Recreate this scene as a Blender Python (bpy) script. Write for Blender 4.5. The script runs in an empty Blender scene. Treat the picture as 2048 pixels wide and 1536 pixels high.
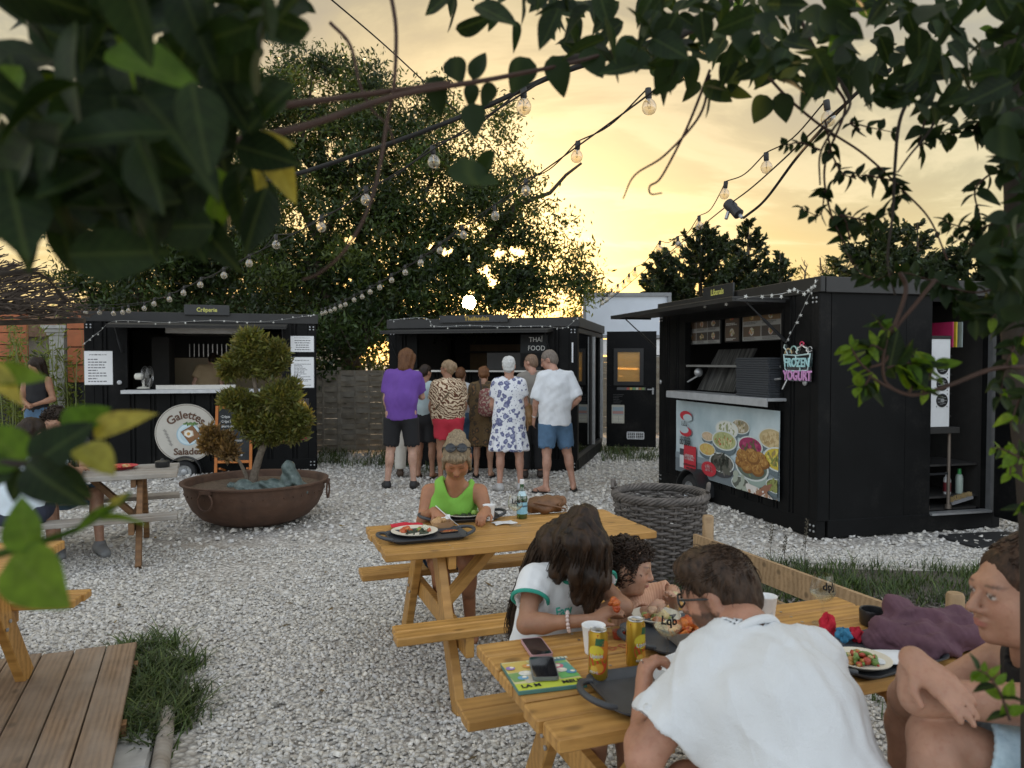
import bpy, bmesh, math, random
import numpy as np
from mathutils import Vector, Matrix, Quaternion
random.seed(7); RNG = np.random.default_rng(11)
scene = bpy.context.scene
COL = scene.collection
R = math.radians
# ------------------------------------------------------------------ camera, sky, sun, exposure
CAM_H, FPX, PITCH = 1.65, 1500.0, math.atan(43/1500)
cd = bpy.data.cameras.new('camera'); cam = bpy.data.objects.new('camera', cd); COL.objects.link(cam)
cam.location = (0, 0, CAM_H); cam.rotation_euler = (R(90)-PITCH, 0, 0)
cd.sensor_width = 36; cd.lens = 36*FPX/2048; cd.clip_start = .05; cd.clip_end = 3000
cd.dof.use_dof = True; cd.dof.focus_distance = 4.6; cd.dof.aperture_fstop = 4.8
scene.camera = cam
SUN_EL, SUN_AZ = R(4.55), math.atan((938-1024)/1500)      # azimuth from +Y towards +X
SUN = Vector((math.sin(SUN_AZ)*math.cos(SUN_EL), math.cos(SUN_AZ)*math.cos(SUN_EL), math.sin(SUN_EL)))
w = bpy.data.worlds.new('World'); scene.world = w; w.use_nodes = True
def build_world():
 nt = w.node_tree; nt.nodes.clear(); N = nt.nodes.new; L = nt.links.new
 def inp(s, v):
  if isinstance(v, bpy.types.NodeSocket): L(v, s)
  elif v is not None: s.default_value = v
 def M(op, a, b=None, c=None, clamp=False):
  n = N('ShaderNodeMath'); n.operation = op; n.use_clamp = clamp
  inp(n.inputs[0], a); inp(n.inputs[1], b); inp(n.inputs[2], c); return n.outputs[0]
 def mr(v, a, b, c=0., d=1., smooth=True):
  n = N('ShaderNodeMapRange'); n.interpolation_type = 'SMOOTHSTEP' if smooth else 'LINEAR'
  for i, q in enumerate((v, a, b, c, d)): inp(n.inputs[i], q)
  return n.outputs[0]
 def mix(f, a, b, t='MIX'):
  n = N('ShaderNodeMix'); n.data_type = 'RGBA'; n.blend_type = t; n.clamp_factor = True
  inp(n.inputs[0], f); inp(n.inputs[6], a if not isinstance(a, tuple) else (*a, 1)); inp(n.inputs[7], b if not isinstance(b, tuple) else (*b, 1)); return n.outputs[2]
 tc = N('ShaderNodeTexCoord'); d = tc.outputs['Generated']
 sx = N('ShaderNodeSeparateXYZ'); L(d, sx.inputs[0]); x, y, z = sx.outputs
 dt = N('ShaderNodeVectorMath'); dt.operation = 'DOT_PRODUCT'; L(d, dt.inputs[0]); dt.inputs[1].default_value = SUN
 dot = dt.outputs['Value']; dp = M('MAXIMUM', dot, 0.)
 zz = M('ADD', M('MAXIMUM', z, 0.), .16)
 cb = N('ShaderNodeCombineXYZ'); L(M('DIVIDE', x, zz), cb.inputs[0]); L(M('DIVIDE', y, zz), cb.inputs[1])
 mp = N('ShaderNodeMapping'); L(cb.outputs[0], mp.inputs[0]); mp.inputs['Rotation'].default_value = (0, 0, R(28)); mp.inputs['Scale'].default_value = (.75, 1.25, 1); mp.inputs['Location'].default_value = (1.3, .4, 0)
 nz = N('ShaderNodeTexNoise'); L(mp.outputs[0], nz.inputs['Vector']); nz.inputs['Scale'].default_value = 1.5; nz.inputs['Detail'].default_value = 9; nz.inputs['Roughness'].default_value = .58; nz.inputs['Distortion'].default_value = .5
 nz2 = N('ShaderNodeTexNoise'); L(mp.outputs[0], nz2.inputs['Vector']); nz2.inputs['Scale'].default_value = .55; nz2.inputs['Detail'].default_value = 4
 c = mr(nz.outputs[0], .40, .60); c2 = mr(nz2.outputs[0], .35, .65)
 t = mr(dot, -.2, 1., 0., 1., False)
 clear = mix(t, (.66, .73, .82), (.79, .66, .30))              # sky between the clouds: blue away from the sun, gold towards it
 lowgold = mr(z, .02, .42, 1., 0.)
 cloud_far = mix(t, (.80, .84, .92), (.42, .37, .28))
 cl = mix(M('MULTIPLY', lowgold, t), cloud_far, (.80, .60, .21))
 sky = mix(M('MULTIPLY', c, .95), clear, cl)
 sky = mix(M('MULTIPLY', c2, .35), sky, mix(t, (.92, .98, 1.10), (1.05, .84, .46)))
 rim = M('MULTIPLY', mr(nz.outputs[0], .34, .43), mr(nz.outputs[0], .52, .43))      # thin bright cloud edges
 sky = mix(M('MULTIPLY', M('MULTIPLY', rim, t), .55), sky, (1.25, 1.02, .62))
 def lobe(n, col):
  v = N('ShaderNodeVectorMath'); v.operation = 'SCALE'; v.inputs[0].default_value = col; L(M('POWER', dp, n), v.inputs['Scale']); return v.outputs[0]
 def add(a, b):
  v = N('ShaderNodeVectorMath'); v.operation = 'ADD'; L(a, v.inputs[0]); L(b, v.inputs[1]); return v.outputs[0]
 sky = add(add(add(sky, lobe(30., (.45, .36, .14))), lobe(85., (3.0, 2.35, 1.15))), lobe(2600., (2.6, 1.0, .08)))
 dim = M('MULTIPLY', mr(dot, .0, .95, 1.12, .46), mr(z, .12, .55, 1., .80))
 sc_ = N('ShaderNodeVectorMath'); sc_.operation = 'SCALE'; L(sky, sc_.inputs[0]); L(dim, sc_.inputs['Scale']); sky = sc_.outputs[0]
 disc = mr(dot, math.cos(R(.62)), math.cos(R(.42)))
 ds = N('ShaderNodeVectorMath'); ds.operation = 'SCALE'; ds.inputs[0].default_value = (60, 48, 26); L(disc, ds.inputs['Scale'])
 sky = add(sky, ds.outputs[0])
 up = N('ShaderNodeVectorMath'); up.operation = 'SCALE'; up.inputs['Scale'].default_value = 8.6; L(sky, up.inputs[0])
 st = N('ShaderNodeTexSky'); st.sky_type = 'NISHITA'; st.sun_disc = False; st.sun_elevation = SUN_EL; st.sun_rotation = SUN_AZ; st.altitude = 50; st.air_density = 1.2; st.dust_density = 2.
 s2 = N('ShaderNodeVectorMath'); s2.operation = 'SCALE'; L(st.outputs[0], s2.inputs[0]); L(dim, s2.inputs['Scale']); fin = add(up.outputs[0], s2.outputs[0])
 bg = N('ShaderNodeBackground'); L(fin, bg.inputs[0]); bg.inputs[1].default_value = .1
 out = N('ShaderNodeOutputWorld'); L(bg.outputs[0], out.inputs[0])
build_world()
sl = bpy.data.lights.new('sun', 'SUN'); sl.energy = 4.0; sl.angle = R(.53); sl.color = (1, .62, .28)
so = bpy.data.objects.new('sun', sl); COL.objects.link(so); so.rotation_euler = (-SUN).to_track_quat('-Z', 'Y').to_euler(); so.location = SUN*60
scene.view_settings.view_transform = 'Standard'; scene.view_settings.look = 'None'; scene.view_settings.exposure = .6; scene.view_settings.gamma = 1
scene.render.engine = 'CYCLES'; scene.cycles.use_denoising = True; scene.cycles.max_bounces = 8; scene.cycles.transparent_max_bounces = 12
scene.cycles.diffuse_bounces = 3; scene.cycles.glossy_bounces = 3; scene.cycles.transmission_bounces = 6; scene.cycles.sample_clamp_indirect = 6
# ------------------------------------------------------------------ helpers
SP, CP = math.sin(PITCH), math.cos(PITCH)
def ray(u, v):
 a, b = (u-1024)/FPX, (768-v)/FPX
 return Vector((a, CP+b*SP, b*CP-SP))
def P(u, v, Y):                      # the point at depth Y seen at (u, v) of the 2048 x 1536 photograph
 d = ray(u, v); return Vector((0, 0, CAM_H)) + d*(Y/d.y)
def G(u, v, z=0.):                   # the point at height z seen at (u, v)
 d = ray(u, v); return Vector((0, 0, CAM_H)) + d*((z-CAM_H)/d.z)
TM = {}
def thing(name, label, cat, loc=(0, 0, 0), rz=0., group=None):
 o = bpy.data.objects.new(name, None); COL.objects.link(o); o.empty_display_size = .1
 o.location = loc; o.rotation_euler = (0, 0, rz); o['label'] = label; o['category'] = cat
 if group: o['group'] = group
 TM[o.name] = Matrix.Translation(Vector(loc)) @ Matrix.Rotation(rz, 4, 'Z'); return o
def tag(o, label, cat, group=None):
 o['label'] = label; o['category'] = cat
 if group: o['group'] = group
 return o
def kind(o, k): o['kind'] = k; return o
class MB:
 def __init__(s): s.v = []; s.f = []; s.c = []
 def add(s, vs, fs, M=None):
  n = len(s.v)
  s.v += [tuple(M @ Vector(q)) if M is not None else tuple(q) for q in vs]
  s.f += [tuple(i+n for i in f) for f in fs]; return s
 def box(s, c, size, M=None, bev=0.):
  x, y, z = (q/2 for q in size); c = Vector(c)
  if bev <= 0:
   vs = [c+Vector((i*x, j*y, k*z)) for i in (-1, 1) for j in (-1, 1) for k in (-1, 1)]
   return s.add(vs, [(0, 1, 3, 2), (4, 6, 7, 5), (0, 4, 5, 1), (2, 3, 7, 6), (0, 2, 6, 4), (1, 5, 7, 3)], M)
  bm = bmesh.new(); bmesh.ops.create_cube(bm, size=1)
  bmesh.ops.scale(bm, vec=(2*x, 2*y, 2*z), verts=bm.verts); bmesh.ops.bevel(bm, geom=bm.edges[:], offset=bev, segments=1, affect='EDGES')
  bm.verts.index_update(); vs = [v.co+c for v in bm.verts]; fs = [[v.index for v in f.verts] for f in bm.faces]; bm.free()
  return s.add(vs, fs, M)
 def beam(s, a, b, wd, ht, up=(0, 0, 1), bev=0.):       # rectangular bar from a to b: wd sideways, ht along up
  a, b = Vector(a), Vector(b); x = (b-a); l = x.length; x.normalize(); u = Vector(up); y = u.cross(x).normalized(); z = x.cross(y)
  M = Matrix((x, y, z)).transposed().to_4x4(); M.translation = (a+b)/2
  return s.box((0, 0, 0), (l, wd, ht), M, bev)
 def tube(s, pts, r, n=8, caps=True, closed=False):
  pts = [Vector(p) for p in pts]; m = len(pts); rs = r if isinstance(r, (list, tuple)) else [r]*m
  b = len(s.v); t0 = None; nrm = None
  for i, p in enumerate(pts):
   if closed: t = pts[(i+1) % m]-pts[i-1]
   else: t = pts[min(i+1, m-1)]-pts[max(i-1, 0)]
   t.normalize()
   if nrm is None: nrm = t.orthogonal().normalized()
   else:
    nrm = nrm-t*nrm.dot(t)
    nrm = nrm.normalized() if nrm.length > 1e-6 else t.orthogonal().normalized()
   bi = t.cross(nrm)
   for k in range(n):
    a = 2*math.pi*k/n; s.v.append(tuple(p+(nrm*math.cos(a)+bi*math.sin(a))*rs[i]))
  for i in range(m if closed else m-1):
   j = (i+1) % m
   for k in range(n):
    s.f.append((b+i*n+k, b+i*n+(k+1) % n, b+j*n+(k+1) % n, b+j*n+k))
  if caps and not closed:
   s.f.append(tuple(b+k for k in range(n))[::-1]); s.f.append(tuple(b+(m-1)*n+k for k in range(n)))
  return s
 def lathe(s, prof, n=32, M=None, cap0=True, cap1=True):
  vs = []; fs = []
  for r, z in prof:
   for k in range(n): a = 2*math.pi*k/n; vs.append((r*math.cos(a), r*math.sin(a), z))
  for i in range(len(prof)-1):
   for k in range(n): fs.append((i*n+k, i*n+(k+1) % n, (i+1)*n+(k+1) % n, (i+1)*n+k))
  if cap0: fs.append(tuple(range(n))[::-1])
  if cap1: q = (len(prof)-1)*n; fs.append(tuple(range(q, q+n)))
  return s.add(vs, fs, M)
 def poly(s, pts, M=None, thick=0., ax=(0, 0, 1)):
  n = len(pts)
  if not thick: return s.add(pts, [tuple(range(n))], M)
  a = Vector(ax)*thick; vs = [Vector(p) for p in pts]+[Vector(p)+a for p in pts]
  return s.add(vs, [tuple(range(n))[::-1], tuple(range(n, 2*n))]+[(i, (i+1) % n, n+(i+1) % n, n+i) for i in range(n)], M)
 def sphere(s, c, r, n=12, m=8, M=None):
  c = Vector(c); r = r if isinstance(r, (tuple, list)) else (r, r, r)
  vs = [c+Vector((0, 0, -r[2]))]; fs = []
  for i in range(1, m):
   t = math.pi*i/m
   for k in range(n): a = 2*math.pi*k/n; vs.append(c+Vector((r[0]*math.sin(t)*math.cos(a), r[1]*math.sin(t)*math.sin(a), -r[2]*math.cos(t))))
  vs.append(c+Vector((0, 0, r[2])))
  for k in range(n): fs.append((0, 1+(k+1) % n, 1+k))
  for i in range(m-2):
   for k in range(n): fs.append((1+i*n+k, 1+i*n+(k+1) % n, 1+(i+1)*n+(k+1) % n, 1+(i+1)*n+k))
  for k in range(n): fs.append((1+(m-2)*n+k, 1+(m-2)*n+(k+1) % n, len(vs)-1))
  return s.add(vs, fs, M)
 def grid(s, f, nu, nv):              # surface f(i/nu, j/nv)
  vs = [f(i/nu, j/nv) for i in range(nu+1) for j in range(nv+1)]
  return s.add(vs, [(i*(nv+1)+j, (i+1)*(nv+1)+j, (i+1)*(nv+1)+j+1, i*(nv+1)+j+1) for i in range(nu) for j in range(nv)])
 def mesh(s, name, T=None):
  me = bpy.data.meshes.new(name)
  vs = s.v if T is None else [tuple(T @ Vector(q)) for q in s.v]
  me.from_pydata(vs, [], s.f); me.update(); return me
 def build(s, name, m, parent=None, world=False, smooth=None, M=None):
  T = None
  if world and parent is not None: T = TM[parent.name].inverted()
  me = s.mesh(name, T); return put(name, me, m, parent, smooth, M)
def put(name, me, m, parent=None, smooth=None, M=None):
 o = bpy.data.objects.new(name, me); COL.objects.link(o)
 if m is not None: me.materials.append(m)
 if parent is not None: o.parent = parent
 if M is not None: o.matrix_basis = M
 if smooth is not None:
  me.polygons.foreach_set('use_smooth', [True]*len(me.polygons))
  if smooth < 180: me.set_sharp_from_angle(angle=R(smooth))
 return o
def dup(o, parent=None):
 c = o.copy(); COL.objects.link(c); c.parent = parent
 for ch in list(o.children): dup(ch, c)
 return c
def np_mesh(name, V, F, col=None, smooth=False):
 V = np.asarray(V, np.float32); F = np.asarray(F, np.int32); me = bpy.data.meshes.new(name); k = F.shape[1]
 me.vertices.add(len(V)); me.vertices.foreach_set('co', V.ravel())
 me.loops.add(F.size); me.loops.foreach_set('vertex_index', F.ravel())
 me.polygons.add(len(F)); me.polygons.foreach_set('loop_start', np.arange(0, F.size, k, dtype=np.int32))
 if smooth: me.polygons.foreach_set('use_smooth', np.ones(len(F), bool))
 me.update(calc_edges=True)
 if col is not None:
  a = me.color_attributes.new('Col', 'FLOAT_COLOR', 'POINT'); c4 = np.ones((len(V), 4), np.float32); c4[:, :3] = col; a.data.foreach_set('color', c4.ravel())
 return me
def frame(o, x, y):                     # matrix with origin o, axes x and y, z = x cross y
 x = Vector(x).normalized(); z = x.cross(Vector(y)).normalized(); y = z.cross(x)
 M = Matrix((x, y, z)).transposed().to_4x4(); M.translation = Vector(o); return M
def text_mesh(s, size, bend=None, bold=0., align='CENTER', depth=.001, squeeze=1.):
 c = bpy.data.curves.new('lettering', 'FONT'); c.body = s; c.size = size; c.align_x = align; c.align_y = 'CENTER'; c.offset = bold; c.extrude = depth; c.resolution_u = 3
 o = bpy.data.objects.new('lettering', c); COL.objects.link(o)
 dg = bpy.context.evaluated_depsgraph_get(); me = bpy.data.meshes.new_from_object(o.evaluated_get(dg)); bpy.data.objects.remove(o); bpy.data.curves.remove(c)
 me.materials.clear()
 for v in me.vertices:
  v.co.x *= squeeze
  if bend:
   a = v.co.x/bend; r = abs(bend)+(v.co.y if bend > 0 else -v.co.y)
   v.co.x = r*math.sin(abs(a))*(1 if v.co.x > 0 else -1); v.co.y = (r*math.cos(a)-abs(bend))*(1 if bend > 0 else -1)
 return me
def text(s, size, m, parent, M, **k):
 return put('lettering', text_mesh(s, size, **k), m, parent, None, M)
def catmull(pts, n=8):
 pts = [Vector(p) for p in pts]; q = [pts[0]*2-pts[1]]+pts+[pts[-1]*2-pts[-2]]; o = []
 for i in range(1, len(q)-2):
  a, b, c, d = q[i-1:i+3]
  for k in range(n): t = k/n; o.append(.5*((2*b)+(c-a)*t+(2*a-5*b+4*c-d)*t*t+(3*b-a-3*c+d)*t**3))
 return o+[pts[-1]]
class Prt:                               # flat print: coloured shapes laid one over the other, for posters, menus, covers and tins
 def __init__(s, step=.0002): s.v = []; s.f = []; s.c = []; s.z = 0.; s.st = step
 clip = None; ky = 1.
 def pol(s, pts, col, up=True):
  if up: s.z += s.st
  if s.clip:
   for ax, sg, lim in ((0, 1, s.clip[0]), (0, -1, s.clip[0]), (1, 1, s.clip[1]), (1, -1, s.clip[1])):
    out = []
    for i in range(len(pts)):
     p, q = pts[i-1], pts[i]; dp_, dq = lim-sg*p[ax], lim-sg*q[ax]
     if dp_*dq < 0: t = dp_/(dp_-dq); out.append((p[0]+(q[0]-p[0])*t, p[1]+(q[1]-p[1])*t))
     if dq >= 0: out.append(q)
    pts = out
    if len(pts) < 3: return s
  n = len(s.v); s.v += [(p[0], p[1], s.z) for p in pts]; s.c += [col]*len(pts); s.f.append(tuple(range(n, n+len(pts)))); return s
 def rect(s, x, y, w_, h, col, a=0., up=True):
  ca, sa = math.cos(a), math.sin(a)
  return s.pol([(x+i*w_/2*ca-j*h/2*sa, y+i*w_/2*sa+j*h/2*ca) for i, j in ((-1, -1), (1, -1), (1, 1), (-1, 1))], col, up)
 def ell(s, x, y, rx, ry, col, a=0., n=20, up=True, wob=0.):
  ca, sa = math.cos(a), math.sin(a); q = []; ry = ry*s.ky
  for k in range(n):
   t = 2*math.pi*k/n; e = 1+wob*random.uniform(-1, 1); q.append((x+rx*e*math.cos(t)*ca-ry*e*math.sin(t)*sa, y+rx*e*math.cos(t)*sa+ry*e*math.sin(t)*ca))
  return s.pol(q, col, up)
 def ring(s, x, y, rx, ry, wd, col, n=28): 
  s.z += s.st; b = len(s.v)
  for k in range(n):
   t = 2*math.pi*k/n; s.v += [(x+rx*math.cos(t), y+ry*math.sin(t), s.z), (x+(rx-wd)*math.cos(t), y+(ry-wd)*math.sin(t), s.z)]; s.c += [col, col]
  s.f += [(b+2*k, b+2*((k+1) % n), b+2*((k+1) % n)+1, b+2*k+1) for k in range(n)]; return s
 def specks(s, x, y, rx, ry, cols, n, r, sq=1.):
  for _ in range(n):
   a = random.uniform(0, 6.28); q = math.sqrt(random.random()); rr = r*random.uniform(.6, 1.4)
   s.ell(x+rx*q*math.cos(a), y+ry*s.ky*q*math.sin(a), rr, rr*sq*random.uniform(.6, 1.2), random.choice(cols), random.uniform(0, 3), 7, up=(_ % 6 == 0), wob=.2)
  return s
 def lines(s, x0, y0, x1, y1, n, h, col, ragged=.5, left=True):
  for i in range(n):
   y = y1-(y1-y0)*(i+.5)/n; l = (x1-x0)*random.uniform(1-ragged, 1); xa = x0 if left else (x0+x1)/2-l/2; x = xa; 
   while x < xa+l:
    wd = random.uniform(.12, .3)*(x1-x0)*.6; wd = min(wd, xa+l-x); 
    if wd > h*.5: s.rect(x+wd/2, y, wd, h, col, up=False)
    x += wd+h*.6
  s.z += s.st; return s
 def build(s, name, m, parent, M):
  me = bpy.data.meshes.new(name); me.from_pydata(s.v, [], s.f); me.update()
  a = me.color_attributes.new('Col', 'FLOAT_COLOR', 'POINT'); a.data.foreach_set('color', [q for c in s.c for q in (*c, 1)])
  return put(name, me, m, parent, None, M)
# ------------------------------------------------------------------ materials
class NT:
 def __init__(s, name):
  s.m = bpy.data.materials.new(name); s.m.use_nodes = True; s.t = s.m.node_tree; s.b = s.t.nodes['Principled BSDF']; s.out = s.t.nodes['Material Output']
 def n(s, t, **k):
  q = s.t.nodes.new(t)
  for a, b in k.items(): setattr(q, a, b)
  return q
 def set(s, sock, v):
  if isinstance(v, bpy.types.NodeSocket): s.t.links.new(v, sock)
  elif isinstance(v, tuple) and len(v) == 3 and sock.type == 'RGBA': sock.default_value = (*v, 1)
  else: sock.default_value = v
 def coord(s, scale=(1, 1, 1), rot=(0, 0, 0), rnd=True, kind='Object'):
  tc = s.n('ShaderNodeTexCoord'); o = tc.outputs[kind]
  if rnd:
   oi = s.n('ShaderNodeObjectInfo'); mu = s.n('ShaderNodeVectorMath', operation='MULTIPLY_ADD')
   s.set(mu.inputs[0], oi.outputs['Random']); mu.inputs[1].default_value = (17.3, 9.1, 5.7); s.set(mu.inputs[2], o); o = mu.outputs[0]
  mp = s.n('ShaderNodeMapping'); s.set(mp.inputs[0], o); mp.inputs['Scale'].default_value = scale; mp.inputs['Rotation'].default_value = rot; return mp.outputs[0]
 def noise(s, vec, scale, detail=4, rough=.55, dist=0.):
  q = s.n('ShaderNodeTexNoise'); s.set(q.inputs['Vector'], vec); q.inputs['Scale'].default_value = scale; q.inputs['Detail'].default_value = detail; q.inputs['Roughness'].default_value = rough; q.inputs['Distortion'].default_value = dist; return q.outputs[0]
 def vor(s, vec, scale, out='Distance', feat='F1', rnd=1.):
  q = s.n('ShaderNodeTexVoronoi', feature=feat); s.set(q.inputs['Vector'], vec); q.inputs['Scale'].default_value = scale; q.inputs['Randomness'].default_value = rnd; return q.outputs[out]
 def wave(s, vec, scale, dist=2., detail=2., dirn='X', dscale=1., prof='SIN'):
  q = s.n('ShaderNodeTexWave', bands_direction=dirn, wave_profile=prof); s.set(q.inputs['Vector'], vec); q.inputs['Scale'].default_value = scale; q.inputs['Distortion'].default_value = dist; q.inputs['Detail'].default_value = detail; q.inputs['Detail Scale'].default_value = dscale; return q.outputs['Fac']
 def ramp(s, v, stops, const=False):
  q = s.n('ShaderNodeValToRGB'); s.set(q.inputs[0], v); e = q.color_ramp.elements; q.color_ramp.interpolation = 'CONSTANT' if const else 'LINEAR'
  while len(e) < len(stops): e.new(.5)
  for el, (p, c) in zip(e, stops): el.position = p; el.color = (*c, 1) if isinstance(c, tuple) else (c, c, c, 1)
  return q.outputs[0]
 def mix(s, f, a, b, t='MIX'):
  q = s.n('ShaderNodeMix', data_type='RGBA', blend_type=t); s.set(q.inputs[0], f); s.set(q.inputs[6], a); s.set(q.inputs[7], b); return q.outputs[2]
 def math(s, op, a, b=0.):
  q = s.n('ShaderNodeMath', operation=op); s.set(q.inputs[0], a); s.set(q.inputs[1], b); return q.outputs[0]
 def bump(s, h, strength=.3, dist=.01):
  q = s.n('ShaderNodeBump'); s.set(q.inputs['Height'], h); q.inputs['Strength'].default_value = strength; q.inputs['Distance'].default_value = dist; s.set(s.b.inputs['Normal'], q.outputs[0])
 def rnd(s): return s.n('ShaderNodeObjectInfo').outputs['Random']
 def attr(s, name='Col'): return s.n('ShaderNodeAttribute', attribute_name=name).outputs['Color']
 def fin(s, col=None, rough=.6, metal=0., **k):
  if col is not None: s.set(s.b.inputs['Base Color'], col)
  s.set(s.b.inputs['Roughness'], rough); s.b.inputs['Metallic'].default_value = metal
  for a, v in k.items(): s.set(s.b.inputs[a.replace('_', ' ')], v)
  return s.m
 def translucent(s, col, f):
  tr = s.n('ShaderNodeBsdfTranslucent'); s.set(tr.inputs[0], col); mx = s.n('ShaderNodeMixShader'); mx.inputs[0].default_value = f
  s.t.links.new(s.b.outputs[0], mx.inputs[1]); s.t.links.new(tr.outputs[0], mx.inputs[2]); s.t.links.new(mx.outputs[0], s.out.inputs[0])
def simple(name, col, rough=.6, metal=0., var=.12, nscale=12., bump=.05, **k):
 n = NT(name); v = n.coord(); f = n.noise(v, nscale, 5)
 c = n.ramp(f, [(.3, tuple(q*(1-var) for q in col)), (.7, tuple(min(1, q*(1+var)) for q in col))])
 if bump: n.bump(n.noise(v, nscale*6, 3), bump, .004)
 return n.fin(c, rough, metal, **k)
def wood(name, light, dark, grain=1., rough=.55, grey=None, bump=.25, ribs=False):
 n = NT(name); v = n.coord((1.2, 14, 14)); g = n.noise(v, 3.2*grain, 6, .62, 1.2)
 v2 = n.coord((.55, 6, 6)); g2 = n.wave(v2, 1.4*grain, 7., 3., 'Y', .8)
 v3 = n.coord((5, 9, 9)); kn = n.vor(v3, .85); knot = n.ramp(kn, [(0., 1.), (.09, .7), (.16, 0.)])
 f = n.math('ADD', n.math('MULTIPLY', g, .72), n.math('MULTIPLY', g2, .28))
 c = n.ramp(f, [(.25, dark), (.62, light)])
 mid = tuple((a+b)/2 for a, b in zip(light, dark))
 c = n.mix(n.math('MULTIPLY', n.rnd(), .6), c, tuple(q*.8 for q in mid))
 c = n.mix(n.math('MULTIPLY', knot, .75), c, tuple(q*.28 for q in dark))
 if grey: c = n.mix(n.ramp(n.noise(n.coord((.8, 3, 3)), 2.2, 4), [(.35, 0.), (.7, .9)]), c, grey)
 st = n.ramp(n.noise(n.coord((3, 3, 3)), 2.5, 5), [(.35, .82), (.6, 1.)])
 c = n.mix(1., c, st, 'MULTIPLY')
 n.bump(n.math('ADD', f, n.math('MULTIPLY', knot, -.3)), bump, .004)
 return n.fin(c, rough)
MAT = {}
MAT['pine'] = wood('pine_wood', (.58, .315, .088), (.36, .175, .04), 1., .5)
MAT['deck'] = wood('weathered_deck_wood', (.30, .20, .125), (.15, .095, .058), 1.5, .75, (.30, .24, .19), .6)
MAT['greywood'] = wood('grey_weathered_wood', (.34, .29, .235), (.19, .15, .115), 1.3, .8, (.36, .34, .31), .5)
MAT['brownwood'] = wood('brown_leg_wood', (.26, .135, .055), (.13, .062, .025), 1.2, .7)
MAT['fencewood'] = wood('fence_slat_wood', (.30, .25, .18), (.16, .13, .095), 1.2, .85, (.27, .25, .21), .5)
MAT['railwood'] = wood('rail_wood', (.46, .31, .17), (.30, .19, .095), 1.1, .65)
MAT['print'] = (lambda n: n.fin(n.attr(), .45))(NT('printed_card'))
MAT['printmatt'] = (lambda n: n.fin(n.attr(), .75))(NT('printed_banner'))
def m_container():
 n = NT('black_steel_paint'); v = n.coord((1, 1, 1), rnd=False)
 d = n.noise(v, 3.5, 6, .65); c = n.ramp(d, [(.35, (.0042, .0045, .0048)), (.75, (.0085, .0087, .009))])
 c = n.mix(n.math('MULTIPLY', n.ramp(n.noise(v, 1.7, 7, .68), [(.52, 0.), (.75, 1.)]), n.ramp(n.noise(v, 40, 4), [(.4, .1), (.7, .5)])), c, (.055, .05, .045))
 n.bump(n.math('ADD', n.noise(v, 90, 3), n.math('MULTIPLY', n.noise(v, 2.5, 2), 3.)), .10, .004); return n.fin(c, n.ramp(d, [(.3, .5), (.7, .68)]), Specular_IOR_Level=.14)
MAT['black'] = m_container()
MAT['darkroof'] = simple('dark_grey_roof_steel', (.018, .0175, .0175), .5, var=.25, nscale=4)
MAT['interior'] = simple('dark_interior', (.03, .028, .026), .8)
MAT['steel'] = simple('brushed_steel', (.55, .54, .52), .38, 1., var=.1, nscale=6)
MAT['alu'] = simple('aluminium_trim', (.45, .46, .47), .45, .7)
MAT['white'] = simple('white_paint', (.78, .79, .80), .5, var=.06)
MAT['whiteplastic'] = simple('white_plastic', (.75, .76, .77), .35, var=.04)
MAT['paper'] = simple('white_paper', (.80, .80, .79), .75, var=.03)
MAT['blackplastic'] = simple('black_plastic', (.02, .021, .023), .42, var=.2)
MAT['tray'] = simple('dark_grey_tray_plastic', (.045, .05, .058), .5, var=.12, nscale=30)
MAT['rubber'] = simple('black_rubber', (.018, .018, .019), .8)
MAT['rust'] = (lambda n: (n.bump(n.noise(n.coord(), 30, 6), .35, .006), n.fin(n.mix(n.ramp(n.noise(n.coord((1, 1, 2.5)), 5, 7, .65), [(.38, 0.), (.62, 1.)]), (.085, .042, .024), n.ramp(n.noise(n.coord(), 9, 6), [(.3, (.05, .026, .017)), (.75, (.135, .075, .048))])), .78))[1])(NT('rusty_iron'))
MAT['soil'] = simple('dry_soil', (.11, .075, .048), .95, var=.5, nscale=40, bump=.6)
MAT['patina'] = (lambda n: (n.bump(n.noise(n.coord(), 60, 5), .25, .003), n.fin(n.ramp(n.noise(n.coord(), 14, 7, .65), [(.3, (.035, .052, .05)), (.55, (.09, .125, .115)), (.75, (.21, .25, .235))]), .5))[1])(NT('green_patina_bronze'))
MAT['cable'] = simple('black_cable', (.008, .008, .008), .8)
MAT['orangewood'] = simple('orange_painted_wood', (.48, .15, .025), .55)
MAT['orangepanel'] = simple('orange_brown_panel', (.36, .105, .035), .6, var=.2, nscale=5)
MAT['concrete'] = simple('pale_concrete', (.40, .39, .37), .9, var=.2, nscale=8, bump=.3)
MAT['slate'] = simple('chalkboard_slate', (.018, .02, .021), .8, var=.4, nscale=5)
MAT['chalk'] = simple('white_chalk', (.72, .72, .70), .95)
MAT['signgold'] = simple('yellow_green_lettering', (.60, .58, .14), .5)
def glassy(name, tint=(1, 1, 1), f=.12, rough=.03, bl=.35):
 n = NT(name); tr = n.n('ShaderNodeBsdfTransparent'); tr.inputs[0].default_value = (*tint, 1); gl = n.n('ShaderNodeBsdfGlossy'); gl.inputs['Roughness'].default_value = rough
 lw = n.n('ShaderNodeLayerWeight'); lw.inputs[0].default_value = bl; mx = n.n('ShaderNodeMixShader'); s = n.math('ADD', n.math('MULTIPLY', lw.outputs['Facing'], .55), f)
 n.t.links.new(s, mx.inputs[0]); n.t.links.new(tr.outputs[0], mx.inputs[1]); n.t.links.new(gl.outputs[0], mx.inputs[2]); n.t.links.new(mx.outputs[0], n.out.inputs[0]); return n.m
MAT['glass'] = glassy('clear_glass', (.975, .985, .98), .015, .02, .14)
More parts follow.
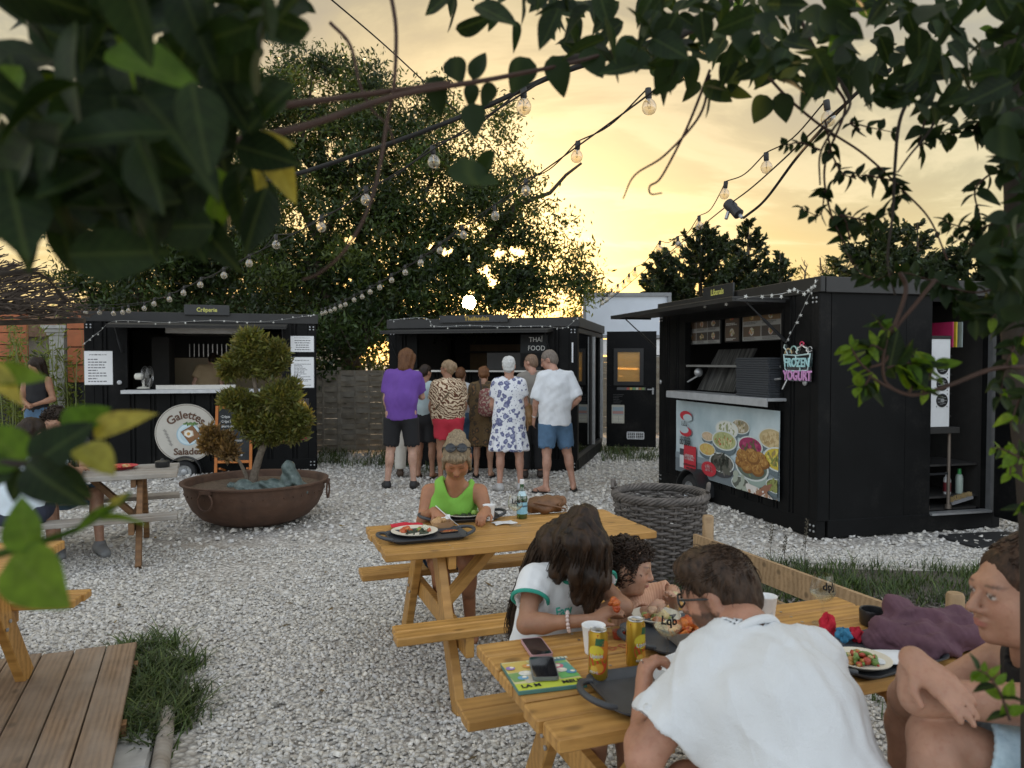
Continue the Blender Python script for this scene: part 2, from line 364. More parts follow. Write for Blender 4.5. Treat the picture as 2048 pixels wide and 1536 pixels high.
MAT['bulbglass'] = glassy('bulb_glass', (.92, .86, .74), .14)
MAT['darkglass'] = glassy('dark_tinted_glass', (.12, .13, .12), .1)
MAT['greenglass'] = glassy('green_bottle_glass', (.05, .42, .17), .12)
MAT['wine'] = glassy('pale_wine', (.985, .975, .90), .03)
# ------------------------------------------------------------------ ground, gravel, beds, grass
def m_gravelground():
 n = NT('gravel_ground'); v = n.coord(rnd=False)
 c1 = n.vor(v, 34, 'Color'); bw = n.n('ShaderNodeRGBToBW'); n.set(bw.inputs[0], c1)
 col = n.ramp(bw.outputs[0], [(.1, (.40, .365, .325)), (.5, (.58, .545, .50)), (.9, (.72, .69, .64))])
 edge = n.ramp(n.vor(v, 34), [(.35, 1.), (.75, .5)])
 col = n.mix(1., col, edge, 'MULTIPLY')
 dust = n.ramp(n.noise(v, .55, 5, .6), [(.5, 0.), (.68, .55)])
 col = n.mix(dust, col, (.30, .25, .20))
 n.bump(n.vor(v, 34), .7, .02); return n.fin(col, .9)
g = MB(); g.grid(lambda a, b: (-300+600*a, -60+660*b, 0.), 30, 30)
ground = kind(g.build('ground', m_gravelground()), 'structure')
RA, RB = Vector((1.25, 5.1, 0)), Vector((2.03, 3.09, 0))            # the low rail line
def east_of_rail(x, y): return (RB.x-RA.x)*(y-RA.y)-(RB.y-RA.y)*(x-RA.x) > 0
DK0, DKX, DKY = Vector((-2.06, 4.08, 0)), Vector((-.92, -.39, 0)).normalized(), Vector((.36, -.93, 0)).normalized()   # deck corner, its two edges
def stones(n, y0, y1, smin, smax, seed, keep):
 r = np.random.default_rng(seed)
 Y = np.sqrt(r.uniform(y0*y0, y1*y1, n)); X = r.uniform(-1, 1, n)*(.74*Y+.35)
 k = keep(X, Y, r); X, Y = X[k], Y[k]; n = len(X)
 a = r.uniform(smin, smax, n)*np.exp(r.normal(0, .18, n)); S = np.stack([a*.55, a*r.uniform(.3, .48, n), a*r.uniform(.16, .34, n)], 1)
 base = np.array([(i, j, q) for q in (-1, 1) for i, j in ((-1, -1), (1, -1), (1, 1), (-1, 1))], float)
 V = base[None]*r.uniform(.55, 1.1, (n, 8, 3))*S[:, None, :]
 tl, tz, tt = r.normal(0, .32, n), r.uniform(0, 6.283, n), r.normal(0, .32, n)
 def rot(V, t, i, j):
  c, s = np.cos(t)[:, None], np.sin(t)[:, None]; A, B = V[:, :, i].copy(), V[:, :, j].copy(); V[:, :, i] = A*c-B*s; V[:, :, j] = A*s+B*c
 rot(V, tl, 1, 2); rot(V, tt, 0, 2); rot(V, tz, 0, 1)
 V[:, :, 0] += X[:, None]; V[:, :, 1] += Y[:, None]; V[:, :, 2] += (S[:, 2]*.5+r.uniform(-.2, 1., n)*.011)[:, None]
 F = np.array([(4, 5, 6, 7), (0, 1, 5, 4), (1, 2, 6, 5), (2, 3, 7, 6), (3, 0, 4, 7)])
 F = (np.arange(n)*8)[:, None, None]+F[None]
 g_ = np.clip(r.normal(.59, .09, n), .25, .8); wm = r.uniform(0, 1, n)
 c = np.stack([g_*(1.03+.03*wm), g_*(1.-.01*wm), g_*(.96-.09*wm)], 1)
 return V.reshape(-1, 3), F.reshape(-1, 4), np.repeat(c, 8, 0)
def in_deck(X, Y):
 dx, dy = X-DK0.x, Y-DK0.y; return ((dx*DKX.x+dy*DKX.y) > -.30*(dy*DKY.y+dx*DKY.x > .1)) & ((dx*DKY.x+dy*DKY.y) > -.02)
def keep(X, Y, r):
 e = (RB.x-RA.x)*(Y-RA.y)-(RB.y-RA.y)*(X-RA.x) > .0
 bed = e & (Y < 6.2-.12*(X-1.5)) & (X > 1.0)
 dust = np.exp(-(((X+2.2)/1.0)**2+((Y-5.9)/.75)**2))*.9+np.exp(-(((X+.55)/.7)**2+((Y-5.8)/.9)**2))*.35+np.exp(-(((X+2.6)/.9)**2+((Y-7.0)/.5)**2))*.5
 return ~bed & ~in_deck(X, Y) & (r.uniform(0, 1, len(X)) > dust)
def m_stone():
 n = NT('crushed_limestone'); v = n.coord(rnd=False); f = n.ramp(n.noise(v, 60, 4), [(.3, .8), (.7, 1.08)])
 return n.fin(n.mix(1., n.attr(), f, 'MULTIPLY'), .85)
Vs, Fs, Cs, off = [], [], [], 0
for a in ((108000, 2.45, 6.6, .011, .024, 3, keep), (27000, 6.6, 14.5, .022, .046, 4, keep)):
 V, F, C = stones(*a); Vs.append(V); Fs.append(F+off); Cs.append(C); off += len(V)
gravel = kind(put('gravel', np_mesh('gravel', np.vstack(Vs), np.vstack(Fs), np.vstack(Cs)), m_stone()), 'stuff')
r_ = np.random.default_rng(77); n_ = 150; Y = np.sqrt(r_.uniform(9, 110, n_)); X = r_.uniform(-.6, .3, n_)*Y; a_ = r_.uniform(0, 6.28, n_); l_ = r_.uniform(.015, .04, n_); d_ = np.stack([np.cos(a_), np.sin(a_), r_.normal(0, .25, n_)], 1)*l_[:, None]; s_ = np.stack([-np.sin(a_), np.cos(a_), r_.normal(0, .3, n_)], 1)*l_[:, None]*.38; o_ = np.stack([X, Y, np.full(n_, .022)], 1); keep_ = ~in_deck(X, Y)
V = np.stack([o_-d_, o_+s_, o_+d_, o_-s_], 1)[keep_]; C = np.repeat(np.array([(.16, .10, .035), (.22, .15, .05), (.10, .07, .03)])[r_.integers(0, 3, len(V))], 4, 0); kind(put('fallen_leaves', np_mesh('fallen_leaves', V.reshape(-1, 3), np.arange(4*len(V)).reshape(-1, 4), C), m_stone()), 'stuff')
def m_bed():
 n = NT('bark_mulch_soil'); v = n.coord(rnd=False); c = n.ramp(n.noise(v, 45, 7, .7), [(.3, (.035, .03, .025)), (.5, (.10, .085, .07)), (.72, (.24, .21, .18))])
 n.bump(n.noise(v, 60, 6), .9, .02); return n.fin(c, .95)
b = MB(); b.poly([(1.3, 6.1, .004), (1.27, 5.1, .004), (2.03, 3.09, .004), (2.9, .9, .004), (7, .9, .004), (7, 5.6, .004), (3, 5.9, .004)][::-1])
kind(b.build('mulch_bed', m_bed()), 'structure')
# wood chips on the bed
def chips(n, seed):
 r = np.random.default_rng(seed); Y = r.uniform(1.2, 5.2, n); X = r.uniform(1.2, 4.6, n)
 k = ((RB.x-RA.x)*(Y-RA.y)-(RB.y-RA.y)*(X-RA.x) > .05); X, Y = X[k], Y[k]; n = len(X)
 l, wd = r.uniform(.012, .04, n), r.uniform(.004, .010, n); a = r.uniform(0, 6.28, n); t = r.normal(0, .35, n)
 dx = np.stack([np.cos(a)*np.cos(t), np.sin(a)*np.cos(t), np.sin(t)], 1)*l[:, None]; dy = np.stack([-np.sin(a), np.cos(a), r.normal(0, .3, n)], 1)*wd[:, None]
 o = np.stack([X, Y, r.uniform(.008, .022, n)], 1); V = np.stack([o-dx-dy, o+dx-dy*.6, o+dx+dy*.7, o-dx+dy], 1)
 g_ = r.uniform(.05, .30, n); C = np.stack([g_*1.05, g_*.95, g_*.86], 1)
 return V.reshape(-1, 3), np.arange(4*n).reshape(-1, 4), np.repeat(C, 4, 0)
V, F, C = chips(16000, 8); kind(put('mulch_chips', np_mesh('mulch_chips', V, F, C), m_stone()), 'stuff')
def leafmat(name, c0, c1, tr=.35, rough=.45, attr=True, tint=(1.5, 1.35, .5)):
 n = NT(name)
 c = n.mix(1., n.attr(), n.ramp(n.noise(n.coord(rnd=False), 3, 3), [(.3, .75), (.7, 1.2)]), 'MULTIPLY') if attr else n.ramp(n.rnd(), [(0., c0), (1., c1)])
 n.fin(c, rough); n.translucent(n.mix(1., c, tint, 'MULTIPLY'), tr); return n.m
MAT['leafy'] = leafmat('tree_leaves', None, None, .38)
MAT['grassm'] = leafmat('grass_blades', None, None, .25, .5, tint=(1.2, 1.3, .6))
def blades(pts, h, wd, lean, cols, seed, flat=0.):
 r = np.random.default_rng(seed); p = np.asarray(pts, float); n = len(p); a = r.uniform(0, 6.28, n); hh = h*r.uniform(.5, 1.25, n); ln = lean*r.uniform(.2, 1.3, n)*hh
 d = np.stack([np.cos(a), np.sin(a), np.zeros(n)], 1); s = np.stack([-np.sin(a), np.cos(a), np.zeros(n)], 1)*wd*r.uniform(.6, 1.3, n)[:, None]
 up = np.array([0, 0, 1.]); rows = []
 for t, wk in ((0, 1.), (.4, .95), (.75, .65), (1., .06)):
  c = p+d*(ln*t**1.7)[:, None]+up*(hh*(t-flat*t*t*.55))[:, None]; rows += [c-s*wk, c+s*wk]
 V = np.stack(rows, 1); F = np.array([(0, 1, 3, 2), (2, 3, 5, 4), (4, 5, 7, 6)])
 F = (np.arange(n)*8)[:, None, None]+F[None]; c = np.asarray(cols)[r.integers(0, len(cols), n)]*r.uniform(.7, 1.25, (n, 1))
 return V.reshape(-1, 3), F.reshape(-1, 4), np.repeat(c, 8, 0)
def scatter_clumps(cent, n, s, seed):
 r = np.random.default_rng(seed); out = []
 for x, y, k in cent:
  q = r.normal(0, s, (int(n*k), 2)); out.append(np.stack([x+q[:, 0], y+q[:, 1], np.zeros(len(q))], 1))
 return np.vstack(out)
GC = [(.05, .085, .02), (.065, .11, .025), (.095, .13, .03), (.035, .06, .018)]
c_ = []
for i in range(46):
 t = i/45; q = G(300+random.uniform(-75, 75), 1300+190*t+random.uniform(-10, 10)); q += Vector((.06-.05*t, 0, 0)); c_.append((q.x, q.y, 1))
V, F, C = blades(scatter_clumps(c_, 58, .042, 2), .125, .0042, 1.15, GC, 5, .5)
kind(put('grass', np_mesh('grass', V, F, C), MAT['grassm']), 'stuff')
r_ = np.random.default_rng(21); c_ = []
for _ in range(900):
 Y = r_.uniform(4.0, 6.3); X = r_.uniform(1.2, 4.8); a = Y-(6.15-.1*(X-1.5))
 e = (RB.x-RA.x)*(Y-RA.y)-(RB.y-RA.y)*(X-RA.x)
 if e > 0 and a < 0 and (a > -1.0 or e < .55) and r_.uniform() < .85: c_.append((X, Y, r_.uniform(.5, 1.3)))
for _ in range(90):
 t = r_.uniform(0, 1); c_.append((RA.x+(RB.x-RA.x)*t*1.5+.12+r_.normal(0, .12), RA.y+(RB.y-RA.y)*t*1.5, r_.uniform(.4, 1)))
V, F, C = blades(scatter_clumps(c_, 22, .06, 9), .10, .0034, .9, GC, 6, .3)
kind(put('grass', np_mesh('grass', V, F, C), MAT['grassm']), 'stuff')
c_ = [(G(u, v).x, G(u, v).y, 1) for u, v in [(random.uniform(1215, 1310), random.uniform(898, 922)) for _ in range(34)]+[(random.uniform(632, 800), random.uniform(905, 935)) for _ in range(30)]+[(random.uniform(840, 900), random.uniform(940, 946)) for _ in range(3)]]
V, F, C = blades(scatter_clumps(c_, 22, .10, 19), .16, .006, .9, GC+[(.12, .12, .05)], 16, .2)
kind(put('grass', np_mesh('grass', V, F, C), MAT['grassm']), 'stuff')
# a few dry weed stalks by the stall on the right
for k, (u, v, h) in enumerate(((1540, 1120, .30), (1608, 1145, .42), (1567, 1135, .25))):
 q = G(u, v); t = MB(); t.tube([q, q+Vector((.01, 0, h*.6)), q+Vector((.03, 0, h))], [.003, .0025, .001], 4)
 for i in range(26):
  z = h*(.45+.55*i/26); a = i*2.4; t.poly([q+Vector((.02*i/26, 0, z)), q+Vector((.02*i/26+.018*math.cos(a), .018*math.sin(a), z+.012)), q+Vector((.02*i/26+.008*math.cos(a+.5), .008*math.sin(a+.5), z+.022))])
 o = t.build('weed', simple('dry_weed', (.10, .085, .06), .9)); tag(o, ('short dry weed stalk growing in front of the falafel banner', 'tall feathery weed stalk growing at the corner of the right black stall', 'smallest dry weed stalk between the two taller ones at the right stall')[k], 'weed')
# ------------------------------------------------------------------ trees
def crown_mesh(name, lobes, per, leaf, cols, seed, clump=.32, droop=.5, gap=None, wide=.32):
 r = np.random.default_rng(seed); Ps, Cs = [], []
 for (c, rad, dens) in lobes:
  rad = np.array(rad if isinstance(rad, (tuple, list)) else (rad, rad, rad)); m = max(3, int(dens*22*float(rad.prod()**(1/3))**2/ (clump/.32)**2))
  d = r.normal(0, 1, (m, 3)); d /= np.linalg.norm(d, axis=1)[:, None]; cc = np.array(c)+d*(r.uniform(.15, 1, m)**.45)[:, None]*rad
  tone = np.asarray(cols)[r.integers(0, len(cols), m)]*r.uniform(.6, 1.35, (m, 1))
  q = cc[:, None, :]+r.normal(0, clump*.5, (m, per, 3))*np.array([1, 1, .75]); Ps.append(q.reshape(-1, 3)); Cs.append(np.repeat(tone, per, 0))
 p = np.vstack(Ps); c = np.vstack(Cs)
 if gap is not None:
  for d, rr in gap:
   o = p-np.array([0, 0, CAM_H]); k = np.linalg.norm(np.cross(o, np.array(d)), axis=1) > rr*(1 if rr == .135 else r.uniform(.2, 1.25, len(p))); p, c = p[k], c[k]
 n = len(p); a = r.normal(0, 1, (n, 3)); a[:, 2] -= droop; a /= np.linalg.norm(a, axis=1)[:, None]
 b = np.cross(a, r.normal(0, 1, (n, 3))); b /= np.linalg.norm(b, axis=1)[:, None]
 s = leaf*r.uniform(.6, 1.35, n)[:, None]; V = np.stack([p-a*s*.5, p+b*s*wide*.5, p+a*s*.5, p-b*s*wide*.5], 1)
 c = c*r.uniform(.75, 1.25, (n, 1))
 return np_mesh(name, V.reshape(-1, 3), np.arange(4*n).reshape(-1, 4), np.repeat(c, 4, 0))
MAT['bark'] = simple('grey_brown_bark', (.075, .058, .042), .95, var=.4, nscale=20, bump=.6)
def branchy(mb, a, b, r0, depth, seed, bend=.18):
 rr = random.Random(seed); a, b = Vector(a), Vector(b); l = (b-a).length; pts = []
 for i in range(6):
  t = i/5; pts.append(a.lerp(b, t)+Vector((rr.uniform(-1, 1), rr.uniform(-1, 1), rr.uniform(-.4, .8)))*l*bend*math.sin(math.pi*t)*.5)
 mb.tube(pts, [r0*(1-.65*i/5) for i in range(6)], 7)
 if depth:
  for k in range(3+depth):
   t = rr.uniform(.35, .98); p = pts[0].lerp(pts[-1], t) if False else pts[min(5, int(t*5))]
   d = (b-a).normalized(); q = (d+Vector((rr.uniform(-1, 1), rr.uniform(-1, 1), rr.uniform(-.2, .9)))*.8).normalized()
   branchy(mb, p, p+q*l*rr.uniform(.3, .55), r0*.42, depth-1, seed*7+k+1)
def tree(name, label, base, trunk_r, targets, lobes, per, leaf, cols, seed, group=None, gap=None, clump=.32, droop=.5, depth=1, mat='leafy', wide=.32):
 t = thing(name, label, 'tree', base, group=group); T = TM[t.name].inverted(); mb = MB(); base = Vector(base)
 fork = base+Vector((0, 0, targets[0]))
 mb.tube([base, base.lerp(fork, .5)+Vector((.05, 0, 0)), fork], [trunk_r*1.15, trunk_r*.95, trunk_r*.85], 10)
 for i, q in enumerate(targets[1:]): branchy(mb, fork, q, trunk_r*.55, depth, seed+i*13)
 mb.build('trunk', MAT['bark'], t, True, 60)
 me = crown_mesh('crown', lobes, per, leaf, cols, seed, clump, droop, gap, wide); me.transform(T); put('crown', me, MAT[mat], t); return t
sun_ray = tuple(SUN)
def offray(u, v): d = ray(u, v).normalized(); return tuple(d)
AC = [(.042, .07, .013), (.03, .055, .013), (.06, .085, .016), (.022, .042, .011)]
def LB(u, v, Y, r, d=1.): return (P(u, v, Y), r, d)
lob = [LB(600, 190, 15, 1.05, 1.2), LB(545, 260, 15.2, 1.1, 1.2), LB(700, 215, 15, 1.0, 1.1), LB(640, 320, 15, 1.7, 1.15), LB(760, 300, 15.3, 1.4, 1.2), LB(860, 290, 15, 1.15, .85), LB(945, 330, 15, 1.05, .8),
    LB(770, 420, 14.7, 1.5, .9), LB(900, 420, 15.2, 1.4, .75), LB(1010, 400, 14.8, 1.0, .8), LB(1065, 450, 14.6, .8, .8), LB(650, 450, 15.5, 1.6, .9), LB(560, 420, 15, 1.3, .9), LB(560, 540, 15, 1.2, .9),
    LB(660, 580, 15.5, 1.2, .9), LB(760, 550, 15.2, 1.3, .7), LB(860, 560, 15, 1.1, .8), LB(985, 545, 14.7, 1.0, .9), LB(1075, 545, 14.6, .85, .85), LB(1130, 555, 14.6, .5, .7), LB(960, 470, 15, .9, .8), LB(1040, 600, 14.8, .65, .8), LB(880, 610, 14.6, .7, .8),
    LB(640, 540, 15.3, 1.2, 1.1), LB(740, 490, 14.4, 1.1, 1.2), LB(820, 480, 14.3, .9, 1.1), LB(700, 610, 14.8, 1., 1.2), LB(560, 600, 15, .9, 1.1), LB(900, 480, 14.3, .8, 1.), LB(840, 610, 14.4, .8, 1.2), LB(780, 600, 14.4, .9, 1.2), LB(938, 595, 14.4, .75, 2.2), LB(900, 560, 14.3, .5, 1.6), LB(985, 590, 14.3, .5, 1.6), LB(1000, 560, 14.4, .7, 1.2), LB(1110, 480, 14.6, .6, .8), LB(1150, 570, 14.6, .42, .8), LB(1090, 600, 14.7, .6, .8), LB(820, 240, 15, 1.1, .7), LB(1050, 380, 14.8, .7, .7), LB(700, 130, 15.2, .5, .6), LB(500, 330, 15.3, 1.2, .8), LB(580, 120, 15, .55, .6), LB(650, 130, 15, .55, .6), LB(1000, 275, 15, .55, .6)]
gaps = [(sun_ray, .135)]+[(offray(u+random.uniform(-14, 14), v+random.uniform(-12, 12)), random.uniform(.05, .13)) for u, v in ((985, 560), (870, 500), (890, 505), (720, 350), (705, 330), (700, 480), (960, 540), (735, 500), (810, 520), (925, 515), (1010, 510), (1045, 515), (670, 300), (600, 330), (690, 560), (1035, 505)) for _ in range(3)]
tree('ash_tree', 'tall broad ash tree with a feathery crown, the low sun shining through it', P(700, 905, 15.2)*1.0, .28, [1.9, P(560, 300, 15), P(640, 220, 15.2), P(780, 330, 15.2), P(920, 400, 15), P(1030, 430, 14.8), P(560, 520, 15.2), P(850, 480, 15.0)], lob, 215, .11, AC, 31, gap=gaps, depth=1, clump=.40)
lob = [LB(330, 470, 16.5, 1.7), LB(240, 540, 16.5, 1.4), LB(420, 480, 17, 1.6), LB(470, 560, 16.5, 1.4), LB(350, 580, 16, 1.3), LB(230, 600, 16, .8), LB(300, 390, 17, 1.4), LB(420, 380, 17, 1.3), LB(520, 600, 16.5, 1.)]
tree('leafy_tree', 'dark leafy tree rising behind the crêperie stall, left of the tall ash', P(380, 880, 16.8), .22, [2.2, P(300, 420, 17), P(420, 440, 17), P(240, 560, 16.6), P(470, 550, 16.6)], lob, 150, .14, [(.035, .06, .016), (.05, .085, .02), (.028, .05, .016)], 57, depth=1, clump=.36)
lob = [LB(690, 690, 13.8, (.75, .6, .7)), LB(650, 640, 14, (.7, .6, .6)), LB(745, 655, 14, (.6, .5, .6)), LB(640, 730, 14, .5)]
tree('shrub', 'dark evergreen shrub bulging over the woven fence between the two stalls', P(680, 900, 14), .08, [.9, P(660, 660, 14), P(740, 670, 14)], lob, 120, .13, [(.03, .055, .018), (.045, .075, .02)], 77)
lob = [LB(1190, 590, 19, .5, .9), LB(1165, 610, 19, .5, .9), LB(1200, 620, 19.5, .45, .9)]
tree('young_tree', 'small yellow green tree top between the ash and the white billboard', P(1180, 860, 19.5), .07, [2.5, P(1190, 600, 19.3), P(1165, 610, 19.3)], lob, 90, .13, [(.11, .13, .03), (.08, .10, .025)], 91)
def conifer(label, u, vtop, Y, wpx, seed, dens=1., name='pine_tree', wisp=0.):
 rr = np.random.default_rng(seed); top = P(u, vtop, Y); base = Vector((top.x, top.y, 0)); h = top.z; W = wpx/2/1500*Y
 t = thing(name, label, 'tree', base, group='conifers behind the stall on the right')
 mb = MB(); mb.tube([(0, 0, 0), (.03, 0, h*.6), (0, 0, h)], [.14, .07, .012], 7); Pn, An, Tn = [], [], []
 z = h*.18; 
 while z < h*.985:
  f = 1-(z/h); L_ = W*min(1, f*2.6+.10)*rr.uniform(.7, 1.2); a = rr.uniform(0, 6.28); up = .25+.5*(z/h)
  d = np.array([math.cos(a), math.sin(a), up]); mid = np.array([math.cos(a)*L_*.55, math.sin(a)*L_*.55, z-L_*.03]); end = np.array([math.cos(a)*L_, math.sin(a)*L_, z+L_*up])
  s = np.array([0, 0, z]); mb.tube([s, mid, end], [.018, .012, .004], 4, False); tone = rr.uniform(.6, 1.35)
  m = max(4, int(15*dens*L_/.5))
  for _ in range(m):
   q = rr.uniform(.18, 1.02); p = (1-q)**2*s+2*q*(1-q)*mid+q*q*end
   k = 9; dd = d+rr.normal(0, .55, 3); dd /= np.linalg.norm(dd); ln = L_*(.10+.16*(1-q))+.10
   pp = p+np.outer(rr.uniform(0, 1, k), dd*ln)+rr.normal(0, .018, (k, 3)); Pn.append(pp); An.append(dd+rr.normal(0, .4, (k, 3))); Tn += [tone]*k
  z += h*.0085/dens*rr.uniform(.6, 1.4)
 p = np.vstack(Pn); a = np.vstack(An); a /= np.linalg.norm(a, axis=1)[:, None]; n = len(p); b = np.cross(a, rr.normal(0, 1, (n, 3))); b /= np.linalg.norm(b, axis=1)[:, None]
 s = .15*rr.uniform(.6, 1.3, n)[:, None]; V = np.stack([p-a*s*.5, p+b*s*.22, p+a*s*.5, p-b*s*.22], 1)
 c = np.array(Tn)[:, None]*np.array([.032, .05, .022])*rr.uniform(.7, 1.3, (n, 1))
 mb.build('trunk', MAT['bark'], t, False, 60)
 put('crown', np_mesh('crown', V.reshape(-1, 3), np.arange(4*n).reshape(-1, 4), np.repeat(c, 4, 0)), MAT['leafy'], t); return t
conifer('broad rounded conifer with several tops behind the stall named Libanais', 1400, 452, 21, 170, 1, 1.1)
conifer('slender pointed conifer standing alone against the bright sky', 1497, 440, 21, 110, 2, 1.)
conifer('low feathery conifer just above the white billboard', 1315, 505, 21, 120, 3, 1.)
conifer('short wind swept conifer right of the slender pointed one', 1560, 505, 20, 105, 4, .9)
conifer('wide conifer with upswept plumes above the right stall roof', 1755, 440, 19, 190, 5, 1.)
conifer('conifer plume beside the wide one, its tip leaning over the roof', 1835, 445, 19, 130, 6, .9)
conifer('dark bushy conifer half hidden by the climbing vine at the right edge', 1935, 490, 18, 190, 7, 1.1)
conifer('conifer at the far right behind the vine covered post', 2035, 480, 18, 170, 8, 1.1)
lob = [LB(1640, 555, 24, .7, .35), LB(1600, 540, 24, .5, .3), LB(1680, 545, 24, .6, .3)]
tree('bare_tree', 'thin sparse tree with pale open twigs behind the right stall', P(1640, 840, 24), .1, [3.5, P(1600, 530, 24), P(1640, 515, 24), P(1690, 530, 24)], lob, 30, .12, [(.12, .12, .05)], 93, depth=2)
# hedge that closes the view behind the fence
lob = [((x, 19+.8*math.sin(x*1.7), 1.1), (1.2, .8, 1.3), .8) for x in np.arange(-15, 2, 1.15)]
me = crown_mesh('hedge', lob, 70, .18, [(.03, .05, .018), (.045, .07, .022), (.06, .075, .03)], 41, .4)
tag(put('hedge', me, MAT['leafy']), 'long dark hedge closing the view behind the woven fence', 'hedge')
lob = [((x, 19.5+.5*math.sin(x*1.3), 1.0), (1.2, .8, 1.2), .8) for x in np.arange(4.2, 16, 1.2)]
me = crown_mesh('hedge', lob, 70, .18, [(.03, .05, .018), (.045, .07, .022)], 43, .4)
tag(put('hedge', me, MAT['leafy']), 'dark hedge hidden behind the right black stall', 'hedge')
# bamboo beside the crêperie
t = thing('bamboo', 'bright green bamboo clump growing left of the crêperie stall', 'plant', P(90, 880, 12.4))
rr = np.random.default_rng(5); mb = MB(); Vv = []
for i in range(60):
 x, y = rr.uniform(-1.15, .72), rr.uniform(-.25, .5); h = rr.uniform(1.0, 2.3); lx, ly = rr.normal(0, .16), rr.normal(0, .12)
 mb.tube([(x, y, 0), (x+lx*.3, y+ly*.3, h*.6), (x+lx, y+ly, h)], [.010, .008, .002], 4, False)
 for k in range(46):
  q = rr.uniform(.2, 1); p = np.array([x+lx*q*q, y+ly*q*q, h*q]); a = rr.normal(0, 1, 3)+np.array([0, 0, -.5]); a /= np.linalg.norm(a); b_ = np.cross(a, rr.normal(0, 1, 3)); b_ /= np.linalg.norm(b_)
  l = rr.uniform(.08, .17); p = p+a*.05; Vv += [p, p+a*l*.4+b_*.013, p+a*l, p+a*l*.4-b_*.013]
mb.build('stem', simple('bamboo_cane', (.16, .19, .05), .5), t, False, 60)
n = len(Vv)//4; c = np.array([.13, .19, .035])*rr.uniform(.5, 1.4, (n, 1))+np.outer(rr.uniform(0, .06, n), [1, .4, 0])
put('foliage', np_mesh('foliage', np.array(Vv), np.arange(4*n).reshape(-1, 4), np.repeat(c, 4, 0)), MAT['leafy'], t)
# ------------------------------------------------------------------ fence, walls, billboard, house, thatch
def fence(label, a, b, h, npan, nslat, post_i=None):
 a, b = Vector(a), Vector(b); d = (b-a); L_ = d.length; d.normalize(); n = Vector((-d.y, d.x, 0))
 t = thing('woven_fence', label, 'fence', a, math.atan2(d.y, d.x)); pw = L_/npan; slat = None
 for i in range(npan+1):
  m = MB(); m.box((i*pw, .02, h*.51), (.07, .07, h*1.02), bev=.006); m.build('post', MAT['fencewood'], t)
 for i in range(npan):
  for k in range(nslat):
   z = .05+(h-.07)*(k+.5)/nslat; m = MB(); s0 = 1 if k % 2 else -1; hh = (h-.07)/nslat
   f = lambda u_, v_: (i*pw+.036+(pw-.072)*u_, s0*.013*math.sin(u_*math.pi*4)+.004*(1 if v_ > .5 else -1)*0+(.004 if v_ > .5 else -.004)*s0, z+hh*(v_-.5)*1.02)
   if slat is None or True:
    nu = 12; vs = []; 
    for q in range(nu+1):
     for (zz_, yy_) in ((-.5, -.004), (.5, -.004), (.5, .004), (-.5, .004)):
      vs.append((i*pw+.036+(pw-.072)*q/nu, s0*.013*math.sin(q/nu*math.pi*4)+yy_+.003*s0*zz_, z+hh*zz_*.97+random.uniform(-.002, .002)))
    fs = [(q*4+e, (q+1)*4+e, (q+1)*4+(e+1) % 4, q*4+(e+1) % 4) for q in range(nu) for e in range(4)]
    m.add(vs, fs)
   m.build('slat', MAT['fencewood'], t, False, 40)
  for q in (.25, .5, .75):
   m = MB(); m.box((i*pw+.036+(pw-.072)*q, -.02, h*.5), (.03, .012, h*.96)); m.build('batten', MAT['fencewood'], t)
 return t
fence('weathered woven slat fence between the crêperie and the middle stall', G(560, 906.5)*1.0, G(798, 906), 1.53, 2, 15)
fence('far woven slat fence glimpsed behind the open door of the middle stall', (1.2, 17.0, 0), (4.4, 17.0, 0), 1.80, 2, 14)
t = thing('billboard', 'large blank white billboard in a grey frame behind the middle stall', 'billboard', (2.62, 17.2, 0))
m = MB(); m.box((0, 0, 2.72), (1.86, .05, .93)); m.build('board', simple('pale_billboard_face', (.62, .67, .74), .6, var=.04, nscale=3), t)
gf = simple('grey_billboard_frame', (.22, .23, .24), .5)
for z in (3.2, 2.24): m = MB(); m.box((0, -.03, z), (2.02, .1, .08)); m.build('frame_rail', gf, t)
for x in (-.97, .97): m = MB(); m.box((x, -.03, 2.72), (.08, .1, .87)); m.build('frame_side', gf, t)
for x in (-.7, .7): m = MB(); m.box((x, .1, .9), (.12, .12, 1.8)); m.build('post', MAT['alu'], t)
m = MB(); m.box((0, -.0, 2.0), (1.95, .04, .36)); m.build('lower_panel', MAT['white'], t)
# grey retaining wall, pillar and orange panels on the far left
o = MB().box((-8.2, 13.4, .7), (4.4, .2, 1.4)).build('garden_wall', simple('grey_render', (.16, .155, .15), .9, var=.25, nscale=5, bump=.3)); tag(o, 'low grey garden wall behind the bamboo', 'wall')
q = P(122, 700, 12.8); t = thing('pillar', 'pale rendered pillar with a moulded cap beside the orange panels', 'pillar', (q.x, q.y, 0))
m = MB(); m.box((0, 0, 1.06), (.25, .25, 2.12)); m.build('shaft', MAT['concrete'], t)
m = MB()
for z, s in ((2.14, .30), (2.19, .36), (2.25, .42)): m.box((0, 0, z), (s, s, .055))
m.build('cap', MAT['concrete'], t)
t = thing('panel_screen', 'orange brown slatted panel screen at the left edge behind the bamboo', 'screen', P(10, 700, 13.2)*1.0)
for k in range(5): m = MB(); m.box((-.15, 0, -.42+.21*k+.2), (1.1, .05, .195)); m.build('panel', MAT['orangepanel'], t)
m = MB(); m.box((-.15, .06, -.6), (.9, .05, 2.6)); m.build('frame', MAT['rubber'], t)
t = thing('panel_screen', 'orange brown panel screen right against the crêperie corner', 'screen', P(158, 700, 12.6)*1.0)
for k in range(4): m = MB(); m.box((0, 0, -.40+.30*k), (.36, .05, .28)); m.build('panel', MAT['orangepanel'], t)
m = MB(); m.box((0, .06, -.45), (.3, .05, 2.0)); m.build('frame', MAT['rubber'], t)
t = thing('house', 'distant house with a low clay tile roof behind the crêperie', 'house', (-11.2, 29, 0))
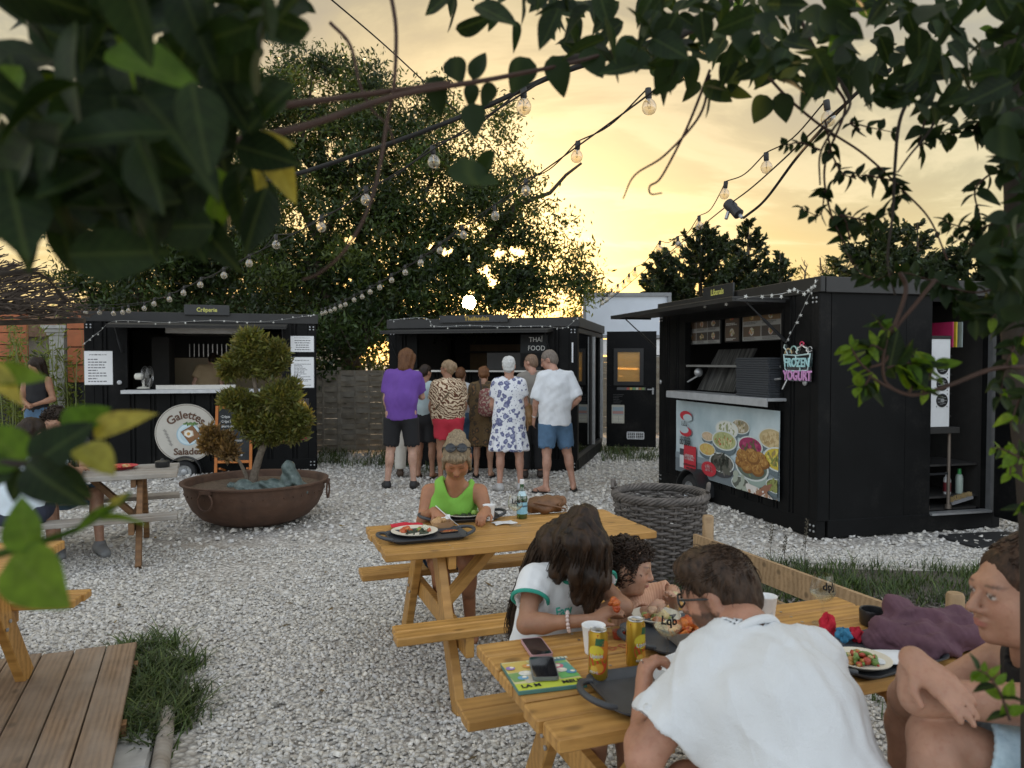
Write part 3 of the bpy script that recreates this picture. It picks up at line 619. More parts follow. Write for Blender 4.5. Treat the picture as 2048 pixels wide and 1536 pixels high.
m = MB(); m.box((0, 0, 1.6), (9, 5, 3.2)); m.build('wall', simple('cream_render', (.42, .36, .28), .9), t)
m = MB(); m.add([(-4.9, -2.9, 3.15), (4.9, -2.9, 3.15), (4.9, 2.9, 3.15), (-4.9, 2.9, 3.15), (-4.9, 0, 4.3), (4.9, 0, 4.3)], [(0, 1, 5, 4), (2, 3, 4, 5), (0, 4, 3), (1, 2, 5), (0, 3, 2, 1)])
n_ = NT('clay_tiles'); v_ = n_.coord(rnd=False); n_.bump(n_.wave(v_, 14, .3, 1, 'X'), .8, .05); rf = n_.fin(n_.ramp(n_.noise(v_, 9, 5), [(.3, (.20, .11, .07)), (.7, (.36, .22, .14))]), .9)
m.build('roof', rf, t)
t = thing('house', 'grey gabled house end far behind the pillar', 'house', (-13.6, 22, 0))
m = MB(); m.box((0, 0, 1.2), (2.4, 3, 2.4)); m.build('wall', simple('grey_brown_render', (.20, .17, .14), .9), t)
m = MB(); m.add([(-1.5, -1.7, 2.35), (1.5, -1.7, 2.35), (1.5, 1.7, 2.35), (-1.5, 1.7, 2.35), (0, -1.7, 3.1), (0, 1.7, 3.1)], [(0, 4, 5, 3), (4, 1, 2, 5), (0, 1, 4), (3, 5, 2), (0, 3, 2, 1)]); m.build('roof', rf, t)
# thatch canopy at the left edge: reeds bound over poles, drooping rim
t = thing('thatched_canopy', 'dark woven twig canopy reaching in from the left edge', 'canopy', P(-40, 640, 8.2)*1.0)
MAT['twig'] = simple('dark_twigs', (.05, .036, .026), .9, var=.5, nscale=8)
c0 = P(-40, 640, 8.2); edge = [P(158, 634, 8.0), P(118, 585, 8.3), P(60, 545, 8.7), (P(-30, 500, 9.2))]
m = MB(); rr = random.Random(3)
for i in range(620):
 s = rr.random(); k = min(2, int(s*3)); e = edge[k].lerp(edge[k+1], s*3-k); e2 = Vector((e.x-1.0, e.y-.2, c0.z+.03+.25*s)); q = rr.random()**.7
 a = e2.lerp(e, q)+Vector((rr.gauss(0, .04), rr.gauss(0, .12), rr.gauss(0, .035))); d = (e-e2).normalized()*rr.uniform(.12, .35)+Vector((rr.gauss(0, .05), rr.gauss(0, .12), rr.gauss(0, .05)))
 m.tube([a-d*.5-c0, a-c0+Vector((0, 0, rr.gauss(.0, .012))), a+d*.5-c0], [.008, .009, .005], 4, False)
kind(m.build('twigs', MAT['twig'], t), 'stuff')
m = MB(); m.tube([Vector((-1.2, .2, -.06)), edge[0]-c0+Vector((0, .1, -.03))], .03, 8); m.tube([Vector((-1.4, -1., .3)), edge[2]-c0], .03, 8); m.build('pole', MAT['twig'], t, False, 60)
m = MB(); m.tube([Vector((-1.1, .2, -.06)), Vector((-1.1, .2, -c0.z))], .05, 8); m.build('post', MAT['twig'], t, False, 60)
# ------------------------------------------------------------------ the three black container stalls
def onplane(t, u, v, axis=1, val=0.):          # local point of thing t on its plane local[axis] = val seen at (u, v)
 Mi = TM[t.name].inverted(); o = Mi @ Vector((0, 0, CAM_H)); d = Mi.to_3x3() @ ray(u, v)
 return o+d*((val-o[axis])/d[axis])
def corr(mb, x0, x1, z0, z1, ax='x', fix=0., groove=.02, pitch=.27, th=.03, sgn=1, off=.1):
 """ribbed steel sheet between x0 and x1: paired vertical grooves; ax x: front wall at y=fix, ax y: side wall at x=fix"""
 prof = [(x0, 0)]; c = x0+off
 while c < x1-.05:
  for k in (0, 1):
   q = c+k*.055
   if q+.03 < x1-.01: prof += [(q, 0), (q+.008, groove), (q+.022, groove), (q+.030, 0)]
  c += pitch
 prof.append((x1, 0)); vs = []
 for x, y in prof:
  for z in (z0, z1): vs.append((x, fix+y, z) if ax == 'x' else (fix-sgn*y, x, z))
 n = len(prof); fs = [(2*i, 2*i+2, 2*i+3, 2*i+1) for i in range(n-1)]
 if ax == 'y' and sgn < 0: fs = [f[::-1] for f in fs]
 mb.add(vs, fs)
 if ax == 'x': mb.box(((x0+x1)/2, fix+groove+th/2+.003, (z0+z1)/2), (x1-x0, th, z1-z0))
 else: mb.box((fix-sgn*(groove+th/2+.003), (x0+x1)/2, (z0+z1)/2), (th, x1-x0, z1-z0))
def stall(name, label, pl, pr, D, H, op, group, side_open=None, side_mat=None):
 pl, pr = Vector(pl), Vector(pr); d = pr-pl; W = d.length
 t = thing(name, label, 'food stall', pl, math.atan2(d.y, d.x), group); B = MAT['black']
 if isinstance(op, tuple) and len(op) == 4 and op[0] > 100:      # opening given as the photograph's left, right, top, bottom
  a, b = onplane(t, op[0], op[3], 1, 0), onplane(t, op[1], op[3], 1, 0); zt = onplane(t, (op[0]+op[1])/2, op[2], 1, 0).z; zb = onplane(t, (op[0]+op[1])/2, op[3], 1, 0).z; op = (a.x, b.x, zb, zt)
 x0, x1, z0, z1 = op; hb, pw = .17, .13
 m = MB()
 for y in (-.006, D-.1): m.box((W/2, y+.05, hb/2+.01), (W-.02, .10, hb), bev=.006)
 for x in (0.045, W-.045): m.box((x, D/2, hb/2+.013), (.10, D-.22, hb), bev=.006)
 m.box((W/2, D/2, hb-.03), (W-.2, D-.2, .05)); m.build('base_frame', B, t)
 for (x, y) in ((0, 0), (W-pw, 0), (0, D-pw), (W-pw, D-pw)):
  c = MB(); c.box((x+pw/2, y+pw/2-.002*(y == 0), (hb+H-.14)/2), (pw, pw, H-.14-hb), bev=.008); c.build('corner_post', B, t)
 m = MB(); corr(m, pw, x0, hb, H-.14); m.build('front_panel', B, t)
 m = MB(); corr(m, x1, W-pw, hb, H-.14); m.build('front_panel', B, t)
 m = MB(); corr(m, x0+.001, x1-.001, hb, z0-.012, off=.06); m.build('front_panel', B, t)
 m = MB(); m.box(((x0+x1)/2, .02, (z1+H-.14)/2), (x1-x0-.002, .04, H-.14-z1)); m.build('lintel', B, t)
 m = MB(); m.box((W/2, D-.02, (hb+H-.056)/2), (W-2*pw, .04, H-.056-hb)); m.build('back_wall', B, t)
 m = MB(); corr(m, pw, D-pw, hb, H-.14, 'y', 0, sgn=-1); m.build('side_wall', B, t)
 if side_open is None: m = MB(); corr(m, pw, D-pw, hb, H-.14, 'y', W, sgn=1); m.build('side_wall', side_mat or B, t)
 m = MB(); m.box((W/2, D/2, H-.03), (W-.06, D-.06, .05)); m.build('roof', MAT['darkroof'], t)
 m = MB()
 for y in (-.02, D-.04): m.box((W/2, y+.03, H-.07), (W+.06, .05, .145), bev=.005)
 for x in (-.03, W-.02): m.box((x+.025, D/2, H-.073), (.05, D-.09, .145), bev=.005)
 m.build('roof_fascia', MAT['darkroof'], t)
 m = MB()
 for x in (pw*.3, pw*.7, W-pw*.7, W-pw*.3):
  for z in (hb*.45, hb*.75, H-.19, H-.23): m.lathe([(.011, 0), (.011, .008), (.004, .011)], 8, Matrix.Translation((x, -.008 if z < .2 else -.004, z)) @ Matrix.Rotation(R(90), 4, 'X'))
 kind(m.build('bolts', MAT['alu'], t), 'stuff')
 m = MB(); fw = .04
 for (cx, cz, sx, sz) in (((x0+x1)/2, z1-fw/2, x1-x0, fw), (x0+fw/2, (z0+z1)/2, fw, z1-z0-fw*2), (x1-fw/2, (z0+z1)/2, fw, z1-z0-fw*2)): m.box((cx, .028, cz), (sx-.002, .075, sz))
 m.build('hatch_frame', B, t)
 m = MB(); m.box((W/2, D-.07, H/2), (W-.3, .02, H-.35)); m.box((.08, D/2, H/2), (.02, D-.3, H-.35))
 if side_open is None: m.box((W-.08, D/2, H/2), (.02, D-.3, H-.35))
 m.box((W/2, D/2, H-.09), (W-.12, D-.12, .02)); m.box((W/2, D/2, hb+.02), (W-.3, D-.3, .02)); m.build('lining', MAT['interior'], t)
 return t, (W, D, H, x0, x1, z0, z1)
def flap(t, x0, x1, z, reach, rise, bow=.04, strut=None):
 m = MB(); a = math.atan2(rise, reach); L_ = math.hypot(reach, rise)
 M = frame((x0, -.03, z), (1, 0, 0), (0, -math.cos(a), math.sin(a)))
 m.box(((x1-x0)/2, L_/2, 0), (x1-x0, L_, .022), M, .004); m.box(((x1-x0)/2, L_-.02, .02), (x1-x0-.006, .035, .03), M)
 for q in (.02, x1-x0-.02): m.box((q, L_/2, .02), (.03, L_-.08, .03), M)
 m.build('hatch_flap', MAT['darkroof'], t)
 for x in (x0+.07, x1-.07):
  s = MB(); e = Vector((x, -.03-reach*.72, z+rise*.72-.02)); b = Vector((x, -.012, z-.42)); s.tube([b, b.lerp(e, .55)], .016, 8); s.tube([b.lerp(e, .5), e], .008, 8); s.build('gas_strut', MAT['blackplastic'], t, False, 50)
 return M
def wheel(t, x, z, r, y0=-.06, guard=True):
 m = MB(); M = Matrix.Translation((x, y0, z)) @ Matrix.Rotation(R(90), 4, 'X')
 m.lathe([(r*.62, -.09), (r*.9, -.09), (r, -.06), (r, .06), (r*.9, .09), (r*.62, .09)], 36, M, False, False)
 w_ = m.build('wheel', MAT['rubber'], t, False, 40)
 m = MB(); m.lathe([(r*.62, .088), (r*.55, .05), (r*.3, .045), (r*.25, .075), (.02, .08)], 28, M, False, True)
 for k in range(8): a = k*math.pi/4; m.box((r*.43*math.cos(a), r*.43*math.sin(a), .052), (.03, .012, .012), M)
 m.build('rim', MAT['alu'], w_, False, 40)
 if guard:
  m = MB(); n = 14; vs = []; rr = r+.06
  for k in range(n+1):
   a = math.pi*(-.02+1.04*k/n); xx, zz = math.cos(a), math.sin(a)
   if k < 4: xx += .10*(4-k)/4
   for q, y in ((rr, -.17), (rr, .03), (rr+.012, .03), (rr+.012, -.17)): vs.append((x-q*xx, y0+y+.06, z+q*zz*.95))
  m.add(vs, [(i*4+k, (i+1)*4+k, (i+1)*4+(k+1) % 4, i*4+(k+1) % 4) for i in range(n) for k in range(4)]+[(0, 1, 2, 3), (n*4+3, n*4+2, n*4+1, n*4)])
  m.build('mudguard', MAT['blackplastic'], t, False, 50)
def top_sign(t, word, u, v, wpx, y=-.05, m='signgold', size=.085):
 q = onplane(t, u, v, 1, y); q2 = onplane(t, u+wpx/2, v, 1, y); hw = abs(q2.x-q.x)
 b = MB(); b.box((q.x, y, q.z), (2*hw, .02, .15), bev=.003); s = b.build('name_board', MAT['blackplastic'], t)
 text(word, size, MAT[m], s, frame((q.x, y-.0115, q.z), (1, 0, 0), (0, 0, 1)), squeeze=.92, bold=.0015)
GR = 'black container food stalls round the yard'
# --- crêperie
CR = Vector((-3.0, 11.5, 0)); CA = .255; CL = CR-Vector((math.cos(CA), math.sin(CA), 0))*3.2
cre, cd_ = stall('food_stall', 'black crêperie stall with a round Galettes Salades sign below its hatch', CL, CR, 2.3, 2.38, (250, 570, 640, 780), GR)
W, D, H, x0, x1, z0, z1 = cd_
flap(cre, x0-.1, x1+.05, H-.16, .55, -.055)
top_sign(cre, 'Crêperie', 414, 620, 90)
m = MB(); m.box(((x0+x1)/2, -.04, z0), (x1-x0+.02, .34, .025), bev=.004); m.box(((x0+x1)/2, -.205, z0-.012), (x1-x0+.02, .012, .05)); m.build('counter', simple('pale_counter', (.55, .56, .57), .4), cre)
m = MB(); m.box((x0+.95, .06, z0+.04), (1.1, .02, .07)); m.build('counter_lip', MAT['steel'], cre)
beige = simple('beige_splashback', (.42, .33, .215), .55, var=.08, nscale=3)
m = MB(); m.box(((x0+x1)/2+.1, D-.11, 1.45), (1.95, .02, .56)); m.build('splashback', beige, cre)
m = MB(); m.add([(x0+.35, 1.1, z1-.16), (x1-.45, 1.1, z1-.16), (x1-.45, 1.1, z1-.02), (x0+.35, 1.1, z1-.02), (x0+.35, D-.15, z1+.05), (x1-.45, D-.15, z1+.05), (x0+.35, D-.15, z1-.16), (x1-.45, D-.15, z1-.16)], [(0, 1, 2, 3), (3, 2, 5, 4), (0, 6, 7, 1), (0, 3, 4, 6), (1, 7, 5, 2)]); m.build('cooker_hood', MAT['steel'], cre)
m = MB()
for k in range(16): m.box((x0+.55+k*.075, D-.16, 1.86), (.012, .02, .22))
kind(m.build('hanging_utensils', MAT['steel'], cre), 'stuff')
m = MB(); m.box((x0+.3, 1.2, 1.6), (.25, .5, .9)); m.build('shelf_unit', MAT['interior'], cre)
wheel(cre, 1.32, .05, .17)
for (u, v) in ((239, 765), (574, 760)):
 q = onplane(cre, u, v, 1, -.01); m = MB(); m.lathe([(.033, 0), (.033, .012), (.02, .02)], 14, frame(q, (1, 0, 0), (0, 0, 1))); m.build('hatch_lock', MAT['alu'], cre)
def menu(t, label, u0, v0, u1, v1, title, nl, y=-.008, cat='menu', cols=((.80, .81, .82), (.10, .10, .12)), cen=False):
 a, b = onplane(t, u0, v1, 1, y), onplane(t, u1, v0, 1, y); w_, h = b.x-a.x, b.z-a.z
 p = Prt(); p.rect(0, 0, w_, h, cols[0]); 
 p.lines(-w_*.38, h*.34, w_*.38, h*.46, 1, h*.03, cols[1], .2, False)
 p.lines(-w_*.38, -h*.45, w_*.40, h*.30, nl, h*.45/nl/1.6, cols[1], .65, not cen)
 o = p.build('menu', MAT['print'], None, TM[t.name] @ frame(((a.x+b.x)/2, y, (a.z+b.z)/2), (1, 0, 0), (0, 0, 1))); me = o.data
 bm = bmesh.new(); bm.from_mesh(me); 
 r = bmesh.ops.create_cube(bm, size=1); bmesh.ops.scale(bm, vec=(w_+.012, h+.012, .004), verts=r['verts']); bmesh.ops.translate(bm, vec=(0, 0, -.0026), verts=r['verts']); bm.to_mesh(me); bm.free()
 a_ = me.color_attributes['Col']; n = len(me.vertices)
 for i in range(n-8, n): a_.data[i].color = (.7, .71, .72, 1)
 return tag(o, label, cat, 'printed menus on the crêperie front')
menu(cre, 'white printed menu left of the crêperie hatch, above the fan end of the counter', 170, 703, 224, 769, '', 9)
menu(cre, 'small upper white notice right of the crêperie hatch', 582, 673, 627, 703, '', 5, cen=True)
menu(cre, 'tall lower white menu sheet right of the crêperie hatch, under the small notice', 583, 715, 627, 775, '', 16)
# round sign
q = onplane(cre, 373, 866, 1, -.03); t = thing('round_sign', 'round cream sign reading Galettes Salades with an egg crêpe on a plate', 'sign', TM[cre.name] @ q, CA)
m = MB(); m.lathe([(.425, -.012), (.43, -.006), (.43, .006), (.425, .012)], 64, Matrix.Rotation(R(90), 4, 'X')); m.build('disc', simple('cream_sign', (.56, .53, .47), .6, var=.04), t, False, 40)
ST = frame((0, -.0135, 0), (1, 0, 0), (0, 0, 1)); p = Prt(); br = (.11, .052, .028)
p.ring(0, 0, .415, .415, .006, br, 64)
p.ell(.03, -.02, .165, .165, (.36, .52, .60), n=36).ell(.03, -.02, .15, .15, (.62, .74, .78), n=36).ell(.03, -.02, .115, .115, (.50, .64, .70), n=36)
cx = [(-.115, .03), (.05, .125), (.165, -.035), (.01, -.15)]; p.pol([(x+.035, y-.01) for x, y in cx], br).pol([(x*.93+.035, y*.93-.01) for x, y in cx], (.25, .115, .045))
p.pol([(.02, .05), (.09, .03), (.1, -.04), (.03, -.07), (-.035, -.03), (-.03, .03)], (.66, .60, .50)).ell(.03, -.012, .052, .048, (.82, .80, .74), wob=.08).ell(.03, -.012, .024, .024, (.55, .29, .05))
for k in range(9): p.ell(-.02+.02*k, .135+.012*math.sin(k*2.), .026, .014, random.choice([(.10, .20, .05), (.16, .26, .07), (.08, .14, .05)]), k*.8, 9)
for s_ in (-1, 1):
 for k in range(5): p.ell(-.29+.02*k, .04-.05*k, .030, .011, (.33, .31, .28), -.8+.5*s_, 9)
p.build('print', MAT['print'], t, ST)
bmat = simple('brown_lettering', br, .6)
put('lettering', text_mesh('Galettes', .165, bend=.30, bold=.004), bmat, t, None, frame((.0, -.0155, .265), (1, 0, 0), (0, 0, 1)))
put('lettering', text_mesh('Salades', .135, bold=.004), bmat, t, None, frame((0.02, -.0155, -.275), (1, 0, 0), (0, 0, 1)))
# food posters on the crêperie, half behind the bonsai
def foodposter(label, u0, v0, u1, v1, seed, t=cre, y=-.012):
 random.seed(seed); a, b = onplane(t, u0, v1, 1, y), onplane(t, u1, v0, 1, y); w_, h = b.x-a.x, b.z-a.z; p = Prt(); p.rect(0, 0, w_, h, (.035, .028, .026))
 p.rect(0, -h*.46, w_, h*.06, (.35, .02, .05)); p.rect(0, h*.08, w_, h*.02, (.08, .055, .04))
 for yy in (-.25, .28):
  p.ell(0, h*yy, w_*.42, h*.17, (.34, .16, .05), .3).specks(0, h*(yy+.03), w_*.34, h*.12, [(.55, .40, .10), (.60, .15, .05), (.25, .30, .07), (.65, .55, .35)], 34, w_*.055)
 o = p.build('food_poster', MAT['print'], None, TM[t.name] @ frame(((a.x+b.x)/2, y, (a.z+b.z)/2), (1, 0, 0), (0, 0, 1)))
 bm = bmesh.new(); bm.from_mesh(o.data); r = bmesh.ops.create_cube(bm, size=1); bmesh.ops.scale(bm, vec=(w_, h, .004), verts=r['verts']); bmesh.ops.translate(bm, vec=(0, 0, -.0026), verts=r['verts']); bm.to_mesh(o.data); bm.free()
 return tag(o, label, 'poster', 'food posters on the crêperie front')
foodposter('food poster of filled galettes at the right end of the crêperie front', 586, 797, 618, 881, 3)
foodposter('food poster of galettes behind the bonsai, middle of the three on the crêperie', 551, 800, 582, 886, 4)
foodposter('food poster of galettes next to the chalkboard, mostly behind the bonsai', 508, 803, 545, 888, 5)
# fan on the counter
q = TM[cre.name] @ onplane(cre, 287, 777, 1, -.05); t = thing('desk_fan', 'small white desk fan on the crêperie counter', 'fan', (q.x, q.y, q.z), CA-.35)
wm = simple('cream_plastic', (.70, .68, .60), .4)
m = MB(); m.lathe([(.085, 0), (.09, .01), (.06, .022), (.02, .03)], 24); m.build('base', wm, t, False, 40)
m = MB(); m.tube([(0, 0, .02), (0, 0, .12)], .016, 10); m.build('stem', wm, t, False, 50)
Mf = Matrix.Translation((0, 0, .175)) @ Matrix.Rotation(R(-78), 4, 'Z') @ Matrix.Rotation(R(90), 4, 'X')
m = MB(); m.lathe([(.022, .12), (.045, .105), (.05, .02), (.03, .0)], 20, Mf); m.build('motor', wm, t, False, 40)
Mg = Mf @ Matrix.Translation((0, 0, -.05)); m = MB()
for rr_ in (.15, .11, .07):
 for zz in (-.04, .03): m.tube([Mg @ Vector((rr_*math.cos(a*math.pi/14), rr_*math.sin(a*math.pi/14), zz*(1.25-rr_*2.))) for a in range(28)], .0022, 4, closed=True)
for k in range(36):
 a = k*math.pi/18
 for zz in (-.04, .03): m.tube([Mg @ Vector((.03*math.cos(a), .03*math.sin(a), zz*1.2)), Mg @ Vector((.15*math.cos(a), .15*math.sin(a), zz*.9))], .0012, 3, False)
kind(m.build('cage', MAT['steel'], t), 'stuff')
for k in range(3):
 m = MB(); a = k*2*math.pi/3; m.add([(.02*math.cos(a), .02*math.sin(a), 0), (.13*math.cos(a-.35), .13*math.sin(a-.35), .015), (.135*math.cos(a+.1), .135*math.sin(a+.1), 0), (.12*math.cos(a+.5), .12*math.sin(a+.5), -.015)], [(0, 1, 2), (0, 2, 3)], Mg); m.build('blade', simple('smoky_fan_blade', (.22, .22, .21), .3), t)
# chalkboard easel
q0, q1 = G(432, 952), G(500, 950); t = thing('chalkboard', 'orange framed chalkboard easel with handwritten dishes in front of the crêperie', 'chalkboard', (q0+q1)/2, .12)
hw = .245; bw, tp = .04, 1.02; tilt = R(-7); Mt = Matrix.Rotation(tilt, 4, 'X')
for x in (-hw, hw): m = MB(); m.box((x, 0, tp/2), (bw, .03, tp), Mt, .003); m.build('leg', MAT['orangewood'], t)
for z in (tp-.02, .20): m = MB(); m.box((0, 0.001, z), (2*hw-bw-.002, .026, .04), Mt, .003); m.build('rail', MAT['orangewood'], t)
for x in (-hw+.05, hw-.05): m = MB(); m.beam((x, .03, .1), (x*.9, .42, 0.), .03, .025); m.beam((x, .13, .98), (x*.9, .42, 0.), .03, .025); m.build('rear_leg', MAT['orangewood'], t)
m = MB(); m.box((0, .004, .61), (2*hw-bw-.002, .012, .78), Mt); m.build('slate', MAT['slate'], t)
for k, (s_, z) in enumerate((('Crêpes', .86), ('Crêpe Sucre', .79), ('Beurre Sucre', .72), ('Chocolat', .65), ('Caramel', .58), ('Crème de Marron', .51), ('Citron', .44), ('Glaces - Granités', .37), ('Coup bleu - Menthe', .30))):
 text(('· ' if k < 6 else '')+s_, .056, MAT['chalk'], t, Mt @ frame((-.20, -.0035, z), (1, 0, 0), (.06, 0, 1)), align='LEFT', squeeze=.72, depth=.0006)
# --- middle stall (Thaï)
TL_, TR_ = Vector((-1.97, 12.0, 0)), Vector((.98, 11.25, 0))
tha, td = stall('food_stall', 'black middle stall named Thaïlandais where the queue stands, open side door', TL_, TR_, 2.95, 2.33, (830, 1096, 660, 742), GR, side_open=True)
W, D, H, x0, x1, z0, z1 = td
flap(tha, .08, W-.35, H-.17, .50, -.04)
q = onplane(tha, 947, 629, 1, -.04); b = MB(); b.box((q.x, -.058, H-.005), (1.1, .014, .11)); s = b.build('name_board', MAT['blackplastic'], tha); text('Thaïlandais', .09, simple('amber_lettering', (.55, .36, .05), .5), s, frame((q.x+.06, -.0665, H-.005), (1, 0, 0), (0, 0, 1)), bold=.001)
m = MB(); m.box(((x0+x1)/2, -.05, z0), (x1-x0, .30, .025)); m.build('counter', MAT['steel'], tha)
m = MB(); m.box(((x0+x1)/2+.55, -.02, z0+.15), (.85, .04, .26)); m.build('display_case', MAT['interior'], tha)
m = MB(); m.box(((x0+x1)/2-.2, D-.12, 1.55), (1.7, .02, .9)); m.build('back_panel', simple('brown_panelling', (.16, .10, .045), .6), tha)
m = MB()
for z in (1.45, 1.85): m.box((.9, D-.3, z), (1.3, .28, .03))
m.box((x1-.45, D-.4, 1.7), (.04, .3, .9)); m.build('shelf', MAT['interior'], tha)
sb = MB(); q = onplane(tha, 1068, 702, 1, -.03); sb.box((q.x, -.03, q.z), (.42, .02, .50)); s = sb.build('chalk_sign', MAT['slate'], tha); text('THAÏ', .105, MAT['chalk'], s, frame((q.x+.03, -.0415, q.z+.17), (1, 0, 0), (0, 0, 1)), squeeze=.9); text('FOOD', .105, MAT['chalk'], s, frame((q.x+.04, -.0415, q.z+.04), (1, 0, 0), (0, 0, 1)), squeeze=.9)
q = onplane(tha, 1145, 705, 1, -.02); m = MB(); m.box((q.x, -.02, q.z), (.022, .014, .30)); m.build('tube_light', MAT['white'], tha)
# glazed side: frame, dark glass, half open
m = MB()
for y in (.10, 1.55, 2.82): m.box((W-.03, y, 1.17), (.06, .08, 2.0))
for z in (.21, 2.14): m.box((W-.031, 1.45, z), (.058, 2.62, .07))
m.build('side_frame', MAT['darkroof'], tha)
m = MB(); m.box((W-.03, .83, 1.17), (.012, 1.36, 1.84)); m.build('glass_panel', MAT['darkglass'], tha)
for y in (1.65, 2.70): m = MB(); m.box((W+.012, y, 1.17), (.05, .05, 1.84)); m.build('door_jamb', MAT['alu'], tha)
m = MB(); m.box((W-.08, .72, 1.1), (.02, 1.2, 1.8)); m.build('lining', MAT['interior'], tha)
# open door hinged on the rear corner of the middle stall
h0 = TM[tha.name].inverted() @ G(1213, 903); h1 = TM[tha.name].inverted() @ G(1303, 905); dv = (h1-h0); dl = .90; ang = math.atan2(dv.y, dv.x)
Md = Matrix.Translation((h0.x, h0.y, 0)) @ Matrix.Rotation(ang, 4, 'Z')
dm = MB(); dh = 2.12; zb = .10; wx0, wx1, wz0, wz1 = .20, .60, 1.30, 1.84
for (cx, cz, sx, sz) in ((dl/2, (wz1+.07+zb+dh)/2, dl, zb+dh-wz1-.07), (dl/2, (zb+wz0-.07)/2, dl, wz0-.07-zb), (wx0/2-.035, (wz0+wz1)/2, wx0-.07, wz1-wz0+.139), ((wx1+.07+dl)/2, (wz0+wz1)/2, dl-wx1-.07, wz1-wz0+.139)): dm.box((cx, 0, cz), (sx, .05, sz), Md)
door = dm.build('door', MAT['black'], tha)
m = MB()
for (cx, cz, sx, sz) in (((wx0+wx1)/2, wz1+.035, wx1-wx0+.14, .07), ((wx0+wx1)/2, wz0-.035, wx1-wx0+.14, .07), (wx0-.035, (wz0+wz1)/2, .07, wz1-wz0), (wx1+.035, (wz0+wz1)/2, .07, wz1-wz0)): m.box((cx, -.012, cz), (sx, .07, sz), Md)
m.build('window_frame', MAT['darkroof'], door)
n_ = NT('frosted_pane'); n_.bump(n_.noise(n_.coord(rnd=False), 80, 3), .4, .01); pane = n_.fin((.78, .62, .36), .22, Transmission_Weight=.85)
n_.translucent((.95, .62, .18), .35)
m = MB(); m.box(((wx0+wx1)/2, 0, (wz0+wz1)/2), (wx1-wx0, .008, wz1-wz0), Md); m.build('pane', pane, door)
m = MB(); m.box((dl-.06, -.05, 1.13), (.03, .03, .12), Md); m.box((dl-.10, -.075, 1.16), (.12, .016, .02), Md); m.build('handle', MAT['alu'], door)
def vent(t, Mx, w_=.30, h=.12):
 m = MB()
 for z in (-h/2, h/2): m.box((0, 0, z), (w_, .012, .016), Mx)
 for x in (-w_/2, 0, w_/2): m.box((x, .0005, 0), (.016, .012, h-.017), Mx)
 for k in range(1, 4): m.box((0, .002, -h/2+h*k/4), (w_-.02, .008, .008), Mx)
 for k in range(1, 8): m.box((-w_/2+w_*k/8, .004, 0), (.006, .006, h-.02), Mx)
 return m.build('vent_grille', MAT['whiteplastic'], t)
vent(door, Md @ Matrix.Translation((.53, -.034, .31)))
p = Prt(); p.rect(0, 0, .52, .05, (.10, .10, .10))
for k, c in enumerate(((.45, .08, .06), (.55, .42, .08), (.15, .35, .15), (.6, .55, .4), (.45, .2, .06), (.2, .3, .1))): p.rect(-.06+.055*k, 0, .045, .04, c)
p.build('sticker_strip', MAT['print'], door, Md @ frame((.45, -.027, 1.17), (1, 0, 0), (0, 0, 1)))
p = Prt(); p.rect(0, 0, .23, .34, (.50, .48, .40)).rect(0, .06, .20, .14, (.30, .38, .42)).rect(0, .03, .20, .05, (.45, .25, .22)).rect(0, -.09, .18, .10, (.58, .56, .48)).rect(0, -.09, .17, .004, (.2, .2, .2)).rect(.01, -.09, .004, .1, (.2, .2, .2))
tag(p.build('calendar_sheet', MAT['print'], None, TM[tha.name] @ Md @ frame((.21, -.028, .70), (1, 0, 0), (0, 0, 1))), 'paper notice with a small picture taped to the open black door', 'notice')
for k in range(9): 
 m = MB(); w_ = random.uniform(.10, .2); m.box((.12+w_/2, -.0263, 1.06-.03*k), (w_, .002, .008), Md); m.build('lettering', simple('dim_grey_lettering', (.06, .06, .06), .6), door)
# --- right stall (Libanais)
LL_, LR_ = Vector((2.0, 10.19, 0)), Vector((2.83, 6.91, 0))
lib, ld = stall('food_stall', 'big black stall named Libanais on the right with a falafel banner', LL_, LR_, 2.1, 2.44, (1368, 1567, 628, 795), GR, side_open=True)
W, D, H, x0, x1, z0, z1 = ld
flap(lib, -.15, W-.42, H-.17, .62, -.0)
top_sign(lib, 'Libanais', 1436, 584, 63, size=.10)
m = MB(); m.box(((x0+x1)/2, -.07, z0+.02), (x1-x0+.1, .30, .03), bev=.004); m.box(((x0+x1)/2, -.215, z0-.01), (x1-x0+.1, .012, .075)); m.build('counter', simple('grey_counter', (.36, .37, .38), .45), lib)
# food menu boards high in the hatch
def picboard(t, label, u0, v0, u1, v1, y, nx, ny, seed, light):
 random.seed(seed); a, b = onplane(t, u0, v1, 1, y), onplane(t, u1, v0, 1, y); w_, h = b.x-a.x, b.z-a.z; p = Prt(); p.rect(0, 0, w_, h, (.30, .30, .29) if light else (.08, .06, .05))
 for i in range(nx):
  for j in range(ny):
   cx, cy = -w_/2+w_*(i+.5)/nx, -h/2+h*(j+.58)/ny; p.rect(cx, cy, w_/nx*.94, h/ny*.66, random.choice([(.10, .07, .05), (.16, .10, .05), (.06, .05, .045)]))
   r = min(w_/nx, h/ny)*.26
   if random.random() < .6: p.ell(cx, cy, r, r, (.45, .44, .42))
   p.specks(cx, cy, r*1.1, r*.8, [(.40, .20, .06), (.45, .32, .12), (.2, .22, .07), (.42, .1, .06), (.5, .45, .35)], 18, r*.28)
   p.lines(cx-w_/nx*.42, cy-h/ny*.54, cx+w_/nx*.42, cy-h/ny*.36, 2, h/ny*.05, (.12, .12, .12) if light else (.5, .5, .48), .4)
 b_ = MB(); b_.box(((a.x+b.x)/2, y+.012, (a.z+b.z)/2), (w_+.02, .02, h+.02)); o = b_.build('picture_board', MAT['blackplastic'], t)
 p.build('print', MAT['print'], o, frame(((a.x+b.x)/2, y, (a.z+b.z)/2), (1, 0, 0), (0, 0, 1)))
 return o
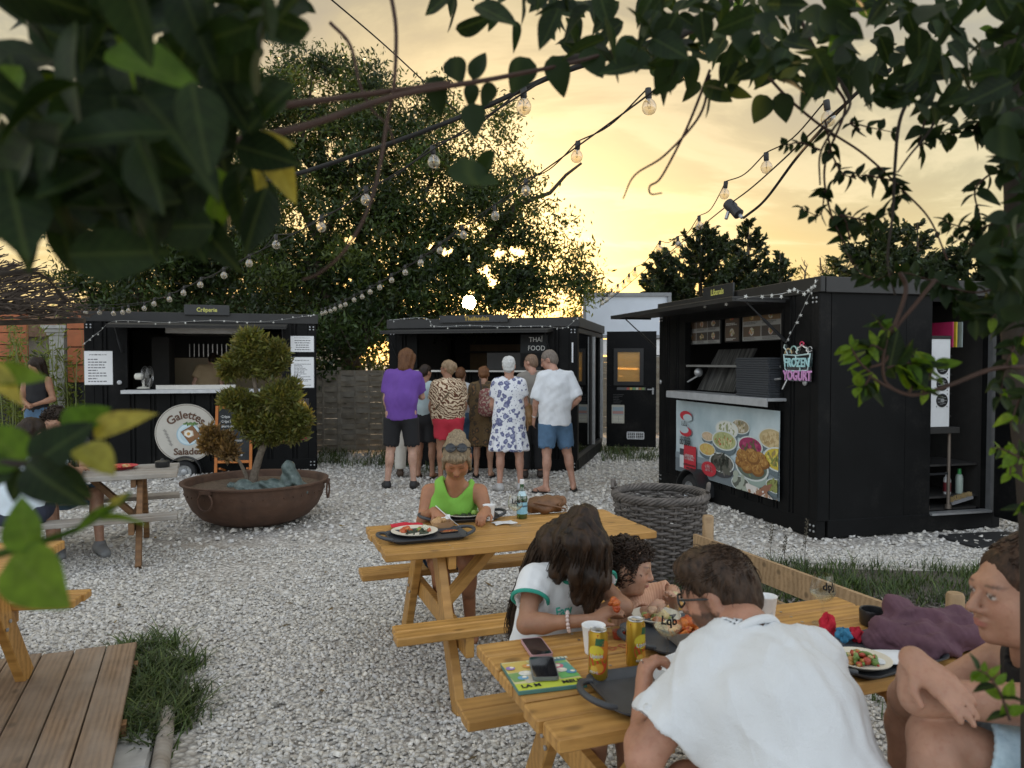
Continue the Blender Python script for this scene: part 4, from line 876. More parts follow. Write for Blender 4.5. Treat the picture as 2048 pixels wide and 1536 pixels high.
picboard(lib, '', 1371, 634, 1440, 689, .10, 3, 2, 1, True); picboard(lib, '', 1450, 620, 1478, 683, .10, 1, 2, 2, False); picboard(lib, '', 1485, 612, 1563, 682, .10, 2, 2, 3, True)
m = MB(); m.box(((x0+x1)/2, .25, z1-.58), (x1-x0-.1, .5, .025)); m.build('shelf', simple('grey_shelf', (.20, .20, .19), .5), lib)
m = MB(); m.add([(x0+.15, .10, z0+.05), (x0+1.0, .10, z0+.05), (x0+1.08, .32, z0+.55), (x0+.28, .32, z0+.55), (x0+.15, .14, z0+.05), (x0+1.0, .14, z0+.05), (x0+1.08, .36, z0+.55), (x0+.28, .36, z0+.55)], [(0, 1, 2, 3), (7, 6, 5, 4), (0, 4, 5, 1), (3, 2, 6, 7), (0, 3, 7, 4), (1, 5, 6, 2)]); m.build('steel_lid', (lambda n: (n.fin(n.ramp(n.noise(n.coord((9, 1, .6), rnd=False), 3, 4), [(.4, (.06, .06, .06)), (.62, (.20, .20, .195))]), .35, .6)))(NT('streaked_steel')), lib)
# tray stack on the counter
q = onplane(lib, 1529, 790, 1, .02); t = thing('tray', 'bottom of the stack of dark trays on the right stall counter', 'tray', TM[lib.name] @ Vector((q.x-.02, .08, z0+.04)), TM[lib.name].to_euler().z, 'dark trays stacked on the counter')
m = MB(); m.box((0, 0, .006), (.62, .40, .012), bev=.005); m.box((0, -.195, .016), (.60, .014, .014)); m.box((0, .195, .016), (.60, .014, .014)); m.box((-.303, 0, .016), (.014, .376, .014)); m.box((.303, 0, .016), (.014, .376, .014)); m.build('shell', MAT['tray'], t)
for k in range(1, 17):
 c = dup(t); c.location = Vector(t.location)+Vector((random.uniform(-.008, .008), random.uniform(-.008, .008), .0235*k)); c['label'] = 'topmost of the dark trays stacked on the right stall counter' if k == 16 else 'dark tray, '+'second third fourth fifth sixth seventh eighth ninth tenth eleventh twelfth thirteenth fourteenth fifteenth sixteenth'.split()[k-1]+' from the bottom of the stack on the right counter'
# lamp arm inside the hatch
m = MB(); m.tube([(x1-.45, .2, z1-.62), (x1-.4, .0, z1-.68), (x1-.2, -.06, z1-.72), (x1+.02, -.05, z1-.70)], .012, 8); m.build('hose', MAT['alu'], lib, False, 50)
m = MB(); m.sphere((x0+.28, .05, z1-.66), .055, 14, 10); m.tube([(x0+.28, .05, z1-.7), (x0+.1, .0, z1-.78)], .012, 8); m.build('spot_lamp', MAT['alu'], lib, False, 50)
wheel(lib, onplane(lib, 1390, 985, 1, -.1).x, .09, .22, -.09)
for (u, v) in ((1322, 764), (1611, 765)):
 q = onplane(lib, u, v, 1, -.01); m = MB(); m.lathe([(.03, 0), (.03, .012), (.02, .02)], 14, frame(q, (1, 0, 0), (0, 0, 1))); m.build('hatch_lock', MAT['alu'], lib)
# banner with bowls of food
A, B_ = onplane(lib, 1352, 950, 1, -.03), onplane(lib, 1561, 811, 1, -.03); bz0, bz1 = onplane(lib, 1561, 1003, 1, -.03).z, onplane(lib, 1352, 800, 1, -.03).z
bw, bh = B_.x-A.x, bz1-bz0; random.seed(12); t = thing('banner', 'pale blue food banner with bowls of falafel and hummus under the right stall hatch', 'banner', TM[lib.name] @ Vector(((A.x+B_.x)/2, -.028, (bz0+bz1)/2)), TM[lib.name].to_euler().z)
m = MB(); m.grid(lambda a, b: ((a-.5)*bw, -.004+.004*math.sin(a*9+b*4)*b*(1-b)*2, (b-.5)*bh), 14, 8); m.build('sheet', (lambda n: n.fin(n.ramp(n.noise(n.coord(rnd=False), 2.2, 4), [(.35, (.36, .46, .50)), (.68, (.55, .64, .67))]), .55))(NT('banner_vinyl')), t, False, 60)
p = Prt(.0001); p.clip = (bw/2-.004, bh/2-.004); p.ky = bh/bw*1.15; cxb = (A.x+B_.x)/2; X = lambda f: onplane(lib, 1352+209*f, 880, 1, -.03).x-cxb; Z = lambda f: (f-.5)*bh; U = bw/100.
rim = (.58, .62, .60)
def bowl(fx, fz, r, food, cols, n=40, sp=.14, out=(.12, .16, .18), rimc=rim, fz2=None):
 x, y = X(fx), Z(fz); px_ = r/U; r = (X(fx+px_/100)-X(fx-px_/100))/2; p.ky = (2.09*px_/(150+42*fx)*bh)/r*1.05; p.ell(x, y-r*.45*p.ky, r*.92, r*.75, out, n=24); p.ell(x, y, r, r*.8, rimc, n=28); p.ell(x, y, r*.9, r*.7, food, n=28); p.specks(x, y, r*.72, r*.52, cols, n, r*sp)
p.rect(0, -bh*.40, bw, bh*.2, (.16, .19, .21)); p.rect(0, -bh*.27, bw, bh*.08, (.24, .29, .32))
tan = (.50, .33, .13); grn = (.14, .20, .05)
bowl(.62, .76, 9*U, (.30, .25, .16), [(.5, .42, .28), (.18, .16, .06), (.55, .5, .4)], 40)
bowl(.49, .70, 11*U, (.66, .66, .60), [(.70, .70, .64), (.30, .33, .18)], 30, .12); bowl(.92, .68, 13*U, (.48, .38, .20), [(.58, .46, .26), (.42, .30, .14)], 80, .11)
bowl(.31, .57, 6*U, (.50, .38, .25), [(.6, .45, .3)], 20); bowl(.47, .555, 12*U, (.40, .42, .20), [(.55, .52, .28), (.45, .12, .05), (.25, .3, .1)], 60, .10)
bowl(.72, .55, 12*U, (.30, .03, .10), [(.42, .06, .15), (.2, .02, .07), (.12, .10, .05)], 50, .12)
bowl(.99, .46, 15*U, (.55, .42, .05), [(.65, .55, .12), (.2, .22, .06), (.3, .22, .08)], 60, .10); bowl(.31, .40, 8*U, (.55, .38, .10), [(.6, .45, .15), (.6, .3, .1)], 30)
bowl(.45, .27, 12*U, (.045, .05, .035), [(.10, .10, .08), (.03, .035, .025), (.16, .15, .13)], 40, .26, (.05, .05, .055)); bowl(.74, .30, 16*U, (.12, .15, .12), [(.2, .25, .12)], 10, .1, (.30, .38, .34))
for dx, dz in ((-.09, .06), (.0, .09), (.08, .07), (-.1, -.02), (-.03, .0), (.06, -.01), (.11, .02), (-.04, -.07), (.06, -.08), (.02, .05)):
 x, y = X(.74+dx), Z(.36+dz); p.ell(x, y, 5.4*U, 5.0*U, (.20, .085, .02), n=14, wob=.05).ell(x-.5*U, y+.7*U, 4.6*U, 4.2*U, (.34, .165, .04), n=14, wob=.06); p.specks(x-.6*U, y+.9*U, 3.4*U, 3*U, [(.46, .26, .08), (.24, .10, .025)], 14, .9*U)
bowl(.97, .16, 9*U, (.14, .15, .05), [(.25, .27, .08)], 24, .25); bowl(.64, .08, 9*U, (.10, .11, .09), [(.2, .2, .15)], 8, .1)
for k in range(8): p.ell(X(.64)+random.uniform(-6, 6)*U, Z(.09)+random.uniform(-5, 5)*U, 2.6*U, 3.2*U, (.36, .40, .33), random.uniform(0, 3), 12)
p.ell(X(.86), Z(-.02), 15*U, 6.5*U, (.66, .62, .58), -.25, 24, wob=.06).ell(X(.84), Z(.05), 9*U, 3.4*U, (.28, .13, .08), .5, 16, wob=.15).specks(X(.86), Z(.0), 12*U, 5*U, [(.75, .72, .68), (.35, .2, .12)], 30, 1.1*U)
rd = (.50, .03, .045)
p.ky = 1.; U = (X(.2)-X(.1))/10; V_ = bh/78
p.ell(X(.11), Z(.80), 5.8*U, 5.2*V_, rd, n=24).ell(X(.128), Z(.775), 4.4*U, 3.9*V_, (.46, .55, .58), n=20).ell(X(.11), Z(.58), 5.8*U, 5.2*V_, rd, n=24).ell(X(.095), Z(.605), 4.4*U, 3.9*V_, (.46, .55, .58), n=20)
p.rect(X(.15), Z(.23), 12*U, 11*U, rd).lines(X(.10), Z(.20), X(.20), Z(.27), 4, .9*U, (.7, .6, .6), .3).rect(X(.075), Z(.25), 4*U, 12*U, (.62, .66, .68)).rect(X(.075), Z(.29), 4*U, 3*U, (.05, .05, .06))
p.ell(X(.335), Z(.15), 6.4*U, 7.5*V_, rd, n=22).lines(X(.30), Z(.12), X(.37), Z(.20), 5, .8*U, (.7, .55, .55), .2, False)
p.build('print', MAT['printmatt'], t, frame((0, -.0105, 0), (1, 0, 0), (0, 0, 1)))
dk = simple('dark_lettering', (.03, .03, .03), .6); rdm = simple('red_lettering', rd, .6)
FR = lambda fx, fz, y=-.036: frame((X(fx), y, Z(fz)), (1, 0, 0), (0, 0, 1))
text('LES DÉLICES', .068, dk, t, FR(.11, .475), bold=.001, squeeze=.75); text('DU LIBAN', .085, dk, t, FR(.11, .425), bold=.002, squeeze=.75)
text('ﻟﺬﺍﺋﺬ', .08, dk, t, FR(.10, .685)); text('LES DÉLICES DU LIBAN', .03, dk, t, FR(.15, .13)); text('lesdelicesduliban_traiteur', .03, dk, t, FR(.18, .09))
# frozen yogurt neon-style sign
q = onplane(lib, 1597, 722, 1, -.03); q2 = onplane(lib, 1627, 722, 1, -.03); sc = (q2.x-q.x)/30.
t = thing('neon_sign', 'frozen yogurt sign, unlit tubes shaped as two ice cream cups', 'sign', TM[lib.name] @ q, TM[lib.name].to_euler().z)
zc = lambda v: (onplane(lib, 1597, v, 1, -.03).z-q.z)
SX = lambda u: (u-1597)*sc
pb = [(1566, 690), (1572, 684), (1582, 700), (1595, 692), (1606, 683), (1616, 694), (1626, 702), (1624, 740), (1624, 763), (1572, 762), (1568, 720)]
m = MB(); m.poly([(SX(u), .004, zc(v)) for u, v in pb], thick=.006, ax=(0, -1, 0)); m.build('backing', glassy('smoked_acrylic', (.25, .25, .25), .06, .15), t)
def ntube(name, pts, col, r=.007):
 m = MB(); m.tube([Vector((SX(u), -.012, zc(v))) for u, v in pts], r, 6); m.build(name, simple(name+'_silicone', col, .4), t, False, 60)
ar = lambda cx, cy, rx, ry, a0, a1, n=12: [(cx+rx*math.cos(R(a0+(a1-a0)*i/n)), cy-ry*math.sin(R(a0+(a1-a0)*i/n))) for i in range(n+1)]
ntube('cup_tube', [(1568, 708), (1571, 738), (1575, 742), (1600, 742), (1603, 738), (1595, 722), (1593, 712)], (.55, .72, .72)); ntube('cup_tube', [(1597, 742), (1618, 740), (1623, 707)], (.55, .72, .72)); ntube('cup_tube', [(1568, 709), (1596, 711), (1623, 708)], (.55, .72, .72))
ntube('scoop_tube', ar(1578, 707, 7, 10, 0, 180), (.6, .45, .25)); ntube('scoop_tube', ar(1589, 705, 7, 13, 0, 180), (.35, .55, .5)); ntube('cream_tube', [(1596, 708), (1594, 703), (1598, 700), (1597, 696), (1602, 694), (1606, 690), (1611, 695), (1616, 697), (1615, 702), (1619, 704), (1618, 708)], (.8, .8, .76)); ntube('cherry_tube', ar(1606, 688, 3.5, 4, -90, 250), (.6, .05, .12)); ntube('spoon_tube', [(1570, 688), (1568, 694), (1572, 698), (1576, 708)], (.6, .7, .68)); ntube('strawberry_tube', ar(1622, 699, 4, 5, 0, 330), (.45, .45, .44), .004)
text('FROZEN', .118, simple('pale_cyan_lettering', (.40, .68, .70), .4), t, frame((SX(1597), -.02, zc(726)), (1, 0, 0), (0, 0, 1)), bold=.003, squeeze=.86, depth=.005)
text('YOGURT', .128, simple('pink_lettering', (.62, .30, .58), .4), t, frame((SX(1598), -.02, zc(752)), (1, 0, 0), (0, 0, 1)), bold=.004, squeeze=.83, depth=.005)
m = MB(); m.tube([Vector((SX(1575), -.01, zc(760))), Vector((SX(1570), -.015, zc(772))), Vector((SX(1563), 0, zc(780)))], .006, 6); m.build('lead', MAT['white'], t, False, 60)
# right-hand side of the stall: door opening with shelves
S0, S1 = onplane(lib, 1860, 1000, 0, W), onplane(lib, 1998, 1000, 0, W); sy0, sy1 = S0.y, min(S1.y, D-.14); st_ = onplane(lib, 1870, 603, 0, W).z; sb_ = .17
m = MB(); m.box((W-.025, (.13+sy0-.3)/2, (sb_+H-.14)/2), (.045, sy0-.3-.13, H-.14-sb_)); m.build('side_panel', MAT['black'], lib)
m = MB(); m.box((W-.028, sy0-.148, (sb_+H-.14)/2), (.045, .292, H-.14-sb_)); m.build('side_panel', MAT['black'], lib)
m = MB(); m.box((W-.026, (sy0+sy1)/2, (st_+H-.14)/2), (.045, sy1-sy0-.004, H-.14-st_)); m.build('side_lintel', MAT['black'], lib)
m = MB(); m.box((W-.022, sy1+.02, (sb_+st_)/2), (.055, .04, st_-sb_)); m.build('door_jamb', simple('dark_alu', (.16, .165, .17), .5, .5), lib)
m = MB(); m.box((W-.02, (sy0+sy1)/2, sb_+.012), (.10, sy1-sy0, .02)); m.build('door_sill', MAT['alu'], lib)
m = MB()
for zc_ in (.62, .30): m.box((W-.45, (sy0+sy1)/2, zc_), (.5, sy1-sy0+.2, .02))
for zc_ in (1.08, 1.32, 1.52, 1.72): m.box((W-.72, (sy0+sy1)/2+.1, zc_), (.35, sy1-sy0, .018))
m.build('shelf', simple('dark_shelf', (.045, .042, .04), .6), lib)
m = MB(); m.box((W-.16, sy0+.21, .985), (.22, .36, .06), bev=.004); m.build('stool_top', MAT['interior'], lib)
for y in (sy0+.07, sy0+.33):
 m = MB(); m.tube([(W-.12, y, .97), (W-.12, y, .20)], .017, 10); m.tube([(W-.12, y, .24), (W-.12, y, .20)], .03, 12); m.build('leg', simple('dull_steel_leg', (.22, .18, .15), .45, .5), lib, False, 50)
m = MB(); m.beam((W-.12, sy0+.07, .55), (W-.12, sy0+.33, .55), .02, .02); m.build('stretcher', MAT['blackplastic'], lib)
sm = lib
def side_thing(name, label, cat, y, z, dx=.15): 
 return thing(name, label, cat, TM[lib.name] @ Vector((W-dx, y, z)), TM[lib.name].to_euler().z+R(90))
t = side_thing('fan_unit', 'white upright box with three small round fans in the right stall doorway', 'fan unit', sy0+.14, 1.0, .06)
fh = .86; m = MB(); m.box((0, .1, fh/2+.02), (.26, .2, fh), bev=.004); m.build('case', MAT['whiteplastic'], t)
m = MB(); m.box((0, .1, fh+.035), (.27, .21, .03)); m.build('lid', MAT['interior'], t)
for z in (.28, .44, .60):
 m = MB(); m.lathe([(.066, 0), (.066, .006), (.058, .008), (.058, -.004)], 28, frame((.035, -.001, z), (1, 0, 0), (0, 0, 1))); f = m.build('fan', MAT['blackplastic'], t, False, 40)
 m = MB(); m.lathe([(.02, .004), (.02, .012)], 14, frame((.035, -.001, z), (1, 0, 0), (0, 0, 1)))
 for k in range(7): a = k*2*math.pi/7; m.box((.036*math.cos(a), .036*math.sin(a), .006), (.036, .006, .003), frame((.035, -.002, z), (1, 0, 0), (0, 0, 1)))
 m.build('blade', MAT['alu'], f)
 m = MB()
 for k in range(4): a = R(45+90*k); m.lathe([(.005, 0), (.005, .003)], 8, frame((.035+.088*math.cos(a), -.001, z+.088*math.sin(a)), (1, 0, 0), (0, 0, 1)))
 m.build('screw', MAT['blackplastic'], f)
for k, (lab, y, c, tp, hh) in enumerate((('white cleaning bottle with a dark red label on the low shelf', sy0+.47, (.75, .75, .74), (.75, .75, .74), .22), ('pale spray can with a green cap beside the white bottle', sy0+.62, (.42, .50, .45), (.06, .35, .10), .25), ('turquoise detergent bottle behind the stool legs', sy0+.20, (.06, .20, .19), (.08, .12, .12), .26))):
 t = side_thing('bottle', lab, 'bottle', y, .312, .28); m = MB(); m.lathe([(.034, 0), (.036, .01), (.036, hh*.62), (.03, hh*.76), (.016, hh*.8)], 18); m.build('body', simple('bottle_plastic', c, .35), t, False, 40)
 m = MB(); m.lathe([(.018, hh*.8), (.018, hh), (.012, hh*1.02)], 14); m.build('cap', simple('cap_plastic', tp, .4), t, False, 40)
 if k == 0: m = MB(); m.lathe([(.0365, hh*.12), (.0365, hh*.55)], 18, None, False, False); m.build('label_band', simple('dark_red_label', (.22, .03, .04), .5), t, False, 40)
for k, (dy, col, lab) in enumerate(((0.0, (.42, .02, .10), 'wine red chopping board standing on the top shelf of the doorway'), (.10, (.50, .03, .12), 'pink red chopping board leaning next to the wine red one'), (.17, (.62, .50, .04), 'yellow chopping board standing on the top shelf'), (.24, (.28, .33, .33), 'grey plastic chopping board leaning at the right of the yellow one'))):
 t = side_thing('chopping_board', lab, 'chopping board', sy0+(.16, .33, .375, .44)[k], 1.80, .24 if k == 0 else .10); m = MB(); m.box((0, .14, .125), (.3 if k == 0 else .012, .012 if k == 0 else .30, .25), bev=.003); m.build('board', simple('board_plastic', col, .5), t)
for k, (y, z) in enumerate(((sy0+.42, 1.53), (sy0+.60, 1.53), (sy0+.5, 1.33), (sy0+.62, 1.09))):
 t = side_thing('storage_box', ('milky storage box on the upper wire shelf, next to the fan unit', 'milky storage box on the upper wire shelf, at the door jamb', 'frosted storage box on the middle shelf of the doorway', 'blue grey storage box on the lowest wire shelf')[k], 'storage box', y, z, .72)
 m = MB(); m.box((0, .0, .065), (.17, .25, .13), bev=.01); m.build('tub', simple('milky_plastic', (.24, .26, .28) if k < 3 else (.10, .13, .16), .4), t)
 m = MB(); m.box((0, .0, .138), (.18, .26, .014), bev=.004); m.build('lid', simple('milky_lid', (.30, .32, .33), .4), t)
t = side_thing('broom_head', 'wooden broom head with pale bristles lying on the doorway floor', 'broom', sy0+.52, .22, .16)
m = MB(); m.beam((-.13, 0, .02), (.13, 0, .075), .05, .03); m.build('block', simple('grey_block', (.25, .25, .26), .6), t)
m = MB(); rr = random.Random(2)
for i in range(120):
 s = rr.uniform(-.13, .13); b = Vector((s, rr.uniform(-.02, .02), .05+s*.2)); m.tube([b, b+Vector((-.012+rr.gauss(0, .006), rr.gauss(0, .006), .055))], .0022, 3, False)
kind(m.build('bristle', simple('straw_bristle', (.42, .30, .14), .8), t), 'stuff')
# opened side door standing out at the far right edge
hp = Vector((W+.03, sy1+.05, 0)); Mo = Matrix.Translation(hp) @ Matrix.Rotation(R(-8), 4, 'Z')
m = MB()
for (cx, cz, sx, sz) in ((.45, 2.0, .9, .24), (.45, .68, .9, 1.1), (.1, 1.55, .2, .655), (.8, 1.55, .2, .655)): m.box((cx, 0, cz), (sx-.002, .05, sz), Mo)
door = m.build('door', MAT['black'], lib)
m = MB()
for (cx, cz, sx, sz) in ((.45, 1.87, .5, .04), (.45, 1.24, .5, .04), (.21, 1.555, .03, .59), (.69, 1.555, .03, .59)): m.box((cx, 0, cz), (sx, .07, sz), Mo)
m.build('window_frame', MAT['darkroof'], door); m = MB(); m.box((.45, 0, 1.55), (.45, .008, .6), Mo); m.build('pane', MAT['darkglass'], door)
vent(door, Mo @ Matrix.Translation((.42, .034, .36)) @ Matrix.Rotation(R(180), 4, 'Z'))
m = MB(); q = G(1990, 1082); m.box((0, 0, .012), (.78, .5, .02), bev=.005); o = m.build('rubber_mat', MAT['rubber'], None, M=Matrix.Translation(G(1985, 1082)) @ Matrix.Rotation(.2, 4, 'Z')); tag(o, 'flat black mat lying on the gravel by the right stall door', 'mat')
# ------------------------------------------------------------------ deck, picnic tables, rail, planter, basket
AL, NL = Vector((.94, .34, 0)).normalized(), Vector((-.34, .94, 0)).normalized()
TA = math.atan2(AL.y, AL.x)
def picnic(label, c, ang, m, L_=1.5, wt=.68, z0=0., zt=.72, zb=.41, mleg=None, seed=0):
 rr = random.Random(seed); mleg = mleg or m
 t = thing('picnic_table', label, 'picnic table', (c[0], c[1], z0), ang, 'picnic tables'); n = 6; pw = wt/n
 for k in range(n):
  b = MB(); y = -wt/2+pw*(k+.5); b.box((rr.uniform(-.006, .006), y, zt-.02+rr.uniform(-.001, .001)), (L_, pw-.010, .04), bev=.005); b.build('plank', m, t)
 for s in (-1, 1):
  for k in (0, 1):
   b = MB(); y = s*(.44+.095*k); b.box((rr.uniform(-.008, .008), y+wt*.39*0+s*.045, zb-.019), (L_+.08*0, .09, .038), bev=.005); b.build('bench_plank', m, t)
 xe = L_/2-.29; b = MB()
 for k in range(n):
  for s in (-1, 1):
   for e in (-.25, .25): b.lathe([(.0055, zt+.0006), (.0055, zt+.0012), (.002, zt+.0008)], 7, Matrix.Translation((s*(xe-.047), -wt/2+pw*(k+.5+e), 0)))
 kind(b.build('screws', MAT['steel'], t), 'stuff')
 for s in (-1, 1):
  x = s*xe
  for q in (-1, 1):
   b = MB(); b.beam((x, q*.20, zt-.04), (x, q*.60, .0), .045, .10, (0, q*.8, .5), .004); b.build('leg', mleg, t)
  b = MB(); b.box((x+s*-.048, 0, zb-.038-.05), (.042, 1.22, .10), bev=.004); b.build('bench_beam', mleg, t)
  b = MB(); b.box((x-s*.047, 0, zt-.04-.035), (.04, wt-.06, .07), bev=.004); b.build('top_beam', mleg, t)
  b = MB(); b.beam((x-s*.40, 0, zt-.045), (x-s*.05, 0, zb-.1), .10, .045, (0, 0, 1), .004); b.build('brace', mleg, t)
  b = MB()
  for q in (-1, 1):
   for (y, z) in ((q*.40, zb-.07), (q*.37, zb-.10)): b.lathe([(.009, 0), (.009, .006), (.003, .008)], 8, Matrix.Translation((x+s*.026, y, z)) @ Matrix.Rotation(R(90)*s, 4, 'Y'))
  kind(b.build('bolts', MAT['alu'], t), 'stuff')
 return t
picnic('honey coloured picnic table in the middle where the woman in green eats', (-.015, 4.17), TA, MAT['pine'], seed=1)
picnic('honey coloured picnic table in front with the cans and phones on it', (.70, 2.39), TA, MAT['pine'], seed=2)
picnic('grey weathered picnic table beside the rusty planter', (-3.79, 6.28), math.atan2(.39, .92), MAT['greywood'], 1.8, .72, seed=3, mleg=MAT['brownwood'])
picnic('honey coloured picnic table standing on the wooden deck at the left edge', (-2.72, 2.94), math.atan2(.17, .98), MAT['pine'], z0=.121, seed=4)
# deck
t = thing('wooden_deck', 'low weathered wooden deck in the bottom left corner', 'deck', DK0, math.atan2(-DKX.y, -DKX.x)); rr = random.Random(4)
sy = -1   # local x points against DKX, local -y runs towards the camera
for k in range(16):
 b = MB(); b.box((-.0725-.150*k, -1.75+rr.uniform(-.012, .012), .106+rr.uniform(-.0015, .0015)), (.143, 3.5, .027), bev=.003)
 me = b.mesh('plank'); o = put('plank', me, MAT['deck'], t)
 # turn the plank's own x axis along its length so that the grain follows it
 me.transform(Matrix.Rotation(R(-90), 4, 'Z')); o.rotation_euler = (0, 0, R(90))
for y in (-.25, -.95, -1.65, -2.35, -3.05):
 b = MB(); b.box((-1.2+.02*rr.random(), y, .046), (2.34+.06, .06, .09)); b.build('joist', MAT['brownwood'], t)
# slab and log edging beside the deck
q = G(238, 1490); b = MB(); b.box((0, 0, .015), (.30, .62, .05), bev=.012); o = b.build('paving_slab', MAT['concrete'], None, M=Matrix.Translation(q) @ Matrix.Rotation(R(19), 4, 'Z')); tag(o, 'pale concrete slab beside the deck edge in the grass', 'slab')
q0, q1 = G(335, 1425, .04), G(318, 1545, .04); b = MB(); d = q1-q0; b.tube([q0, q0+d*.5+Vector((.004, 0, .003)), q0+d*1.6], [.034, .036, .034], 12); o = b.build('edging_log', MAT['greywood'], None, smooth=50); tag(o, 'round grey log edging between the grass tuft and the gravel', 'log')
# low rail on the right: post and two ribbed boards
t = thing('low_rail_fence', 'low two board rail of ribbed planks between the tables and the right stall', 'fence', RA); Ti = TM[t.name].inverted()
d = (RB-RA).normalized(); nn = Vector((-d.y, d.x, 0)); Ln = 4.2
def ribbed(z0, z1, L_, y):
 b = MB(); n = 11; prof = []
 for k in range(n):
  a, e = z0+(z1-z0)*k/n, z0+(z1-z0)*(k+1)/n; prof += [(0, a+.001), (-.003, a+.003), (-.003, e-.004), (0, e-.001)]
 vs = []; fs = []
 for (o_, z) in prof:
  for x in (0, L_): p = d*x+nn*(y-o_); vs.append((p.x, p.y, z)); 
 for i in range(len(prof)-1): fs.append((2*i, 2*i+1, 2*i+3, 2*i+2))
 b.add(vs, fs); b.beam(d*0+nn*(y-.016)+Vector((0, 0, (z0+z1)/2)), d*L_+nn*(y-.016)+Vector((0, 0, (z0+z1)/2)), .025, z1-z0); return b
ribbed(.335, .478, Ln, .016).build('board', MAT['railwood'], t); ribbed(.12, .262, Ln, .016).build('board', MAT['railwood'], t)
for x in (.06, 1.9, 3.8): b = MB(); p = d*x+nn*.065; b.tube([(p.x, p.y, 0), (p.x, p.y, .60), (p.x, p.y, .612)], [.038, .038, .032], 14); b.build('post', MAT['railwood'], t, False, 40)
# rusty cauldron planter
PC = P(512, 960, 7.75); PC.z = 0; t = thing('cauldron_planter', 'huge rusty iron cauldron used as planter with ring handles', 'planter', PC)
rim = .44; Rr = .735; prof = [(.22, .0), (.42, .02), (.56, .08), (.65, .17), (.705, .28), (.73, .39), (.735, rim-.02), (.765, rim-.012), (.767, rim+.004), (.735, rim+.008), (.712, rim-.01), (.70, .36), (.66, .25)]
prof = [(r_*.955, z_) for r_, z_ in prof]; b = MB(); b.lathe(prof, 72, None, True, False); b.build('bowl', MAT['rust'], t, False, 50)
for a in (R(-110), R(5), R(120), R(-200)):
 b = MB(); c = Vector((.722*math.cos(a), .722*math.sin(a), rim-.06)); tn = Vector((-math.sin(a), math.cos(a), 0)); b.box((0, 0, 0), (.05, .12, .03), frame(c+Vector((0, 0, .035)), (math.cos(a), math.sin(a), 0), tn)); b.build('lug', MAT['rust'], t)
 b = MB(); b.tube([c+tn*.085*math.cos(k*math.pi/12)+Vector((.012*math.cos(a), .012*math.sin(a), -.055+.085*math.sin(k*math.pi/12))) for k in range(24)], .010, 8, closed=True); b.build('ring_handle', MAT['rust'], t, False, 60)
b = MB()
for k in range(44):
 a = 2*math.pi*k/44; b.sphere((.688*math.cos(a), .688*math.sin(a), .335), .009, 6, 4)
kind(b.build('rivets', MAT['rust'], t, False, 60), 'stuff')
b = MB(); b.grid(lambda u_, v_: (.678*u_*math.cos(v_*2*math.pi), .678*u_*math.sin(v_*2*math.pi), .385+.03*math.sin(u_*7+v_*9)*u_*(1-u_)*3-.015*u_), 10, 40); b.build('soil', MAT['soil'], t, False, 180)
# cloud-pruned bonsai
t = thing('bonsai', 'cloud pruned juniper with bent trunk, green pads and one dead brown pad', 'bonsai', PC+Vector((.0, 0, .38))); BY = 7.8
Tb = TM[t.name].inverted(); q = lambda u, v, y=BY: P(u, v, y)
b = MB(); b.tube([q(505, 985), q(508, 950), q(520, 910), q(532, 880), q(528, 850), q(518, 815), q(512, 780), q(506, 745), q(503, 715)], [.055, .042, .036, .033, .03, .027, .024, .02, .012], 12)
for pts, r in (([q(500, 985), q(492, 950), q(480, 925), q(462, 905), q(440, 890)], [.03, .022, .018, .014, .008]), ([q(520, 825), q(545, 815), q(560, 805)], [.02, .015, .01]), ([q(515, 815), q(495, 808), q(478, 800)], [.018, .014, .008]), ([q(528, 865), q(560, 858), q(585, 850)], [.022, .016, .01]), ([q(530, 860), q(505, 852)], [.018, .01])): b.tube(pts, r, 8)
b.build('trunk', simple('bonsai_bark', (.15, .12, .09), .9, var=.4, nscale=30, bump=.6), t, True, 60)
def snz(d, sd):
 q = np.random.default_rng(sd); o = 0
 for _ in range(5): a = q.normal(0, 1, 3)*3.2; o = o+np.sin(d@a+q.uniform(0, 6))
 return o/3.2
def pad(name, blobs, cols, seed, mat):
 r = np.random.default_rng(seed); Ps, D = [], []
 for u, v, rx, rz in blobs:
  c = np.array(q(u, v, BY+r.uniform(-.05, .05))); s = BY/1500; rx *= .97; rz *= .84; k = int(950*rx*rz/1600)+130
  d_ = r.normal(0, 1, (k, 3)); d_ /= np.linalg.norm(d_, axis=1)[:, None]; rad = (r.uniform(.3, 1, k)**.5*(1+.38*snz(d_, int(u*7+v))))[:, None]; p = c+d_*rad*np.array([rx*s, rx*s*.85, rz*s]); Ps.append(p); D.append(d_+np.array([0, 0, .55]))
 p = np.vstack(Ps); d_ = np.vstack(D); k = 7; n = len(p)
 a = np.repeat(d_, k, 0)+r.normal(0, .65, (n*k, 3)); a /= np.linalg.norm(a, axis=1)[:, None]; b_ = np.cross(a, r.normal(0, 1, (n*k, 3))); b_ /= np.linalg.norm(b_, axis=1)[:, None]
 o = np.repeat(p, k, 0)+r.normal(0, .018, (n*k, 3)); l = np.where(r.uniform(0, 1, n*k) < .16, r.uniform(.05, .10, n*k), r.uniform(.025, .055, n*k))[:, None]; V = np.stack([o, o+a*l*.5+b_*l*.15, o+a*l, o+a*l*.5-b_*l*.15], 1)
 tone = np.repeat(np.asarray(cols)[r.integers(0, len(cols), n)]*r.uniform(.6, 1.3, (n, 1)), k, 0); V4 = V.reshape(-1, 3); c4 = np.repeat(tone, 4, 0); tip = np.tile([0, .3, 1, .3], n*k)[:, None]; c4 = c4*(1-tip*.25)+tip*np.array([.17, .14, .03])*.6
 me = np_mesh(name, V4, np.arange(4*n*k).reshape(-1, 4), c4); me.transform(Tb); return put(name, me, mat, t)
